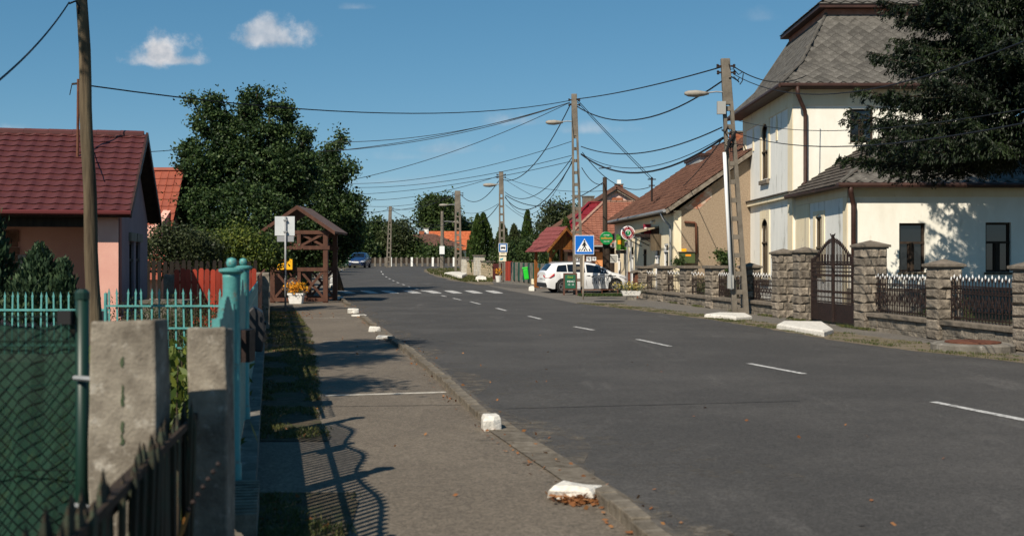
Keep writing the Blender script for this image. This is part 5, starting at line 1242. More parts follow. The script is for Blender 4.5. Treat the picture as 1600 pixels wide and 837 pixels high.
def flowers(parent, c, rx, ry, rz, n, seed, m, nf):
    rs = np.random.RandomState(seed); P = rs.normal(size=(n,3))*np.array([rx,ry,rz])*.45+np.array(c); np_part('leaves', leaf_mesh('leaves', P, .07, .5, rs), L_mid, parent)
    P = rs.normal(size=(nf,3))*np.array([rx,ry,rz*.7])*.45+np.array(c)+np.array([0,0,rz*.35]); np_part('blossoms', leaf_mesh('blossoms', P, .07, .9, rs), m, parent)
flowers(pl, (0,0,.5), .4, .35, .3, 350, 1, L_flower, 420)
# traffic sign seen from behind
bs = gp(446, 487); sg2 = thing('sign_back', 'square traffic sign seen from behind on a grey pole by the shelter', 'road sign', bs)
MB().tube([(0,0,-.05),(0,0,wp(445,338,bs.y).z)], .032, 10).build('pole', M_grey, sg2, smooth=True)
def plate(par, px0, px1, py0, py1, d, m, name='plate', t=.012, bev=.012, off=None):
    a, b = wp(px0, py1, d), wp(px1, py0, d); o = par.location if off is None else off
    return MB(o).box(a.x,d-t,a.z,b.x,d,b.z).build(name, m, par, bev=bev)
M_signback = pm('sign_back_metal', (.5,.53,.54), (.58,.6,.61), 3, .5, 0)
plate(sg2, 429.5, 460.5, 338, 368, bs.y+.06, M_signback, bev=.0); plate(sg2, 433, 459, 368.6, 377.5, bs.y+.06, pm('sign_back_dark', (.33,.34,.36), rough=.5), bev=0)
MB(bs).box(bs.x-.06,bs.y-.045,wp(0,345,bs.y).z,bs.x+.06,bs.y+.045,wp(0,343,bs.y).z).build('clamp', M_grey, sg2)
MB(bs).box(bs.x-.06,bs.y-.045,wp(0,363,bs.y).z,bs.x+.06,bs.y+.045,wp(0,361,bs.y).z).build('clamp', M_grey, sg2)
# wheelie bin and small things beyond the shelter
b_ = thing('green_bin', 'dark green wheelie bin on the pavement behind the timber shelter', 'bin', gp(478, 452))
MB().add([(-.25,-.25,.05),(.25,-.25,.05),(.25,.25,.05),(-.25,.25,.05),(-.32,-.32,1.05),(.32,-.32,1.05),(.32,.32,1.05),(-.32,.32,1.05)], [(0,3,2,1),(4,5,6,7),(0,1,5,4),(1,2,6,5),(2,3,7,6),(3,0,4,7)]).build('body', pm('bin_green', (.01,.07,.035), rough=.5), b_, bev=.03)
MB().prism([(-.34,-.36,1.06),(.34,-.36,1.06),(.34,-.36,1.1),(-.34,-.36,1.12)], (0,.72,.06)).build('lid', MATS['bin_green'], b_)
b_ = thing('green_container', 'dark green metal skip standing left of the blue car', 'container', V((543.5-800)/F*138, 139, G(138)))
MB().box(-1.1,-.6,.15,1.0,.6,1.6).build('body', MATS['bin_green'], b_, bev=.05); MB().box(-1.15,-.66,1.05,1.05,-.61,1.15).build('rib', M_grey, b_); MB().box(-1.15,-.66,.3,1.05,-.61,.38).build('rib', M_grey, b_)
# roadside flower bed and stall things far beyond
o = thing('distant_planter', 'low orange flower bed beside the kerb seen through the timber shelter', 'flower bed', gp(497, 423)); flowers(o, (0,0,.25), 1.6, .8, .5, 300, 4, L_flower, 300)
# ------------------------------------------------------------------ cars
def kp(pts):
    def f(x):
        if x <= pts[0][0]: return pts[0][1]
        for a, b in zip(pts, pts[1:]):
            if x <= b[0]:
                t = (x-a[0])/(b[0]-a[0]); return a[1]+(b[1]-a[1])*t
        return pts[-1][1]
    return f
def make_car(name, label, loc, rotz, L_, roof, belt, hw, hr, wheels, glass_side, ws, rw, paint, R_=.33, scale=1.0, estate=True):
    t = thing(name, label, 'car', loc, rotz); zr, zb, fw, fr_ = kp(roof), kp(belt), kp(hw), kp(hr)
    xs = sorted(set([round(i*L_/46, 3) for i in range(47)] + [round(p[0],3) for p in roof] + [round(w+s*R_*1.12*c, 3) for w in wheels for s in (-1,1) for c in (1,.97,.88,.7,.45,.2)]))
    def bot(x):
        z = .2 + .1*max(0, (.35-x)/.35) + .06*max(0, (x-L_+.3)/.3)
        for w in wheels:
            r = R_*1.13; dx = abs(x-w)
            if dx < r: z = max(z, R_*.98 + math.sqrt(r*r-dx*dx))
        return z
    def sec(x):
        W, H_, B = fw(x), zr(x), min(zb(x), zr(x)-.05); b = bot(x); hrx = min(fr_(x), W*.97)
        return [V(x,0,min(b,.25)), V(x,W*.9,b), V(x,W*.99,max(b+.01,.5)), V(x,W*1.0,max(b+.02,min(.68,B-.02))), V(x,W*.985,max(B,b+.04)), V(x,hrx,max(H_-.055,B+.01)), V(x,hrx*.86,H_-.01), V(x,hrx*.5,H_+.012), V(x,0,H_+.02)]
    S = [sec(x) for x in xs]; vs, fs = [], []; m = len(S[0])
    for s in S: vs += s[:] + [V(p.x,-p.y,p.z) for p in s[1:-1][::-1]]
    K = 2*m-2
    for i in range(len(S)-1):
        for k in range(K): fs.append((i*K+k, i*K+(k+1)%K, (i+1)*K+(k+1)%K, (i+1)*K+k))
    fs += [tuple(range(K)), tuple((len(S)-1)*K+k for k in range(K))]
    me = MB().add(vs, fs).mesh('body'); me.materials.append(paint); me.shade_smooth(); me.set_sharp_from_angle(angle=R(28))
    body = bpy.data.objects.new('body', me); COL.objects.link(body); body.parent = t
    MB().box(wheels[0]-.4,-hwm(hw)*.84,.22,wheels[0]+.4,hwm(hw)*.84,.62).box(wheels[1]-.38,-hwm(hw)*.84,.22,wheels[1]+.38,hwm(hw)*.84,.62).build('wheel_wells', M_black, t)
    def side(x, f, sy, o=.006):
        s = sec(x); p = s[4].lerp(s[5], f); return V(p.x, sy*(p.y+o), p.z)
    for sy in (-1, 1):
        for (a, b, f0, f1, tl, tr) in glass_side:
            n = 8; mb = MB(); A = [a+(b-a)*i/n for i in range(n+1)]
            lo_ = [side(x, f0, sy) for x in A]; hi_ = [side(x, f1, sy) for x in A]
            if tl: hi_[0] = lo_[0].lerp(hi_[0], .15); hi_[1] = lo_[1].lerp(hi_[1], .72)
            if tr: hi_[-1] = lo_[-1].lerp(hi_[-1], .1)
            for i in range(n): mb.add([lo_[i], lo_[i+1], hi_[i+1], hi_[i]], [(0,1,2,3)])
            mb.build('side_window', M_carglass, body, fix=False)
        for (a, b, *_q) in glass_side[1:]:
            MB().box(a-.0,sy*(fw(a)+.003),.82,a+.16,sy*(fw(a)+.02),.85).build('door_handle', M_chrome, body)
            x = a-.03; MB().bar(V(x,sy*(fw(x)*.995+.002),.35), V(x,sy*(fw(x)*.99+.002),.85), .008, .004).build('door_seam', M_black, body)
        x = ws[1]-.12; p = side(x, .05, sy, .05); MB().bc((x-.06, p.y+sy*.08, p.z+.04), (.12,.17,.12)).build('wing_mirror', paint, t, bev=.03)
    for (a, b, nm_) in ((ws[0], ws[1], 'windscreen'), (rw[0], rw[1], 'rear_window')):
        n = 6; mb = MB(); rows = []
        for i in range(n+1):
            x = a+(b-a)*i/n; s = sec(x); nrm = V(.5 if a > L_/2 else -.5, 0, .85)*.012
            rows.append([V(q.x, sg_*q.y*.97, q.z)+nrm for q, sg_ in ((s[6],1),(s[7],1),(s[8],1),(s[7],-1),(s[6],-1))])
        for i in range(n):
            for k in range(4): mb.add([rows[i][k],rows[i][k+1],rows[i+1][k+1],rows[i+1][k]], [(0,1,2,3)])
        mb.build(nm_, M_carglass, body, fix=False)
    for w in wheels:
        for sy in (-1,1):
            wy = sy*(fw(w)-.1)
            tyre = MB().lathe((0,0,-.1), [(R_*.66,0),(R_*.9,.0),(R_*.99,.03),(R_,.06),(R_,.14),(R_*.99,.17),(R_*.9,.2),(R_*.66,.2)], 26).build('wheel', M_black, t, smooth=False)
            tyre.location = (w, wy, R_); tyre.rotation_euler = (R(90)*(1 if sy < 0 else -1), 0, 0)
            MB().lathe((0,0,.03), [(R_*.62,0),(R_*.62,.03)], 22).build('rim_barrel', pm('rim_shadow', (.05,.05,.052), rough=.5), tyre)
            mb = MB(); mb.lathe((0,0,.06), [(.06,0),(.06,.045),(.03,.05)], 12)
            for k in range(24):
                a0_, a1_ = 2*math.pi*k/24, 2*math.pi*(k+1)/24; mb.bar(V(math.cos(a0_),math.sin(a0_),0)*R_*.64+V(0,0,.09), V(math.cos(a1_),math.sin(a1_),0)*R_*.64+V(0,0,.09), .03, .03)
            for k in range(5):
                for da in (-.13,.13):
                    a0_ = 2*math.pi*k/5+.3; mb.bar(V(math.cos(a0_+da*2),math.sin(a0_+da*2),0)*.05+V(0,0,.1), V(math.cos(a0_+da),math.sin(a0_+da),0)*R_*.62+V(0,0,.095), .028, .02)
            mb.build('rim', M_chrome, tyre)
    t.scale = (scale,)*3
    return t, body, sec, fw
def hwm(h): return max(p[1] for p in h)
M_carglass = pm('car_glass', (.008,.009,.011), rough=.05, spec=.9)
M_chrome = pm('alloy', (.45,.45,.46), rough=.3, metal=.8)
M_carwhite = pm('white_car_paint', (.78,.79,.8), rough=.25, coat=.6, spec=.5)
M_carblue = pm('dark_blue_car_paint', (.01,.035,.12), rough=.25, coat=.7, spec=.5)
M_redl = pm('red_lamp', (.5,.01,.015), rough=.2, spec=.7)
M_lampg = pm('headlamp_glass', (.5,.52,.55), rough=.1, spec=.8)
M_bumper = pm('dark_bumper', (.025,.025,.027), rough=.6)
L_ = 4.35
wloc = V(1.40, 55.4, G(55.4)); wrot = R(14)
car, body, sec, fw = make_car('white_estate_car', 'white estate car with black scrawl on the front door parked at the shop', wloc, wrot, L_,
    [(0,.62),(.02,.98),(.07,1.04),(.36,1.37),(.5,1.41),(.95,1.455),(1.6,1.475),(2.2,1.455),(2.65,1.37),(3.0,1.2),(3.38,.99),(3.7,.93),(4.05,.82),(4.25,.68),(4.35,.5)],
    [(0,.92),(.5,.98),(1.5,.96),(2.5,.92),(3.4,.86),(4.35,.6)],
    [(0,.72),(.12,.83),(.5,.88),(1,.89),(3.4,.89),(3.9,.85),(4.2,.74),(4.35,.55)],
    [(0,.75),(.07,.72),(.4,.62),(1,.64),(2.4,.64),(3.0,.68),(3.38,.78),(4.35,.7)],
    (.86,3.5), [(.52,1.05,.08,.86,True,False),(1.09,1.95,.08,.9,False,False),(2.03,3.12,.08,.9,False,True)], (2.68,3.32), (.09,.36), M_carwhite, .33)
for sy in (-1,1):
    MB().prism([(-.015,sy*.45,.86),(.42,sy*.875,.93),(.40,sy*.885,.83),(.2,sy*.87,.74),(.0,sy*.74,.72),(-.02,sy*.45,.8)], (0,sy*.015,0)).build('tail_lamp', M_redl, body)
    MB().prism([(3.62,sy*.885,.82),(3.95,sy*.84,.80),(4.24,sy*.72,.66),(4.2,sy*.74,.6),(3.95,sy*.86,.68)], (0,sy*.012,0)).build('headlight', M_lampg, body)
    MB().prism([(4.0,sy*.83,.52),(4.22,sy*.74,.5),(4.3,sy*.66,.3),(4.05,sy*.83,.3)], (0,sy*.012,0)).build('intake', M_bumper, body)
    MB().box(.5,sy*.9-.012,.2,.0+4.1,sy*.9+.004,.27) if False else None
    MB().bar((.6,sy*.56,1.475),(2.2,sy*.56,1.50), .03, .035).build('roof_rail', M_chrome, body)
MB().box(-.035,-.74,.3,.2,.74,.5).build('rear_bumper', M_bumper, body, bev=.03); MB().box(4.1,-.6,.22,4.37,.6,.34).build('front_bumper', M_bumper, body, bev=.03)
MB().box(-.03,-.26,.7,-.005,.26,.81).build('number_plate', M_whitepl, body)
# black drawing along the front door: uprights, hooks and an arc
mb = MB(); sx = lambda x, z: V(x, -fw(x)-.006, z)
r = random.Random(12)
arc = [sx(2.25+i*.095, .80+.035*math.sin(i*.35)+.0035*i) for i in range(14)]
for a, b in zip(arc, arc[1:]): mb.bar(a, b, .008, .022)
for k in range(12):
    x = 2.28+k*.105; z1 = .76+r.uniform(-.03,.03); mb.bar(sx(x,z1), sx(x+r.uniform(-.02,.02),.4+r.uniform(-.04,.1)), .006, .012+r.uniform(0,.012))
    if k % 2 == 0: mb.bar(sx(x-.03,z1), sx(x+.09,z1+.01), .006, .022)
    else: mb.bar(sx(x,z1), sx(x+.05,z1-.16), .006, .014); mb.bar(sx(x+.05,z1-.16), sx(x+.09,z1), .006, .014)
    mb.bar(sx(x+.015,.55+r.uniform(-.1,.1)), sx(x+.04,.52+r.uniform(-.1,.1)), .006, .02)
mb.build('door_drawing', M_black, body, kind='stuff', label='black hand drawn strokes along the front door')
bloc = V((546-800)/F*134, 134, G(134))
bcar, bbody, sec2, fw2 = make_car('blue_hatchback', 'dark blue hatchback facing the camera at the far bend', V((562-800)/F*133.5+.15, 135.6, G(134)), R(-90-3), 3.9,
    [(0,.6),(.02,.95),(.1,1.1),(.3,1.38),(.6,1.47),(1.4,1.51),(2.0,1.49),(2.4,1.4),(3.0,1.02),(3.4,.92),(3.7,.8),(3.85,.62),(3.9,.45)],
    [(0,.95),(2.5,.93),(3.9,.6)], [(0,.7),(.12,.8),(.5,.84),(3.2,.84),(3.6,.8),(3.9,.6)], [(0,.7),(.3,.6),(1,.62),(2.2,.62),(3.0,.74),(3.9,.66)],
    (.7,3.2), [(.45,.95,.08,.86,True,False),(1.0,1.75,.08,.9,False,False),(1.8,2.75,.08,.9,False,True)], (2.35,2.98), (.08,.3), M_carblue, .3, scale=1.18)
for sy in (-1,1):
    MB().prism([(3.45,sy*.82,.8),(3.86,sy*.66,.74),(3.9,sy*.45,.66),(3.92,sy*.45,.56),(3.85,sy*.74,.58),(3.5,sy*.84,.66)], (.02,sy*.02,0)).build('headlight', M_lampg, bbody)
MB().box(3.88,-.26,.5,3.93,.26,.62).build('number_plate', M_whitepl, bbody); MB().box(3.8,-.5,.2,3.91,.5,.4).build('grille', M_bumper, bbody)
MB().bar((3.9,-.2,.7),(3.9,.2,.7),.03,.04).build('badge_strip', M_chrome, bbody)

# ------------------------------------------------------------------ signs and street furniture
M_blue = pm('sign_blue', (.0,.13,.55), rough=.4, spec=.5)
M_signw = pm('sign_white', (.8,.8,.8), rough=.4)
M_ink = pm('sign_black', (.015,.015,.015), rough=.5)
c = gp(911, 468); cs_ = thing('crossing_sign', 'blue square pedestrian crossing sign on a pale post beside the road', 'road sign', c)
z0_, z1_ = wp(0,397.5,c.y).z, wp(0,367.5,c.y).z; zc_ = (z0_+z1_)/2; hs = (z1_-z0_)/2; x0_ = wp(913,0,c.y).x-c.x
MB().tube([(0,0,-.1),(.03,0,z0_+.1)], .035, 10).build('post', pm('sandy_post', (.42,.36,.28), (.55,.48,.38), 6), cs_, smooth=True)
pl_ = MB().box(x0_-hs,-.06,z0_,x0_+hs,-.045,z1_).build('plate', M_signw, cs_, bev=.004)
MB().box(x0_-hs+.02,-.064,z0_+.02,x0_+hs-.02,-.061,z1_-.02).build('blue_field', M_blue, pl_)
q = hs*.82
MB().prism([(x0_-q,-.068,zc_-q*.86),(x0_+q,-.068,zc_-q*.86),(x0_,-.068,zc_+q*.8)], (0,.003,0)).build('white_triangle', M_signw, pl_)
mb = MB(); Y_ = -.0725
def poly2(pts, s=hs, dy=Y_, th=.003, mbx=None): (mbx or mb).prism([(x0_+x*s, dy, zc_+z*s) for x, z in pts], (0,th,0))
poly2([(.09*math.cos(a)+.0,.42+.09*math.sin(a)) for a in [k*math.pi/5 for k in range(10)]])
poly2([(-.08,.3),(.1,.3),(.14,.1),(.24,-.05),(.18,-.1),(.1,.0),(.1,-.18),(-.1,-.18),(-.12,-.02),(-.2,-.12),(-.26,-.06),(-.16,.1)])
poly2([(-.1,-.2),(.02,-.2),(-.14,-.42),(-.28,-.64),(-.36,-.6),(-.22,-.4)]); poly2([(.0,-.2),(.11,-.2),(.22,-.42),(.34,-.62),(.26,-.66),(.12,-.45)])
for x in (-.6,.5): poly2([(x,-.64),(x+.12,-.64),(x+.12-(.08 if x > 0 else -.1),-.42),(x+.02-(.08 if x > 0 else -.1),-.42)])
poly2([(-.08,-.64),(.08,-.64),(.06,-.44),(-.06,-.44)])
mb.build('walking_figure', M_ink, pl_)
c = gp(786, 439.5); c.y -= .6; bsn = thing('bus_stop_sign', 'blue framed bus stop sign with two plates on a grey post', 'road sign', c)
d = c.y; X = lambda px: wp(px,0,d).x-c.x; Z = lambda py: wp(0,py,d).z-c.z
MB().tube([(0,0,-.1),(0,0,Z(381))], .05, 8).build('post', M_pole, bsn)
pl_ = MB().box(X(779),-.1,Z(394),X(793),-.08,Z(380)).build('plate', M_signw, bsn); MB().box(X(779.5),-.105,Z(393.5),X(792.5),-.101,Z(380.5)).build('blue_field', pm('bus_blue', (.02,.15,.42), rough=.4), pl_)
MB().box(X(781.8),-.11,Z(391.5),X(790.4),-.106,Z(382.5)).build('white_field', M_signw, pl_)
mb = MB(); mb.box(X(782.8),-.115,Z(388),X(789.4),-.111,Z(385.6)); 
for px in (784,788): mb.disc(V(X(px),-.115,Z(388.3)), .035, .004, 10)
mb.build('bus_pictogram', M_ink, pl_)
M_cy = pm('cream_plate', (.75,.68,.5), rough=.5)
p1 = MB().box(X(780),-.1,Z(399),X(791.6),-.08,Z(394.4)).build('line_plate', M_cy, bsn); MB().box(X(783),-.104,Z(396),X(789),-.101,Z(395.2)).build('printed_line', M_ink, p1)
p1 = MB().box(X(780),-.1,Z(408),X(791),-.08,Z(401)).build('timetable_plate', M_cy, bsn); MB().prism([(X(781.3),-.104,Z(406.5)),(X(785.8),-.104,Z(406)),(X(786.4),-.104,Z(402.5)),(X(783),-.104,Z(404)),(X(781.3),-.104,Z(403.5))], (0,.003,0)).build('teal_mark', pm('teal_print', (.05,.4,.5)), p1)
# round signs
c = wp(947.5, 372, 59.6); gs = thing('green_round_sign', 'round green illuminated pub sign on the dark wooden pole', 'sign', c)
rr_ = 10.4/F*59.6
MB().disc(V(0,-.08,0), rr_, .16, 32).build('disc', pm('sign_green', (.005,.25,.06), rough=.35, spec=.5), gs, bev=.02)
M_orp = pm('orange_print', (.85,.3,.02)); 
o = text('milkom', rr_*.56, M_orp, gs, (0,-.084,.0), name='orange_lettering'); text('csemege', rr_*.26, M_signw, gs, (0,-.084,rr_*.48), name='upper_lettering'); text('választék', rr_*.24, M_signw, gs, (0,-.084,-rr_*.48), name='lower_lettering')
MB().bar((-.1,.05,.0),(-.1,.3,.0),.05,.05).build('bracket', M_iron, gs)
c = wp(981, 364, 53.5); rs_ = thing('red_round_sign', 'round red and white sign with green middle on a bracket at the shop', 'sign', c)
rr_ = 11/F*53.5; M_redr = pm('sign_red', (.35,.01,.02), rough=.35, spec=.5)
MB().disc(V(0,-.08,0), rr_, .16, 36).build('disc', M_signw, rs_, bev=.015)
MB().disc(V(0,-.088,0), rr_*.88, .006, 36).build('red_ring', M_redr, rs_); MB().disc(V(0,-.094,0), rr_*.47, .005, 30).build('white_ring', M_signw, rs_); MB().disc(V(0,-.1,0), rr_*.36, .005, 30).build('green_middle', MATS['sign_green'], rs_)
text('T', rr_*.5, M_signw, rs_, (0,-.102,0), name='middle_letter')
mb = MB(); 
for k in range(22):
    a = 2*math.pi*k/22
    if k in (5,16,0,11): continue
    ce = V(math.cos(a)*rr_*.72,-.092,math.sin(a)*rr_*.72); t_ = V(math.cos(a),0,math.sin(a)); n_ = V(-math.sin(a),0,math.cos(a))
    mb.bar(ce-t_*.03, ce+t_*.035, .004, .014, up=n_); 
    if k % 2: mb.bar(ce+t_*.03-n_*.012, ce+t_*.03+n_*.02, .004, .012)
    else: mb.bar(ce-t_*.0-n_*.012, ce+n_*.02, .004, .012)
mb.build('ring_lettering', M_signw, rs_, kind='stuff')
MB().bar((rr_,.0,.02),(.75,.05,.02),.05,.05).bar((.72,0,-.12),(.72,0,.14),.06,.06).build('bracket', M_iron, rs_)
c = V(wp(985,0,53.4).x, 53.7, G(53)); t = thing('grey_post', 'pair of thin grey steel posts below the red round sign', 'post', c)
for dx in (-.12,.06): MB().tube([(dx,0,-.1),(dx,0,wp(0,374,53.7).z)], .03, 8).build('tube', M_grey, t)
c = wp(971, 378, 62); t = thing('green_banner', 'green poster panel with glasses of drink on the shop front', 'sign', c)
MB().box(-.28,-.03,-.42,.28,0,.42).build('panel', pm('poster_green', (.02,.09,.02), (.12,.32,.03), 6), t); MB().box(-.2,-.04,-.12,.0,-.031,.1).build('print', M_orp, t); MB().box(.04,-.04,-.18,.22,-.031,.12).build('print', pm('lime_print', (.35,.5,.05)), t); MB().box(-.3,-.05,-.62,.3,0,-.44).build('lower_panel', M_ink, t)
# shop fittings (in the shop's own frame)
def S(x, y, z): return V(7.03,50,0) + Matrix.Rotation(RS,3,'Z') @ V(x,y,z)
def wallthing(name, label, cat, y, z, build):
    t = thing(name, label, cat, S(0,y,z), RS); build(t); return t
def aw(t):
    MB().prism([(-1.15,-2.2,.12),(-1.15,2.2,.12),(-.02,2.2,.42),(-.02,-2.2,.42)], (0,0,.07)).build('roof_slab', pm('old_board', (.3,.23,.15), (.45,.37,.26), 8), t)
    MB().box(-1.1,-2.15,-.02,-.04,-2.05,.12).box(-.04,-2.2,-.1,-.005,2.2,.4).build('bracket', M_iron, t)
    for y in (-2.0,0,2.0): MB().bar((-1.05,y,.1),(-.03,y,-.4),.04,.04).build('strut', M_iron, t)
wallthing('door_canopy', 'old tilted board canopy projecting over the shop door', 'canopy', 5.4, 2.7, aw)
wallthing('door_curtain', 'brown weathered board screen hanging beside the shop door canopy', 'screen', 2.75, 2.05, lambda t: MB().box(-.5,-.04,-.0,-.02,.04,.75).build('boards', M_oldwood, t))
for (y, lb_) in ((10.2,'grey air unit above the white shop door'),(14.4,'grey air unit near the far corner of the shop')):
    wallthing('air_unit', lb_, 'air conditioner', y, 2.42, lambda t: (MB().box(-.35,-.4,-.13,-.02,.4,.17).build('case', M_graypl, t, bev=.02), MB().box(-.36,-.3,-.08,-.352,.3,.1).build('grille', M_bumper, t)))
wallthing('wall_sign', 'small white and crimson sign on the shop wall above the canopy', 'sign', 5.0, 3.05, lambda t: (MB().box(-.4,-.02,-.28,-.04,.02,.28).build('panel', pm('crimson', (.3,.03,.06)), t), MB().box(-.36,-.03,.02,-.08,-.021,.12).build('print', M_signw, t), MB().box(-.04,-.02,.0,-.0,.02,.05).build('arm', M_iron, t)))
wallthing('wall_lamp', 'small white lamp under the shop eaves', 'lamp', 4.3, 3.45, lambda t: (MB().box(-.12,-.05,-.02,-.0,.05,.04).build('arm', M_grey, t), MB().lathe((-.14,0,-.1), [(.05,0),(.07,.05),(.04,.12)], 10).build('bulb', M_whitepl, t)))
t = thing('white_cabinet', 'white steel cabinet beside the far corner of the shop', 'cabinet', wp(958,410,63.5)); MB().box(-.24,-.15,0,.24,.1,.44).build('case', M_whitepl, t); MB().box(-.2,-.16,.04,.2,-.151,.4).build('door', M_graypl, t)
def G2(px, py, yl=-.0): q = gq(px, py); return S(q.x, -.0, q.z)
t = thing('meter_cabinet', 'olive green meter cabinet with orange label on the rendered gable', 'cabinet', G2(1071.5,411), RS)
MB().box(-.32,-.32,0,.32,-.02,.47).build('case', pm('olive_green', (.07,.1,.035), (.09,.12,.045), 4, .6), t, bev=.01); MB().box(-.36,-.36,.46,.36,-.0,.5).build('lid', M_moss, t); MB().box(-.1,-.326,.3,.14,-.322,.38).build('warning_label', M_orp, t)
t = thing('yellow_meter', 'small yellow gas box on top of the olive cabinet', 'box', G2(1067,393.5), RS); MB().box(-.1,-.2,0,.1,-.05,.14).build('case', MATS['bright_yellow'], t, bev=.01)
t = thing('flue_pipe', 'brown bent flue pipe on the rendered gable', 'pipe', G2(1086,396), RS)
za_ = wp(0,348,50).z - wp(0,396,50).z
MB().tube([(.03,-.1,0),(.0,-.1,za_-.05),(-.06,-.1,za_),(-.5,-.1,za_+.03)], .055, 8).build('pipe', M_rust, t, smooth=True); MB().tube([(-.1,-.1,.03),(.04,-.1,.0)], .05, 8).build('elbow', M_rust, t)
# A board, planter trough, barrel by the shop
c = gp(891, 461); t = thing('a_board', 'brown framed menu A board with green panel in front of the white car', 'sign board', c)
mb = MB(); 
for sy_, k_ in ((-1,1),): pass
for dx in (-.28,.28): MB().bar((dx,-.12,0),(dx,.06,1.0), .07, .05).build('leg', M_brownpaint, t); MB().bar((dx,.3,0),(dx,.08,1.0), .07, .05).build('leg', M_brownpaint, t)
tl_ = Matrix.Rotation(math.atan(-.18), 3, 'X')
MB().bc((0,-.01,.62),(.62,.03,.78),0,tl_).build('frame', M_brownpaint, t); pn = MB().bc((0,-.035,.62),(.48,.02,.62),0,tl_).build('panel', pm('dark_green_panel', (.005,.1,.05), rough=.5), t)
text('Ebéd', .13, MATS['lime_print'], pn, (0,-.03,.82)); text('MENÜ', .12, M_signw, pn, (.02,-.05,.62)); text('12 - 15', .1, M_signw, pn, (.02,-.075,.48))
for o in pn.children: o.rotation_euler = (R(90)-.178,0,0); o.location.y -= .02
c = gp(985, 463); c = V(wp(990,0,47.0).x, 47.0, 0); t = thing('trough_planter', 'white concrete trough with yellow flowers before the end of the stone fence', 'planter', c)
MB().add([(-.45,-.2,.2),(.45,-.2,.2),(.45,.2,.2),(-.45,.2,.2),(-.58,-.28,.45),(.58,-.28,.45),(.58,.28,.45),(-.58,.28,.45)], [(0,3,2,1),(4,5,6,7),(0,1,5,4),(1,2,6,5),(2,3,7,6),(3,0,4,7)]).build('trough', M_white, t, bev=.02)
MB().box(-.25,-.15,0,.3,.15,.2).build('foot', M_conc, t); t.scale = (.72,.72,.8); t.location.x -= .1
flowers(t, (0,0,.6), 1.1, .45, .3, 900, 6, leafmat('pale_petal', (.5,.4,.05), (.7,.55,.15), (.8,.7,.5)), 220)
t = thing('terracotta_post', 'short brick red bollard touching the white car bonnet', 'bollard', (5.66, 55.6, G(55.6))); MB().box(-.1,-.1,0,.1,.1,.95).build('shaft', M_rust, t, bev=.01); MB().box(-.13,-.13,.95,.13,.13,1.0).build('cap', M_rust, t)
t = thing('dark_planks', 'pair of short dark planks leaning beside the rusty stub', 'planks', (5.6, 51.5, G(51.5)))
for k in range(3): MB().box(k*.16,-.03,0,k*.16+.13,.02,.95+.05*k).build('plank', M_dwood, t)
# grass island around the pole foot with a low rail
t = thing('low_rail', 'low thin rusty rail round the planting strip beside the white car', 'rail', (4.0, 51.2, 0))
for x in (-.9,0,.7): MB().bar((x,0,0),(x,0,.3),.03,.03).build('stake', M_rust, t)
MB().bar((-.9,0,.29),(.7,0,.31),.03,.03).build('bar', M_rust, t)
# litter bin, green and grey fences, red gates beyond the car
t = thing('litter_bin', 'bright lime green litter bin tilted on the grey fence', 'bin', wp(822,437,70)); tl2 = Matrix.Rotation(.14,3,'Y')
M_lime = pm('lime_plastic', (.02,.55,.03), rough=.35, spec=.5)
MB().bc((0,-.1,.35),(.3,.22,.66),0,Matrix.Rotation(-.14,3,'Y')).build('bucket', M_lime, t, bev=.05); MB().bc((-.07,-.1,.72),(.36,.26,.1),0,Matrix.Rotation(-.14,3,'Y')).build('hood', M_lime, t, bev=.03)
a, b = V(-.05,76,G(76)), V(2.6,62.5,G(62.5)); t = thing('panel_fence', 'grey concrete post fence with dark green sheet panels beyond the white car', 'fence', a); u = (b-a); n = 9
for i in range(n):
    p = u*(i/n); q = u*((i+.5)/n); p2 = u*((i+1)/n)
    MB().bar(p+V(0,0,.6), q+V(0,0,.6), .1, 1.35).build('concrete_panel', M_conc, t); MB().bar(q+V(0,0,.68), p2+V(0,0,.68), .04, 1.15).build('green_panel', pm('panel_green', (.01,.075,.05), rough=.6), t)
def gatebox(name, label, px0, px1, pyt, d0, d1, m):
    a, b = V((px0-800)/F*d0,d0,G(d0)), V((px1-800)/F*d1,d1,G(d1)); h = wp(0,pyt,(d0+d1)/2).z-G((d0+d1)/2); t = thing(name, label, 'gate', a); u = b-a; n = 7
    for i in range(n): MB().bar(u*((i+.04)/n)+V(0,0,h/2), u*((i+.94)/n)+V(0,0,h/2), .03, h-.04*(i%2)).build('board', m, t)
    MB().bar(V(0,.04,h*.8), u+V(0,.04,h*.8), .04, .08).build('rail', m, t); return t
gatebox('board_gate', 'brighter dark red board gate right of the bus stop sign', 790, 803, 408, 77.5, 75.5, M_redfence)
gatebox('board_gate', 'maroon board gate between the block wall and the bus stop post', 770, 785, 411.5, 81, 79.5, pm('maroon_boards', (.07,.015,.012), (.12,.028,.022), 5, .7))
t = thing('stone_tub', 'beige square stone tub by the grey fence near the car tail', 'planter', gp(834,444)); MB().box(-.14,-.14,0,.14,.14,.32).build('block', M_cream, t, bev=.02)
c = V((779-800)/F*74, 74, G(74)); t = thing('white_tub', 'white tub with orange flowers at the foot of the bus stop post', 'planter', c); MB().lathe((0,0,0), [(.14,0),(.22,.4)], 10).build('tub', M_white, t); flowers(t, (0,0,.6), .25,.25,.3,60,3,L_flower,120)
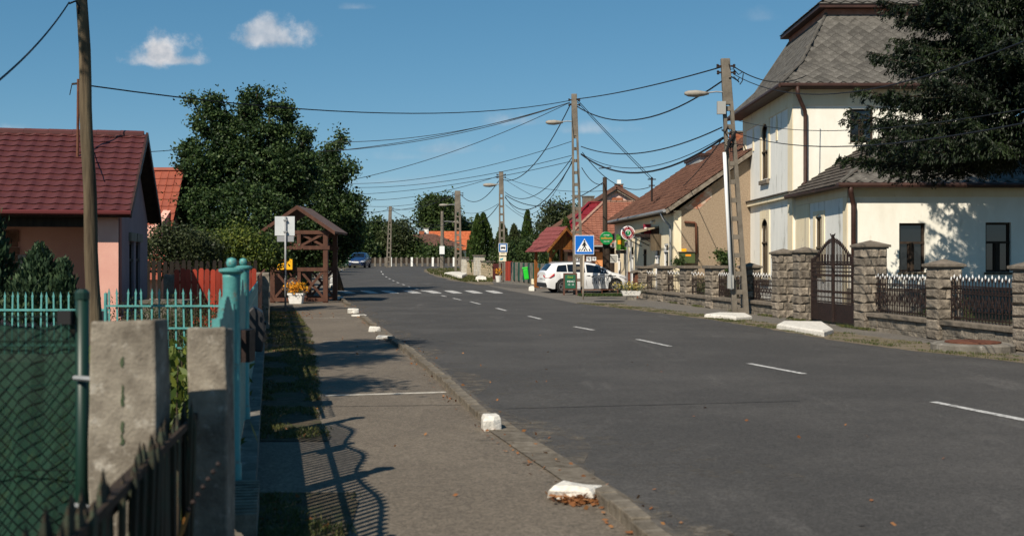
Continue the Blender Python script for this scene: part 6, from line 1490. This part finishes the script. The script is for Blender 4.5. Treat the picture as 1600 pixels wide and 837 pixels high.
# tan block wall on the far corner
M_tan = pm('tan_block', (.4,.32,.2), (.52,.43,.29), 3, .9, .01, 30, var=.1); M_wblock = pm('pale_block', (.5,.46,.38), (.62,.58,.5), 3, .9)
a, b = V((770-800)/F*81.5,81.5,G(81.5)), V((722-800)/F*97,97,G(97)); t = thing('block_wall', 'tan split block wall with pale pillars and slotted panels on the far corner', 'wall', a); u = b-a; LL = u.length; r = random.Random(3)
def blocks(f0, f1, h, m, nm, th=.22, z0=0, name='blocks', hole=None):
    mb = MB(); k = int(round((f1-f0)*LL/.42)) or 1; rows = int((h-z0)/.2)
    for j in range(rows):
        for i in range(k):
            fa, fb = f0+(f1-f0)*(i+(.5 if j%2 and i else 0))/k, f0+(f1-f0)*(i+1+(.5 if j%2 and i < k-1 else 0))/k
            if hole and hole(j, rows, i, k): continue
            mb.bar(u*fa+V(0,0,z0+j*.2+.1), u*fb-u.normalized()*.02+V(0,0,z0+j*.2+.1), th+r.uniform(-.01,.02), .188)
    mb.build(name, m, t, kind='stuff', fix=False)
    mb = MB(); mb.bar(u*(f0-.005)+V(0,0,z0+rows*.2+.04), u*(f1+.005)+V(0,0,z0+rows*.2+.04), th+.14, .08); mb.build('coping', M_capst, t)
blocks(0,.3,1.3,M_tan,0,hole=lambda j,R__,i,k: j in (3,4) and i % 2 == 1); blocks(.31,.38,1.6,M_wblock,0,.4,name='pale_blocks'); blocks(.43,.5,1.6,M_wblock,0,.4,name='pale_blocks'); blocks(.51,.78,1.35,M_tan,0,hole=lambda j,R__,i,k: j in (3,4) and i % 2 == 1); blocks(.82,.86,1.5,M_wblock,0,.4,name='pale_blocks'); blocks(.9,.94,1.5,M_wblock,0,.4,name='pale_blocks')
MB().bar(u*.385+V(0,.1,.7), u*.425+V(0,.1,.7), .05, 1.3).build('gate_leaf', M_dwood, t); MB().bar(u*.03+V(0,.1,.6), u*.76+V(0,.1,.6), .05, 1.1).build('dark_backing', M_dwood, t)

# ------------------------------------------------------------------ small timber porch and houses behind the car
t = thing('timber_porch', 'orange timber porch with small red tiled roof behind the white car', 'shelter', (2.05, 61.0, G(61)), R(22)); w_, dp_, ze, zr = 1.5, 2.0, 2.2, 3.22
for (x,y) in ((0,0),(w_,0),(0,dp_),(w_,dp_)): MB().box(x-.07,y-.07,0,x+.07,y+.07,ze).build('post', M_orangewood, t)
for s in (-1,1):
    xe = w_/2+s*(w_/2+.35); zf = ze-.2
    if s < 0: facet(t, [(xe,dp_+.35,zf),(xe,-.35,zf),(w_/2,-.35,zr),(w_/2,dp_+.35,zr)], .3,.3,'flat', pm('red_shingle', (.2,.05,.05), (.28,.08,.075), 6), [0], name='shingle', thick=.02)
    else: MB().poly([(xe,dp_+.35,zf),(xe,-.35,zf),(w_/2,-.35,zr),(w_/2,dp_+.35,zr)]).build('far_slope', MATS['red_shingle'], t)
    MB().prism([(w_/2,-.4,zr-.12),(xe,-.4,zf-.1),(xe,-.4,zf+.05),(w_/2,-.4,zr+.05)], (0,.05,0)).build('barge_board', M_orangewood, t)
    MB().bar((w_/2-s*-.7,-.02,ze-.55),(w_/2+s*.3,-.02,ze), .05, .09).build('brace', M_orangewood, t)
for k in range(7):
    x = -.1+k*.26; h = (zr-.15-ze)*(1-abs(x+.11-w_/2)/(w_/2+.1)); MB().box(x,-.08,ze-.02,x+.235,-.04,ze+max(.05,h)).build('gable_board', M_orangewood, t)
MB().box(-.15,-.09,ze-.12,w_+.15,-.03,ze-.03).build('beam', M_orangewood, t)
for k in range(4): MB().box(-.04,.3+k*.45,0,.04,.38+k*.45,1.1).build('baluster', M_orangewood, t)
hip = thing('orange_house', 'low orange plastered house with hipped pinkish tile roof behind the car', 'house', (3.2, 66.5, G(66))); OH = hip.location
MB(OH).box(3.3,66.5,0,9.5,74,2.5).build('wall', pm('orange_plaster', (.62,.26,.1), (.68,.31,.13), 3, .9), hip)
E0, E1, E3, R0, R1 = V(2.75,65.9,2.45), V(9.6,65.9,2.45), V(2.75,76,2.45), V(5.7,70.9,5.15), V(9.9,70.9,5.15)
M_tilepk2 = pm('house_tile', (.26,.1,.065), (.4,.17,.11), 1.6, .85, .006, 30, c3=(.14,.07,.05), s3=5, w3=.58)
facet(hip, [E0,E1,R1,R0], .26, .3, 'pan', M_tilepk2, [0], OH, 'roof_tile', .035); facet(hip, [E3,E0,R0], .26, .3, 'pan', M_tilepk2, [0], OH, 'roof_tile', .035)
mb = MB(OH); 
for i in range(14): mb.bar(E0.lerp(R0, i/14)+V(0,0,.06), E0.lerp(R0,(i+1.1)/14)+V(0,0,.08), .2, .1); 
for i in range(12): mb.bar(R0.lerp(R1, i/12)+V(0,0,.06), R0.lerp(R1,(i+1.1)/12)+V(0,0,.08), .2, .1)
mb.build('ridge_tiles', M_ridge, hip, kind='stuff')
MB(OH).box(2.75,65.9,2.36,9.5,66.5,2.44).build('soffit', M_dwood, hip); MB(OH).tube([(2.75,65.85,2.4),(9.5,65.85,2.4)], .07, 6).build('gutter', M_grey, hip)
MB(OH).box(3.5,66.4,2.05,8,66.49,2.35).build('dark_band', M_dwood, hip)
MB(OH).box(5.62,66.3,0,6.9,66.48,2.0).build('door', M_dwood, hip)
nb = thing('notice_board', 'brown roofed notice board with white papers behind the white car', 'notice board', (3.0, 60, G(60)))
MB().box(-.1,-.05,1.1,1.35,.05,1.95).build('board', M_brownpaint, nb); MB().box(-.3,-.25,1.96,1.55,.2,2.08).build('roof', M_brownpaint, nb)
for x in (-.05,1.3): MB().box(x-.05,-.04,0,x+.05,.04,1.1).build('post', M_brownpaint, nb)
for (x, z, s, ch) in ((.35,1.6,.2,'2'),(.62,1.48,.26,''),(1.0,1.58,.26,'S'),(1.28,1.6,.2,'9')):
    pp = MB().box(x-s/2,-.07,z-s/2,x+s/2,-.052,z+s/2).build('paper', M_signw, nb)
    if ch: text(ch, s*.95, M_ink, pp, (x,-.074,z))
rh = thing('red_metal_house', 'house with bright red ribbed metal roof behind the tall pole', 'house', (5, 80, G(80))); OR = rh.location
M_redm = pm('red_ribbed_metal', (.2,.012,.018), (.25,.02,.025), 3, .45, 0, spec=.5)
Q = lambda px, py, d: wp(px, py, d)
a, b, c_, e_ = Q(858,386,78), Q(975,386,78), Q(962,318,83), Q(921,318,83)
facet(rh, [a,b,c_,e_], .55, .9, 'pan', M_redm, [0], OR, 'roof_sheet', .03)
facet(rh, [Q(858,384,92),a,e_], .55, .9, 'pan', M_redm, [0], OR, 'roof_sheet', .03)
MB(OR).box(a.x+.6,78.7,0,b.x,90,a.z).build('wall', M_cream, rh); MB(OR).bar(a+V(0,0,.1), e_+V(0,0,.1), .18, .1).bar(e_+V(0,0,.1), c_+V(0,0,.1), .18, .1).build('ridge_cap', M_redm, rh)
pg = thing('pink_gable_house', 'tall pink gabled house with long dark tiled verge behind the red roof', 'house', (8, 92, G(92))); OP = pg.location
lt, ap, rt = Q(846,366,92), Q(963.5,291,92), Q(1010,318,92)
pinkg = pm('pale_pink_plaster', (.62,.42,.36), (.7,.5,.43), 3)
MB(OP).poly([V(lt.x+1,92.3,0), V(rt.x-.2,92.3,0), V(rt.x-.2,92.3,rt.z+.2), V(ap.x,92.3,ap.z-.25), V(lt.x+1,92.3,lt.z+.35)]).build('gable_wall', pinkg, pg)
MB(OP).box(ap.x-.35,92.2,ap.z-2.6,ap.x+.5,92.28,ap.z-.9).build('brick_panel', M_brick, pg)
dv = V(0,9,0)
facet(pg, [lt+dv, lt, ap, ap+dv], .4,.4,'pan', M_tile, [0], OP, 'roof_tile', .04); MB(OP).poly([rt,rt+dv,ap+dv,ap]).build('far_slope', M_tile, pg)
for p_ in (lt, rt): MB(OP).bar(p_+V(0,-.05,-.05), ap+V(0,-.05,-.02), .22, .3).build('verge', M_tile, pg); MB(OP).bar(p_+V(0,-.0,-.3), ap+V(0,-.0,-.27), .1, .14).build('barge_board', MATS['greyed_board'], pg)
MB(OP).box(lt.x+.9,92.4,0,rt.x-.3,101,lt.z).build('rear_wall', pinkg, pg)
chimney(pg, Q(967,0,94).x, 94, ap.z-1, Q(0,289,94).z, .6, M_brick, OP)
MB(OP).box(Q(964,0,94).x,93.8,Q(0,289,94).z+.09,Q(970,0,94).x,94.2,Q(0,283,94).z+.1).build('flue_pot', M_whitepl, pg)
chimney(pg, Q(919,0,93).x, 93, Q(0,325,93).z-1, Q(0,308,93).z, .9, M_capst, OP)
mb = MB(OP)
for px in (927,932): mb.box(Q(px-.8,0,90).x,90,Q(0,320,90).z-1.2,Q(px+.8,0,90).x,90.1,Q(0,299,90).z)
# houses far beyond the bend
fh = thing('far_orange_house', 'distant white house with bright orange tiled roof beyond the grass corner', 'house', (-5,186,G(186))); OFH = fh.location
a, b, c_, e_ = Q(640,390,185), Q(752,390,185), Q(744,362,190), Q(664,362,190)
facet(fh, [a,b,c_,e_], .5,.5,'pan', M_tileor, [0], OFH, 'roof_tile', .05); MB(OFH).box(a.x+.5,186,0,b.x-.5,195,a.z).build('wall', M_wallb, fh); MB(OFH).box(Q(690,0,186).x,185.85,2.5,Q(700,0,186).x,185.98,4.2).build('window', M_glass, fh)
f2 = thing('far_brown_house', 'distant house with low brown hipped roof and two chimneys behind the hedge trees', 'house', (-14,170,G(170))); OF2 = f2.location
a, b, c_, e_ = Q(590,384,166), Q(712,384,166), Q(678,366,172), Q(625,366,172)
facet(f2, [a,b,c_,e_], .5,.5,'pan', M_tile, [0], OF2, 'roof_tile', .05); facet(f2, [b, Q(712,384,166)+V(1,9,0), c_], .5,.5,'pan', M_tile, [0], OF2, 'roof_tile', .05)
MB(OF2).box(a.x+.5,167,0,b.x-.4,176,a.z).build('wall', M_wallb, f2)
chimney(f2, Q(659,0,172).x, 172, c_.z-1.2, Q(0,361,172).z, .75, M_brick, OF2); chimney(f2, Q(666,0,173).x, 173, c_.z-1.2, Q(0,356.5,172).z, .7, M_wallb, OF2)
ff = thing('far_fence', 'low wall with pale concrete posts along the far side of the bend', 'fence', (-10,145,G(145)))
for i in range(18):
    x = (578+i*8.2-800)/F*145+10; MB().box(x-.13,-.15,0,x+.13,.15,1.15).build('post', M_pole if i % 4 else M_wallb, ff)
    MB().box(x+.14,-.04,.4,x+.52,.04,1.05).build('panel', M_dwood, ff)
x0_, x1_ = (560-800)/F*145+10, (725-800)/F*145+10; MB().box(x0_,-.1,0,x1_,.1,.4).build('base_wall', pm('dark_base', (.06,.06,.06), (.1,.1,.1), 2), ff)

# ------------------------------------------------------------------ trees and plants
tree('broadleaf_tree', 'big dark oak like tree with upright leafy shoots rising behind the timber shelter', 'tree', (-11.0,49.5,0),
     [pb(400,270,72,52,49.5), pb(388,215,50,34,49.5), pb(330,190,26,30,49), pb(318,262,38,34,48.5), pb(302,325,34,36,48), pb(380,335,80,48,48), pb(390,170,18,24,49.5), pb(437,188,18,28,50), pb(455,222,28,24,50), pb(330,160,20,10,49), pb(440,275,58,50,50), pb(372,385,80,36,48.5), pb(298,152,5,10,49), pb(402,148,6,14,49.5), pb(424,156,5,14,49.5), pb(380,152,5,12,49.5), pb(294,232,18,16,48.5),pb(448,172,7,10,50), pb(280,300,12,18,48.3), pb(286,270,10,10,48.3), pb(478,215,10,10,50), pb(350,235,26,26,49)],
     92000, .14, L_oak, .17, 11, .22, 60, .55)
tree('broadleaf_tree', 'dark spreading tree overhanging the road right of the timber shelter', 'tree', (-8.6,58,G(58)),
     [pb(490,322,58,56,57), pb(528,340,34,42,56), pb(470,270,34,34,57), pb(512,262,22,24,57), pb(520,238,12,18,56.5), pb(534,216,7,12,56.5), pb(500,285,30,26,57), pb(552,322,20,18,56), pb(535,265,22,22,56), pb(515,370,50,36,57), pb(470,370,60,45,58), pb(526,374,16,26,57)],
     50000, .16, L_oak, .2, 12, .16, 60, .55)
tree('garden_tree', 'yellow green leafy bush tree behind the red board fence', 'tree', (wp(372,0,36).x,36,0), [pb(372,385,42,32,36), pb(345,400,30,22,36), pb(398,405,26,22,36)], 9000, .1, L_yel, .16, 13, .06, 30)
tree('garden_tree', 'thin olive bush tree right of the pink house gable', 'tree', (wp(268,0,34).x,34,0), [pb(258,372,24,26,34), pb(290,385,36,26,34), pb(245,400,24,24,34), pb(318,395,26,28,34.5)], 8500, .085, L_olive, .16, 14, .05, 30, .6)
tree('garden_tree', 'low dark bush behind the brown boards near the concrete post', 'tree', (wp(410,0,37).x,37,0), [pb(415,395,26,26,37), pb(430,385,20,26,38)], 4500, .1, L_mid, .16, 15, .05, 30)
def conifer(name, label, px, py0, py1, w, d, n, size, m, seed, top_=1.6, rag=.1):
    rs = np.random.RandomState(seed); b = V((px-800)/F*d, d, G(d)); z0, z1 = max(G(d)+.05, wp(0,py1,d).z), wp(0,py0,d).z; rw_ = w/F*d/2
    t = thing(name, label, 'conifer', b); f = rs.uniform(0,1,n)**.85; prof = np.minimum(1, (1-f)*top_)**.75*(.75+.25*np.minimum(1,f*6)); th = rs.uniform(0,2*np.pi,n)
    lump = 1 + rag*np.sin(th*5+f*17) + rag*.8*np.sin(th*9-f*31); r_ = rw_*prof*lump*(.55+.47*rs.uniform(0,1,n)**.4)
    P = np.stack([np.cos(th)*r_, np.sin(th)*r_, z0-b.z+f*(z1-z0)],1)+rs.normal(size=(n,3))*.04
    A = np.stack([np.cos(th)*.35, np.sin(th)*.35, np.ones(n)],1)
    np_part('crown', leaf_mesh('crown', P, size, .4, rs, A=A), m, t); MB().tube([(0,0,-.1),(0,0,(z1-b.z)*.8)], [.1,.03], 6).build('trunk', M_bark, t); return t
conifer('columnar_conifer', 'broad rounded green thuja column behind the block wall', 755, 334, 432, 31, 92, 9000, .24, L_thuja, 21, 2.3)
conifer('columnar_conifer', 'slimmer second stem of the broad thuja on its left side', 746, 336, 432, 22, 91, 6000, .24, L_thuja, 22, 2.5)
conifer('columnar_conifer', 'pointed dark green cypress column left of the timber porch', 824, 330, 432, 25, 84, 8000, .24, L_thuja, 23, 1.5)
conifer('ball_conifer', 'small pointed thuja in front of the red metal roof', 884, 341, 392, 22, 72, 4000, .16, L_thuja, 24, 1.5)
conifer('columnar_conifer', 'tiny dark thuja beside the corner pole', 732, 376, 415, 7, 120, 800, .3, L_thuja, 25, 1.5)
conifer('columnar_conifer', 'second tiny dark thuja beside the orange roofed house', 739, 382, 415, 6, 122, 700, .3, L_thuja, 26, 1.5)
conifer('blue_conifer', 'greyish dark spruce between thuja and cypress', 785, 350, 430, 34, 96, 6500, .3, L_olive, 27, 1.3, .2)
conifer('blue_conifer', 'second greyish dark spruce behind the bus stop sign', 803, 352, 430, 34, 98, 6500, .3, L_olive, 28, 1.2, .2)
tree('shrub_mass', 'dark green shrub wall behind the lime litter bin', 'shrub', ((835-800)/F*80,80,G(80)), [pb(800,405,32,28,82), pb(838,398,30,30,78), pb(865,405,26,26,74), pb(850,380,18,20,80)], 12000, .17, L_mid, .3, 29, .06, 35)
tree('birch_tree', 'light airy tree standing beyond the dark tiled verge', 'tree', ((872-800)/F*130,130,G(130)), [pb(872,340,20,24,130), pb(862,352,14,16,130), pb(884,332,14,10,130), pb(850,362,12,12,130)], 5500, .32, L_olive, .55, 30, .12, 20, .7)
tree('tall_far_tree', 'tall dark round tree rising above the distant orange roof', 'tree', ((683-800)/F*195,195,G(195)), [pb(683,335,24,20,195), pb(672,325,14,14,195), pb(690,320,18,12,195), pb(700,335,12,10,195), pb(682,352,20,14,195), pb(667,341,12,7,195)], 11000, .5, L_mid, .7, 31, .3, 30, .5)
tree('far_tree', 'lower rounded tree right of the tall far tree', 'tree', ((722-800)/F*200,200,G(200)), [pb(720,357,16,12,200), pb(705,360,16,12,200), pb(735,362,9,8,200)], 5000, .5, L_mid, .7, 32, .2, 30)
for i, (px, py, rx, ry, d, m, lb_) in enumerate([(583,375,26,34,158,L_mid,'dense mid green roadside tree behind the farthest pole'),(622,372,26,30,156,L_olive,'olive bushy tree right of the farthest pole'),(562,382,18,34,150,L_mid,'dark hedge tree behind the blue car roof'),
        (650,397,24,16,156,L_mid,'dark bush under the brown far roof'),(684,403,18,12,150,L_mid,'low bush left of the slender pale pole'),(602,395,36,20,156,L_mid,'low hedge under the farthest trees'),(704,405,14,11,150,L_olive,'vine covered bush beside the distant white wall')]):
    tree('roadside_tree', lb_, 'tree', ((px-800)/F*d,d,G(d)), [pb(px,py,rx,ry,d), pb(px-rx*.5,py+ry*.3,rx*.7,ry*.7,d), pb(px+rx*.5,py+ry*.35,rx*.65,ry*.65,d), pb(px+rx*.2,py-ry*.4,rx*.5,ry*.5,d)], 6500, .38, m, .5, 40+i, .15, 30)
for i, (px, py, rx, ry, d) in enumerate([(508,402,18,15,95),(505,385,26,22,105),(528,392,12,20,120),(470,405,30,22,80),(440,400,30,26,66)]):
    tree('hedge_bush', ['dark hedge bush beside the kerb left of the blue car','tall dark hedge bush behind the shelter right side','dark hedge bush just before the green container','dark bush seen through the shelter opening','dark bush seen behind the shelter left post'][i], 'shrub', ((px-800)/F*d-1,d,G(d)), [pb(px,py,rx,ry,d), pb(px-8,py+5,rx,ry*.8,d+1)], 5500, .24, L_mid, .3, 60+i, .08, 30)
# far wood that closes the horizon, one mass
rs = np.random.RandomState(5); n = 46000
P = np.stack([rs.uniform(-330,330,n), rs.uniform(300,330,n), np.zeros(n)],1); P[:,2] = G(300) + (5.5+1.6*np.sin(P[:,0]*.13)+1.2*np.sin(P[:,0]*.37+1))*rs.uniform(0,1,n)**.7
wd = np_part('far_wood', leaf_mesh('far_wood', P, 1.7, .7, rs), L_mid, None); tag(wd, 'low dark belt of distant woodland along the horizon', 'woodland', kind='stuff')
tree('garden_tree', 'tall leafy tree standing just outside the left edge, shading the verge', 'tree', (-8.3,11.0,0), [(-7.9,13.3,9.4,.9,1.5,.8),(-6.5,8.2,7.2,.8,1.0,.8),(-7.5,11,8.4,.8,1.2,1.0)], 12000, .13, L_mid, .2, 90, .14, 36, .4)
# junipers in the yard
conifer('juniper_bush', 'spiky blue green juniper bush behind the turquoise pickets', 62, 388, 500, 92, 21.2, 9000, .12, L_jun, 71, 1.25, .2)
conifer('juniper_bush', 'smaller juniper shoot at the right side of the big juniper', 100, 408, 500, 38, 21, 3500, .11, L_jun, 72, 1.3, .2)
conifer('dark_conifer', 'dark conifer cut by the left edge of the yard', -32, 285, 500, 100, 21.5, 13000, .12, L_jun, 73, 1.3, .25)
def lowplants(name, label, cx, cy, rx, ry, h, n, size, m, seed, kind=None, asp=.35):
    rs = np.random.RandomState(seed); k = max(3, n//40); c0 = rs.uniform(-1,1,(k,2)); P = np.repeat(c0,40,0)*np.array([rx,ry])+rs.normal(size=(k*40,2))*.09*np.array([1,1])
    hh = np.repeat(rs.uniform(.4,1,k),40)*h; P3 = np.concatenate([P, (rs.uniform(0,1,k*40)*hh)[:,None]+.02],1)
    A = np.concatenate([rs.normal(size=(k*40,2))*.7, np.ones((k*40,1))*.8],1); t = thing(name, label, 'plant', (cx,cy,0))
    np_part('leaves', leaf_mesh('leaves', P3, size, asp, rs, A=A), m, t)
    mb = MB(); 
    for q in range(min(k,60)): x, y = c0[q]*np.array([rx,ry]); mb.tube([(x,y,0),(x+rs.normal()*.04,y,hh[q*40]*.9)], .006, 4)
    mb.build('stems', M_bark, t, kind='stuff')
lowplants('garden_plants', 'lush green garden plants seen between the two concrete posts', wp(262,0,11.5).x, 11.5, .5, 1.0, .85, 2600, .16, L_grassy if False else L_yel, 81)
lowplants('garden_plants', 'green weeds glimpsed beside the chain link post', wp(140,0,9.5).x, 9.5, .5, .8, .6, 1500, .13, L_yel, 82)
lowplants('garden_plants', 'leafy bed behind the turquoise fence below the red boards', wp(275,0,21).x, 21.5, 1.3, .8, 1.0, 9000, .06, L_olive, 83)
lowplants('garden_plants', 'grassy weeds behind the green shade netting', -3.2, 7.0, 1.3, 1.2, .6, 2600, .14, L_yel, 84)
lowplants('garden_plants', 'green climbing plants behind the iron panels at the far end of the stone fence', FX(42)+.9, 42.5, .5, 3.5, 1.0, 9000, .08, L_mid, 85)
lowplants('garden_plants', 'small bush at the foot of the villa wall behind the iron fence', 10.3, 27.4, .5, .5, .75, 1500, .07, L_mid, 86)
tree('wall_vine', 'green vine clump against the rendered gable behind the nearest pole', 'plant', (S(3.0,-.4,0)), [pb(1128,401,6,8,49.4), pb(1136,410,8,14,49.4), pb(1122,396,4,4,49.4)], 1300, .12, L_mid, .1, 87, .03, 20)
tree('wall_vine', 'green weed growing beside the olive cabinet', 'plant', (S(.35,-.4,0)), [pb(1060,410,5,6,49.4)], 350, .1, L_mid, .1, 88, .02, 20)
# grass strip by the left fence, verges, fallen leaves: nobody could count these
M_strip = pm('litter_soil', (.05,.038,.024), (.12,.095,.06), 9, .95, .02, 60, c3=(.055,.065,.025), s3=3, w3=.5)
strip('grass_strip', [(y, LX(y)+.1) for y in (3,40)], [(3,-.75),(7.9,-1.05),(11.6,-1.93),(16,-2.7),(25.8,-4.5),(40,-7.6)], 3, 8.1, .014, M_strip, .3, wob=.03, seed=8)
strip('grass_strip', [(y, LX(y)+.1) for y in (3,40)], [(3,-.75),(7.9,-1.05),(11.6,-1.93),(16,-2.7),(25.8,-4.5),(40,-7.6)], 10.4, 40, .014, M_strip, .3, wob=.05, seed=9)
def scatter(name, label, cat, fn, n, size, asp, m, seed, up=True, clump=True):
    rs = np.random.RandomState(seed); rr2 = random.Random(seed); P = []
    while len(P) < n:
        q = fn(rr2)
        if q is None: continue
        for k in range(6 if clump else 1): P.append((q[0]+rr2.gauss(0,.03), q[1]+rr2.gauss(0,.03), q[2]))
    P = np.array(P[:n]); A = None
    if up: A = np.concatenate([rs.normal(size=(n,2))*.45, np.ones((n,1))],1); P[:,2] += size*.35
    o = np_part(name, leaf_mesh(name, P, size, asp, rs, A=A, upn=0 if up else .75), m, None); return tag(o, label, cat, kind='stuff')
def fstrip(r):
    d = 3.2 + 33*r.random()**1.8
    if 8.0 < d < 10.5: return None
    if 12.7 < d < 13.3: return None
    xr = interp([(3,-.75),(7.9,-1.05),(11.6,-1.93),(16,-2.7),(25.8,-4.5),(40,-7.6)], d); x = LX(d)+.12 + (xr-LX(d)-.12)*r.random()
    if math.sin(x*7+d*1.7)+math.sin(d*3.1) < -.9: return None
    return (x, d, .014)
scatter('grass_tufts', 'patchy low grass along the fence beside the left pavement', 'grass', fstrip, 34000, .045, .15, L_grass, 1)
scatter('grass_litter', 'dry fallen leaves in the grass strip beside the left pavement', 'leaves', fstrip, 2600, .05, .6, L_dry, 2, up=False, clump=False)
def fkerb(r):
    d = 5+45*r.random()**1.7; return (interp(KERB,d)+ (r.gauss(-.14,.05) if r.random() < .6 else abs(r.gauss(.12,.12))), d, .022)
scatter('kerb_litter', 'scattered brown leaves along the left kerb', 'leaves', fkerb, 420, .045, .6, L_dry, 3, up=False, clump=False)
def fpile(r):
    c = r.choice([(898,782,.07),(905,786,.06),(455,492,.7),(440,496,.6),(430,490,.6)]); p = gp(c[0],c[1]); return (p.x+r.gauss(0,c[2]), p.y+r.gauss(0,c[2]*.8), .02+abs(r.gauss(0,.012)))
scatter('leaf_pile', 'rusty leaf drifts below the sign pole and at the nearest kerb end', 'leaves', fpile, 750, .05, .6, L_dry, 4, up=False, clump=False)
def fverge(r):
    d = 17+26*r.random(); l_ = interp(ROADR, d); rt_ = interp([(1,14.3),(18,8.95),(28,7.0),(33,6.0),(40,4.35),(44,3.5)], d); t_ = r.random()**1.5; x = l_+(rt_-l_)*t_
    if math.sin(d*2.3)+math.sin(d*5.1+x*4)+t_*-.6 < -.4: return None
    return (x, d, .016)
scatter('verge_grass', 'sparse dry grass fringe between road and right pavement', 'grass', fverge, 9000, .05, .16, L_grass, 5)
def fisl(r):
    p = gp(r.uniform(664,770), r.uniform(419.5,441)); l_ = interp(ROADR, p.y)
    if p.x < l_+.2: return None
    return (p.x, p.y, p.z+.02)
scatter('corner_grass', 'rough grass of the corner island around the thick pole', 'grass', fisl, 9000, .16, .3, L_grass, 6)
def fpole(r): p = V(r.uniform(3.0,4.9), 51.4+r.gauss(0,.25), 0); return (p.x, p.y, G(p.y)+.01)
scatter('pole_weeds', 'weeds around the foot of the tall pole near the A board', 'grass', fpole, 3000, .14, .2, L_mid, 7)
def fplinth(r): d = r.choice([26.9,28.0,33.2,30.9,36,40,43])+r.gauss(0,.3); return (FX(d)-.3+r.gauss(0,.05), d, .01)
scatter('wall_weeds', 'small weeds at the foot of the stone fence', 'grass', fplinth, 1500, .08, .2, L_grass, 8)
def frd(r): d = 6+20*r.random(); return (interp(KERB,d)+r.uniform(-1.2,3.5), d, .022)
scatter('road_litter', 'a few stray leaves lying on road and pavement', 'leaves', frd, 60, .045, .6, L_dry, 9, up=False, clump=False)

# ------------------------------------------------------------------ spruce in the villa garden
def spruce(base, zt, label):
    rs = np.random.RandomState(77); t = thing('spruce_tree', label, 'tree', base); P, A = [], []; limbs = MB()
    z = 4.7
    while z < zt-.3:
        f = (z-4.4)/(zt-4.4); Lb = 4.75*(1-f)**.8+.25
        for k in range(12 if f < .6 else 8):
            th = rs.uniform(0, 2*np.pi); L2 = Lb*rs.uniform(.72,1.12); dx, dy = math.cos(th), math.sin(th); pts = []
            for i in range(9):
                u = i/8; pts.append(np.array([dx*L2*u, dy*L2*u, z + L2*(.02 - .34*u + .24*u*u*u)]))
            limbs.tube([tuple(p) for p in pts], [.035*(1-i/9)+.006 for i in range(9)], 4)
            nt = int(14+L2*13)
            for j in range(nt):
                u = rs.uniform(.12,1)**.75; p = pts[0]*0; ii = min(7, int(u*8)); fr2 = u*8-ii; p = pts[ii]*(1-fr2)+pts[ii+1]*fr2
                sd = rs.choice([-1,1]); tl = rs.uniform(.2,.6)*(1.15-u*.6); dirv = np.array([-dy*sd*.75+dx*.5, dx*sd*.75+dy*.5, -.1-rs.uniform(0,.5)]); dirv /= np.linalg.norm(dirv)
                m_ = int(20*tl/.4)+5; tt = rs.uniform(0,1,m_); droop = np.array([0,0,-1])
                q = p + dirv*(tt*tl)[:,None] + droop*(tt*tt*tl*.32)[:,None] + rs.normal(size=(m_,3))*.025
                P.append(q); A.append(np.repeat((dirv+droop*.5)[None], m_, 0) + rs.normal(size=(m_,3))*.5)
        z += .21+.1*f
    n = 90000; f = rs.uniform(0,1,n)**1.3; th = rs.uniform(0,2*np.pi,n); r_ = 4.6*(1-f)**.8*.78*rs.uniform(0,1,n)**.55*(1+.2*np.sin(th*7+f*40)); zz = 4.3+f*(zt-4.6)-r_*.1
    P.append(np.stack([np.cos(th)*r_, np.sin(th)*r_, zz],1)); A.append(np.stack([np.cos(th)*.4, np.sin(th)*.4, -np.ones(n)],1))
    P = np.concatenate(P); A = np.concatenate(A); A /= np.linalg.norm(A,axis=1)[:,None]
    np_part('crown', leaf_mesh('crown', P, .105, .3, rs, A=A), L_spr, t)
    limbs.build('limbs', pm('dark_twig', (.02,.015,.01), (.04,.03,.02), 9), t, smooth=True, fix=False, kind='stuff'); MB().tube([(0,0,-.2),(0,0,zt*.5),(0,0,zt)], [.28,.17,.03], 10).build('trunk', M_bark, t, smooth=True); return len(P)
print('spruce', spruce(V(13.3,29.2,0), 15.5, 'large dark spruce with drooping branches in front of the villa roof'))
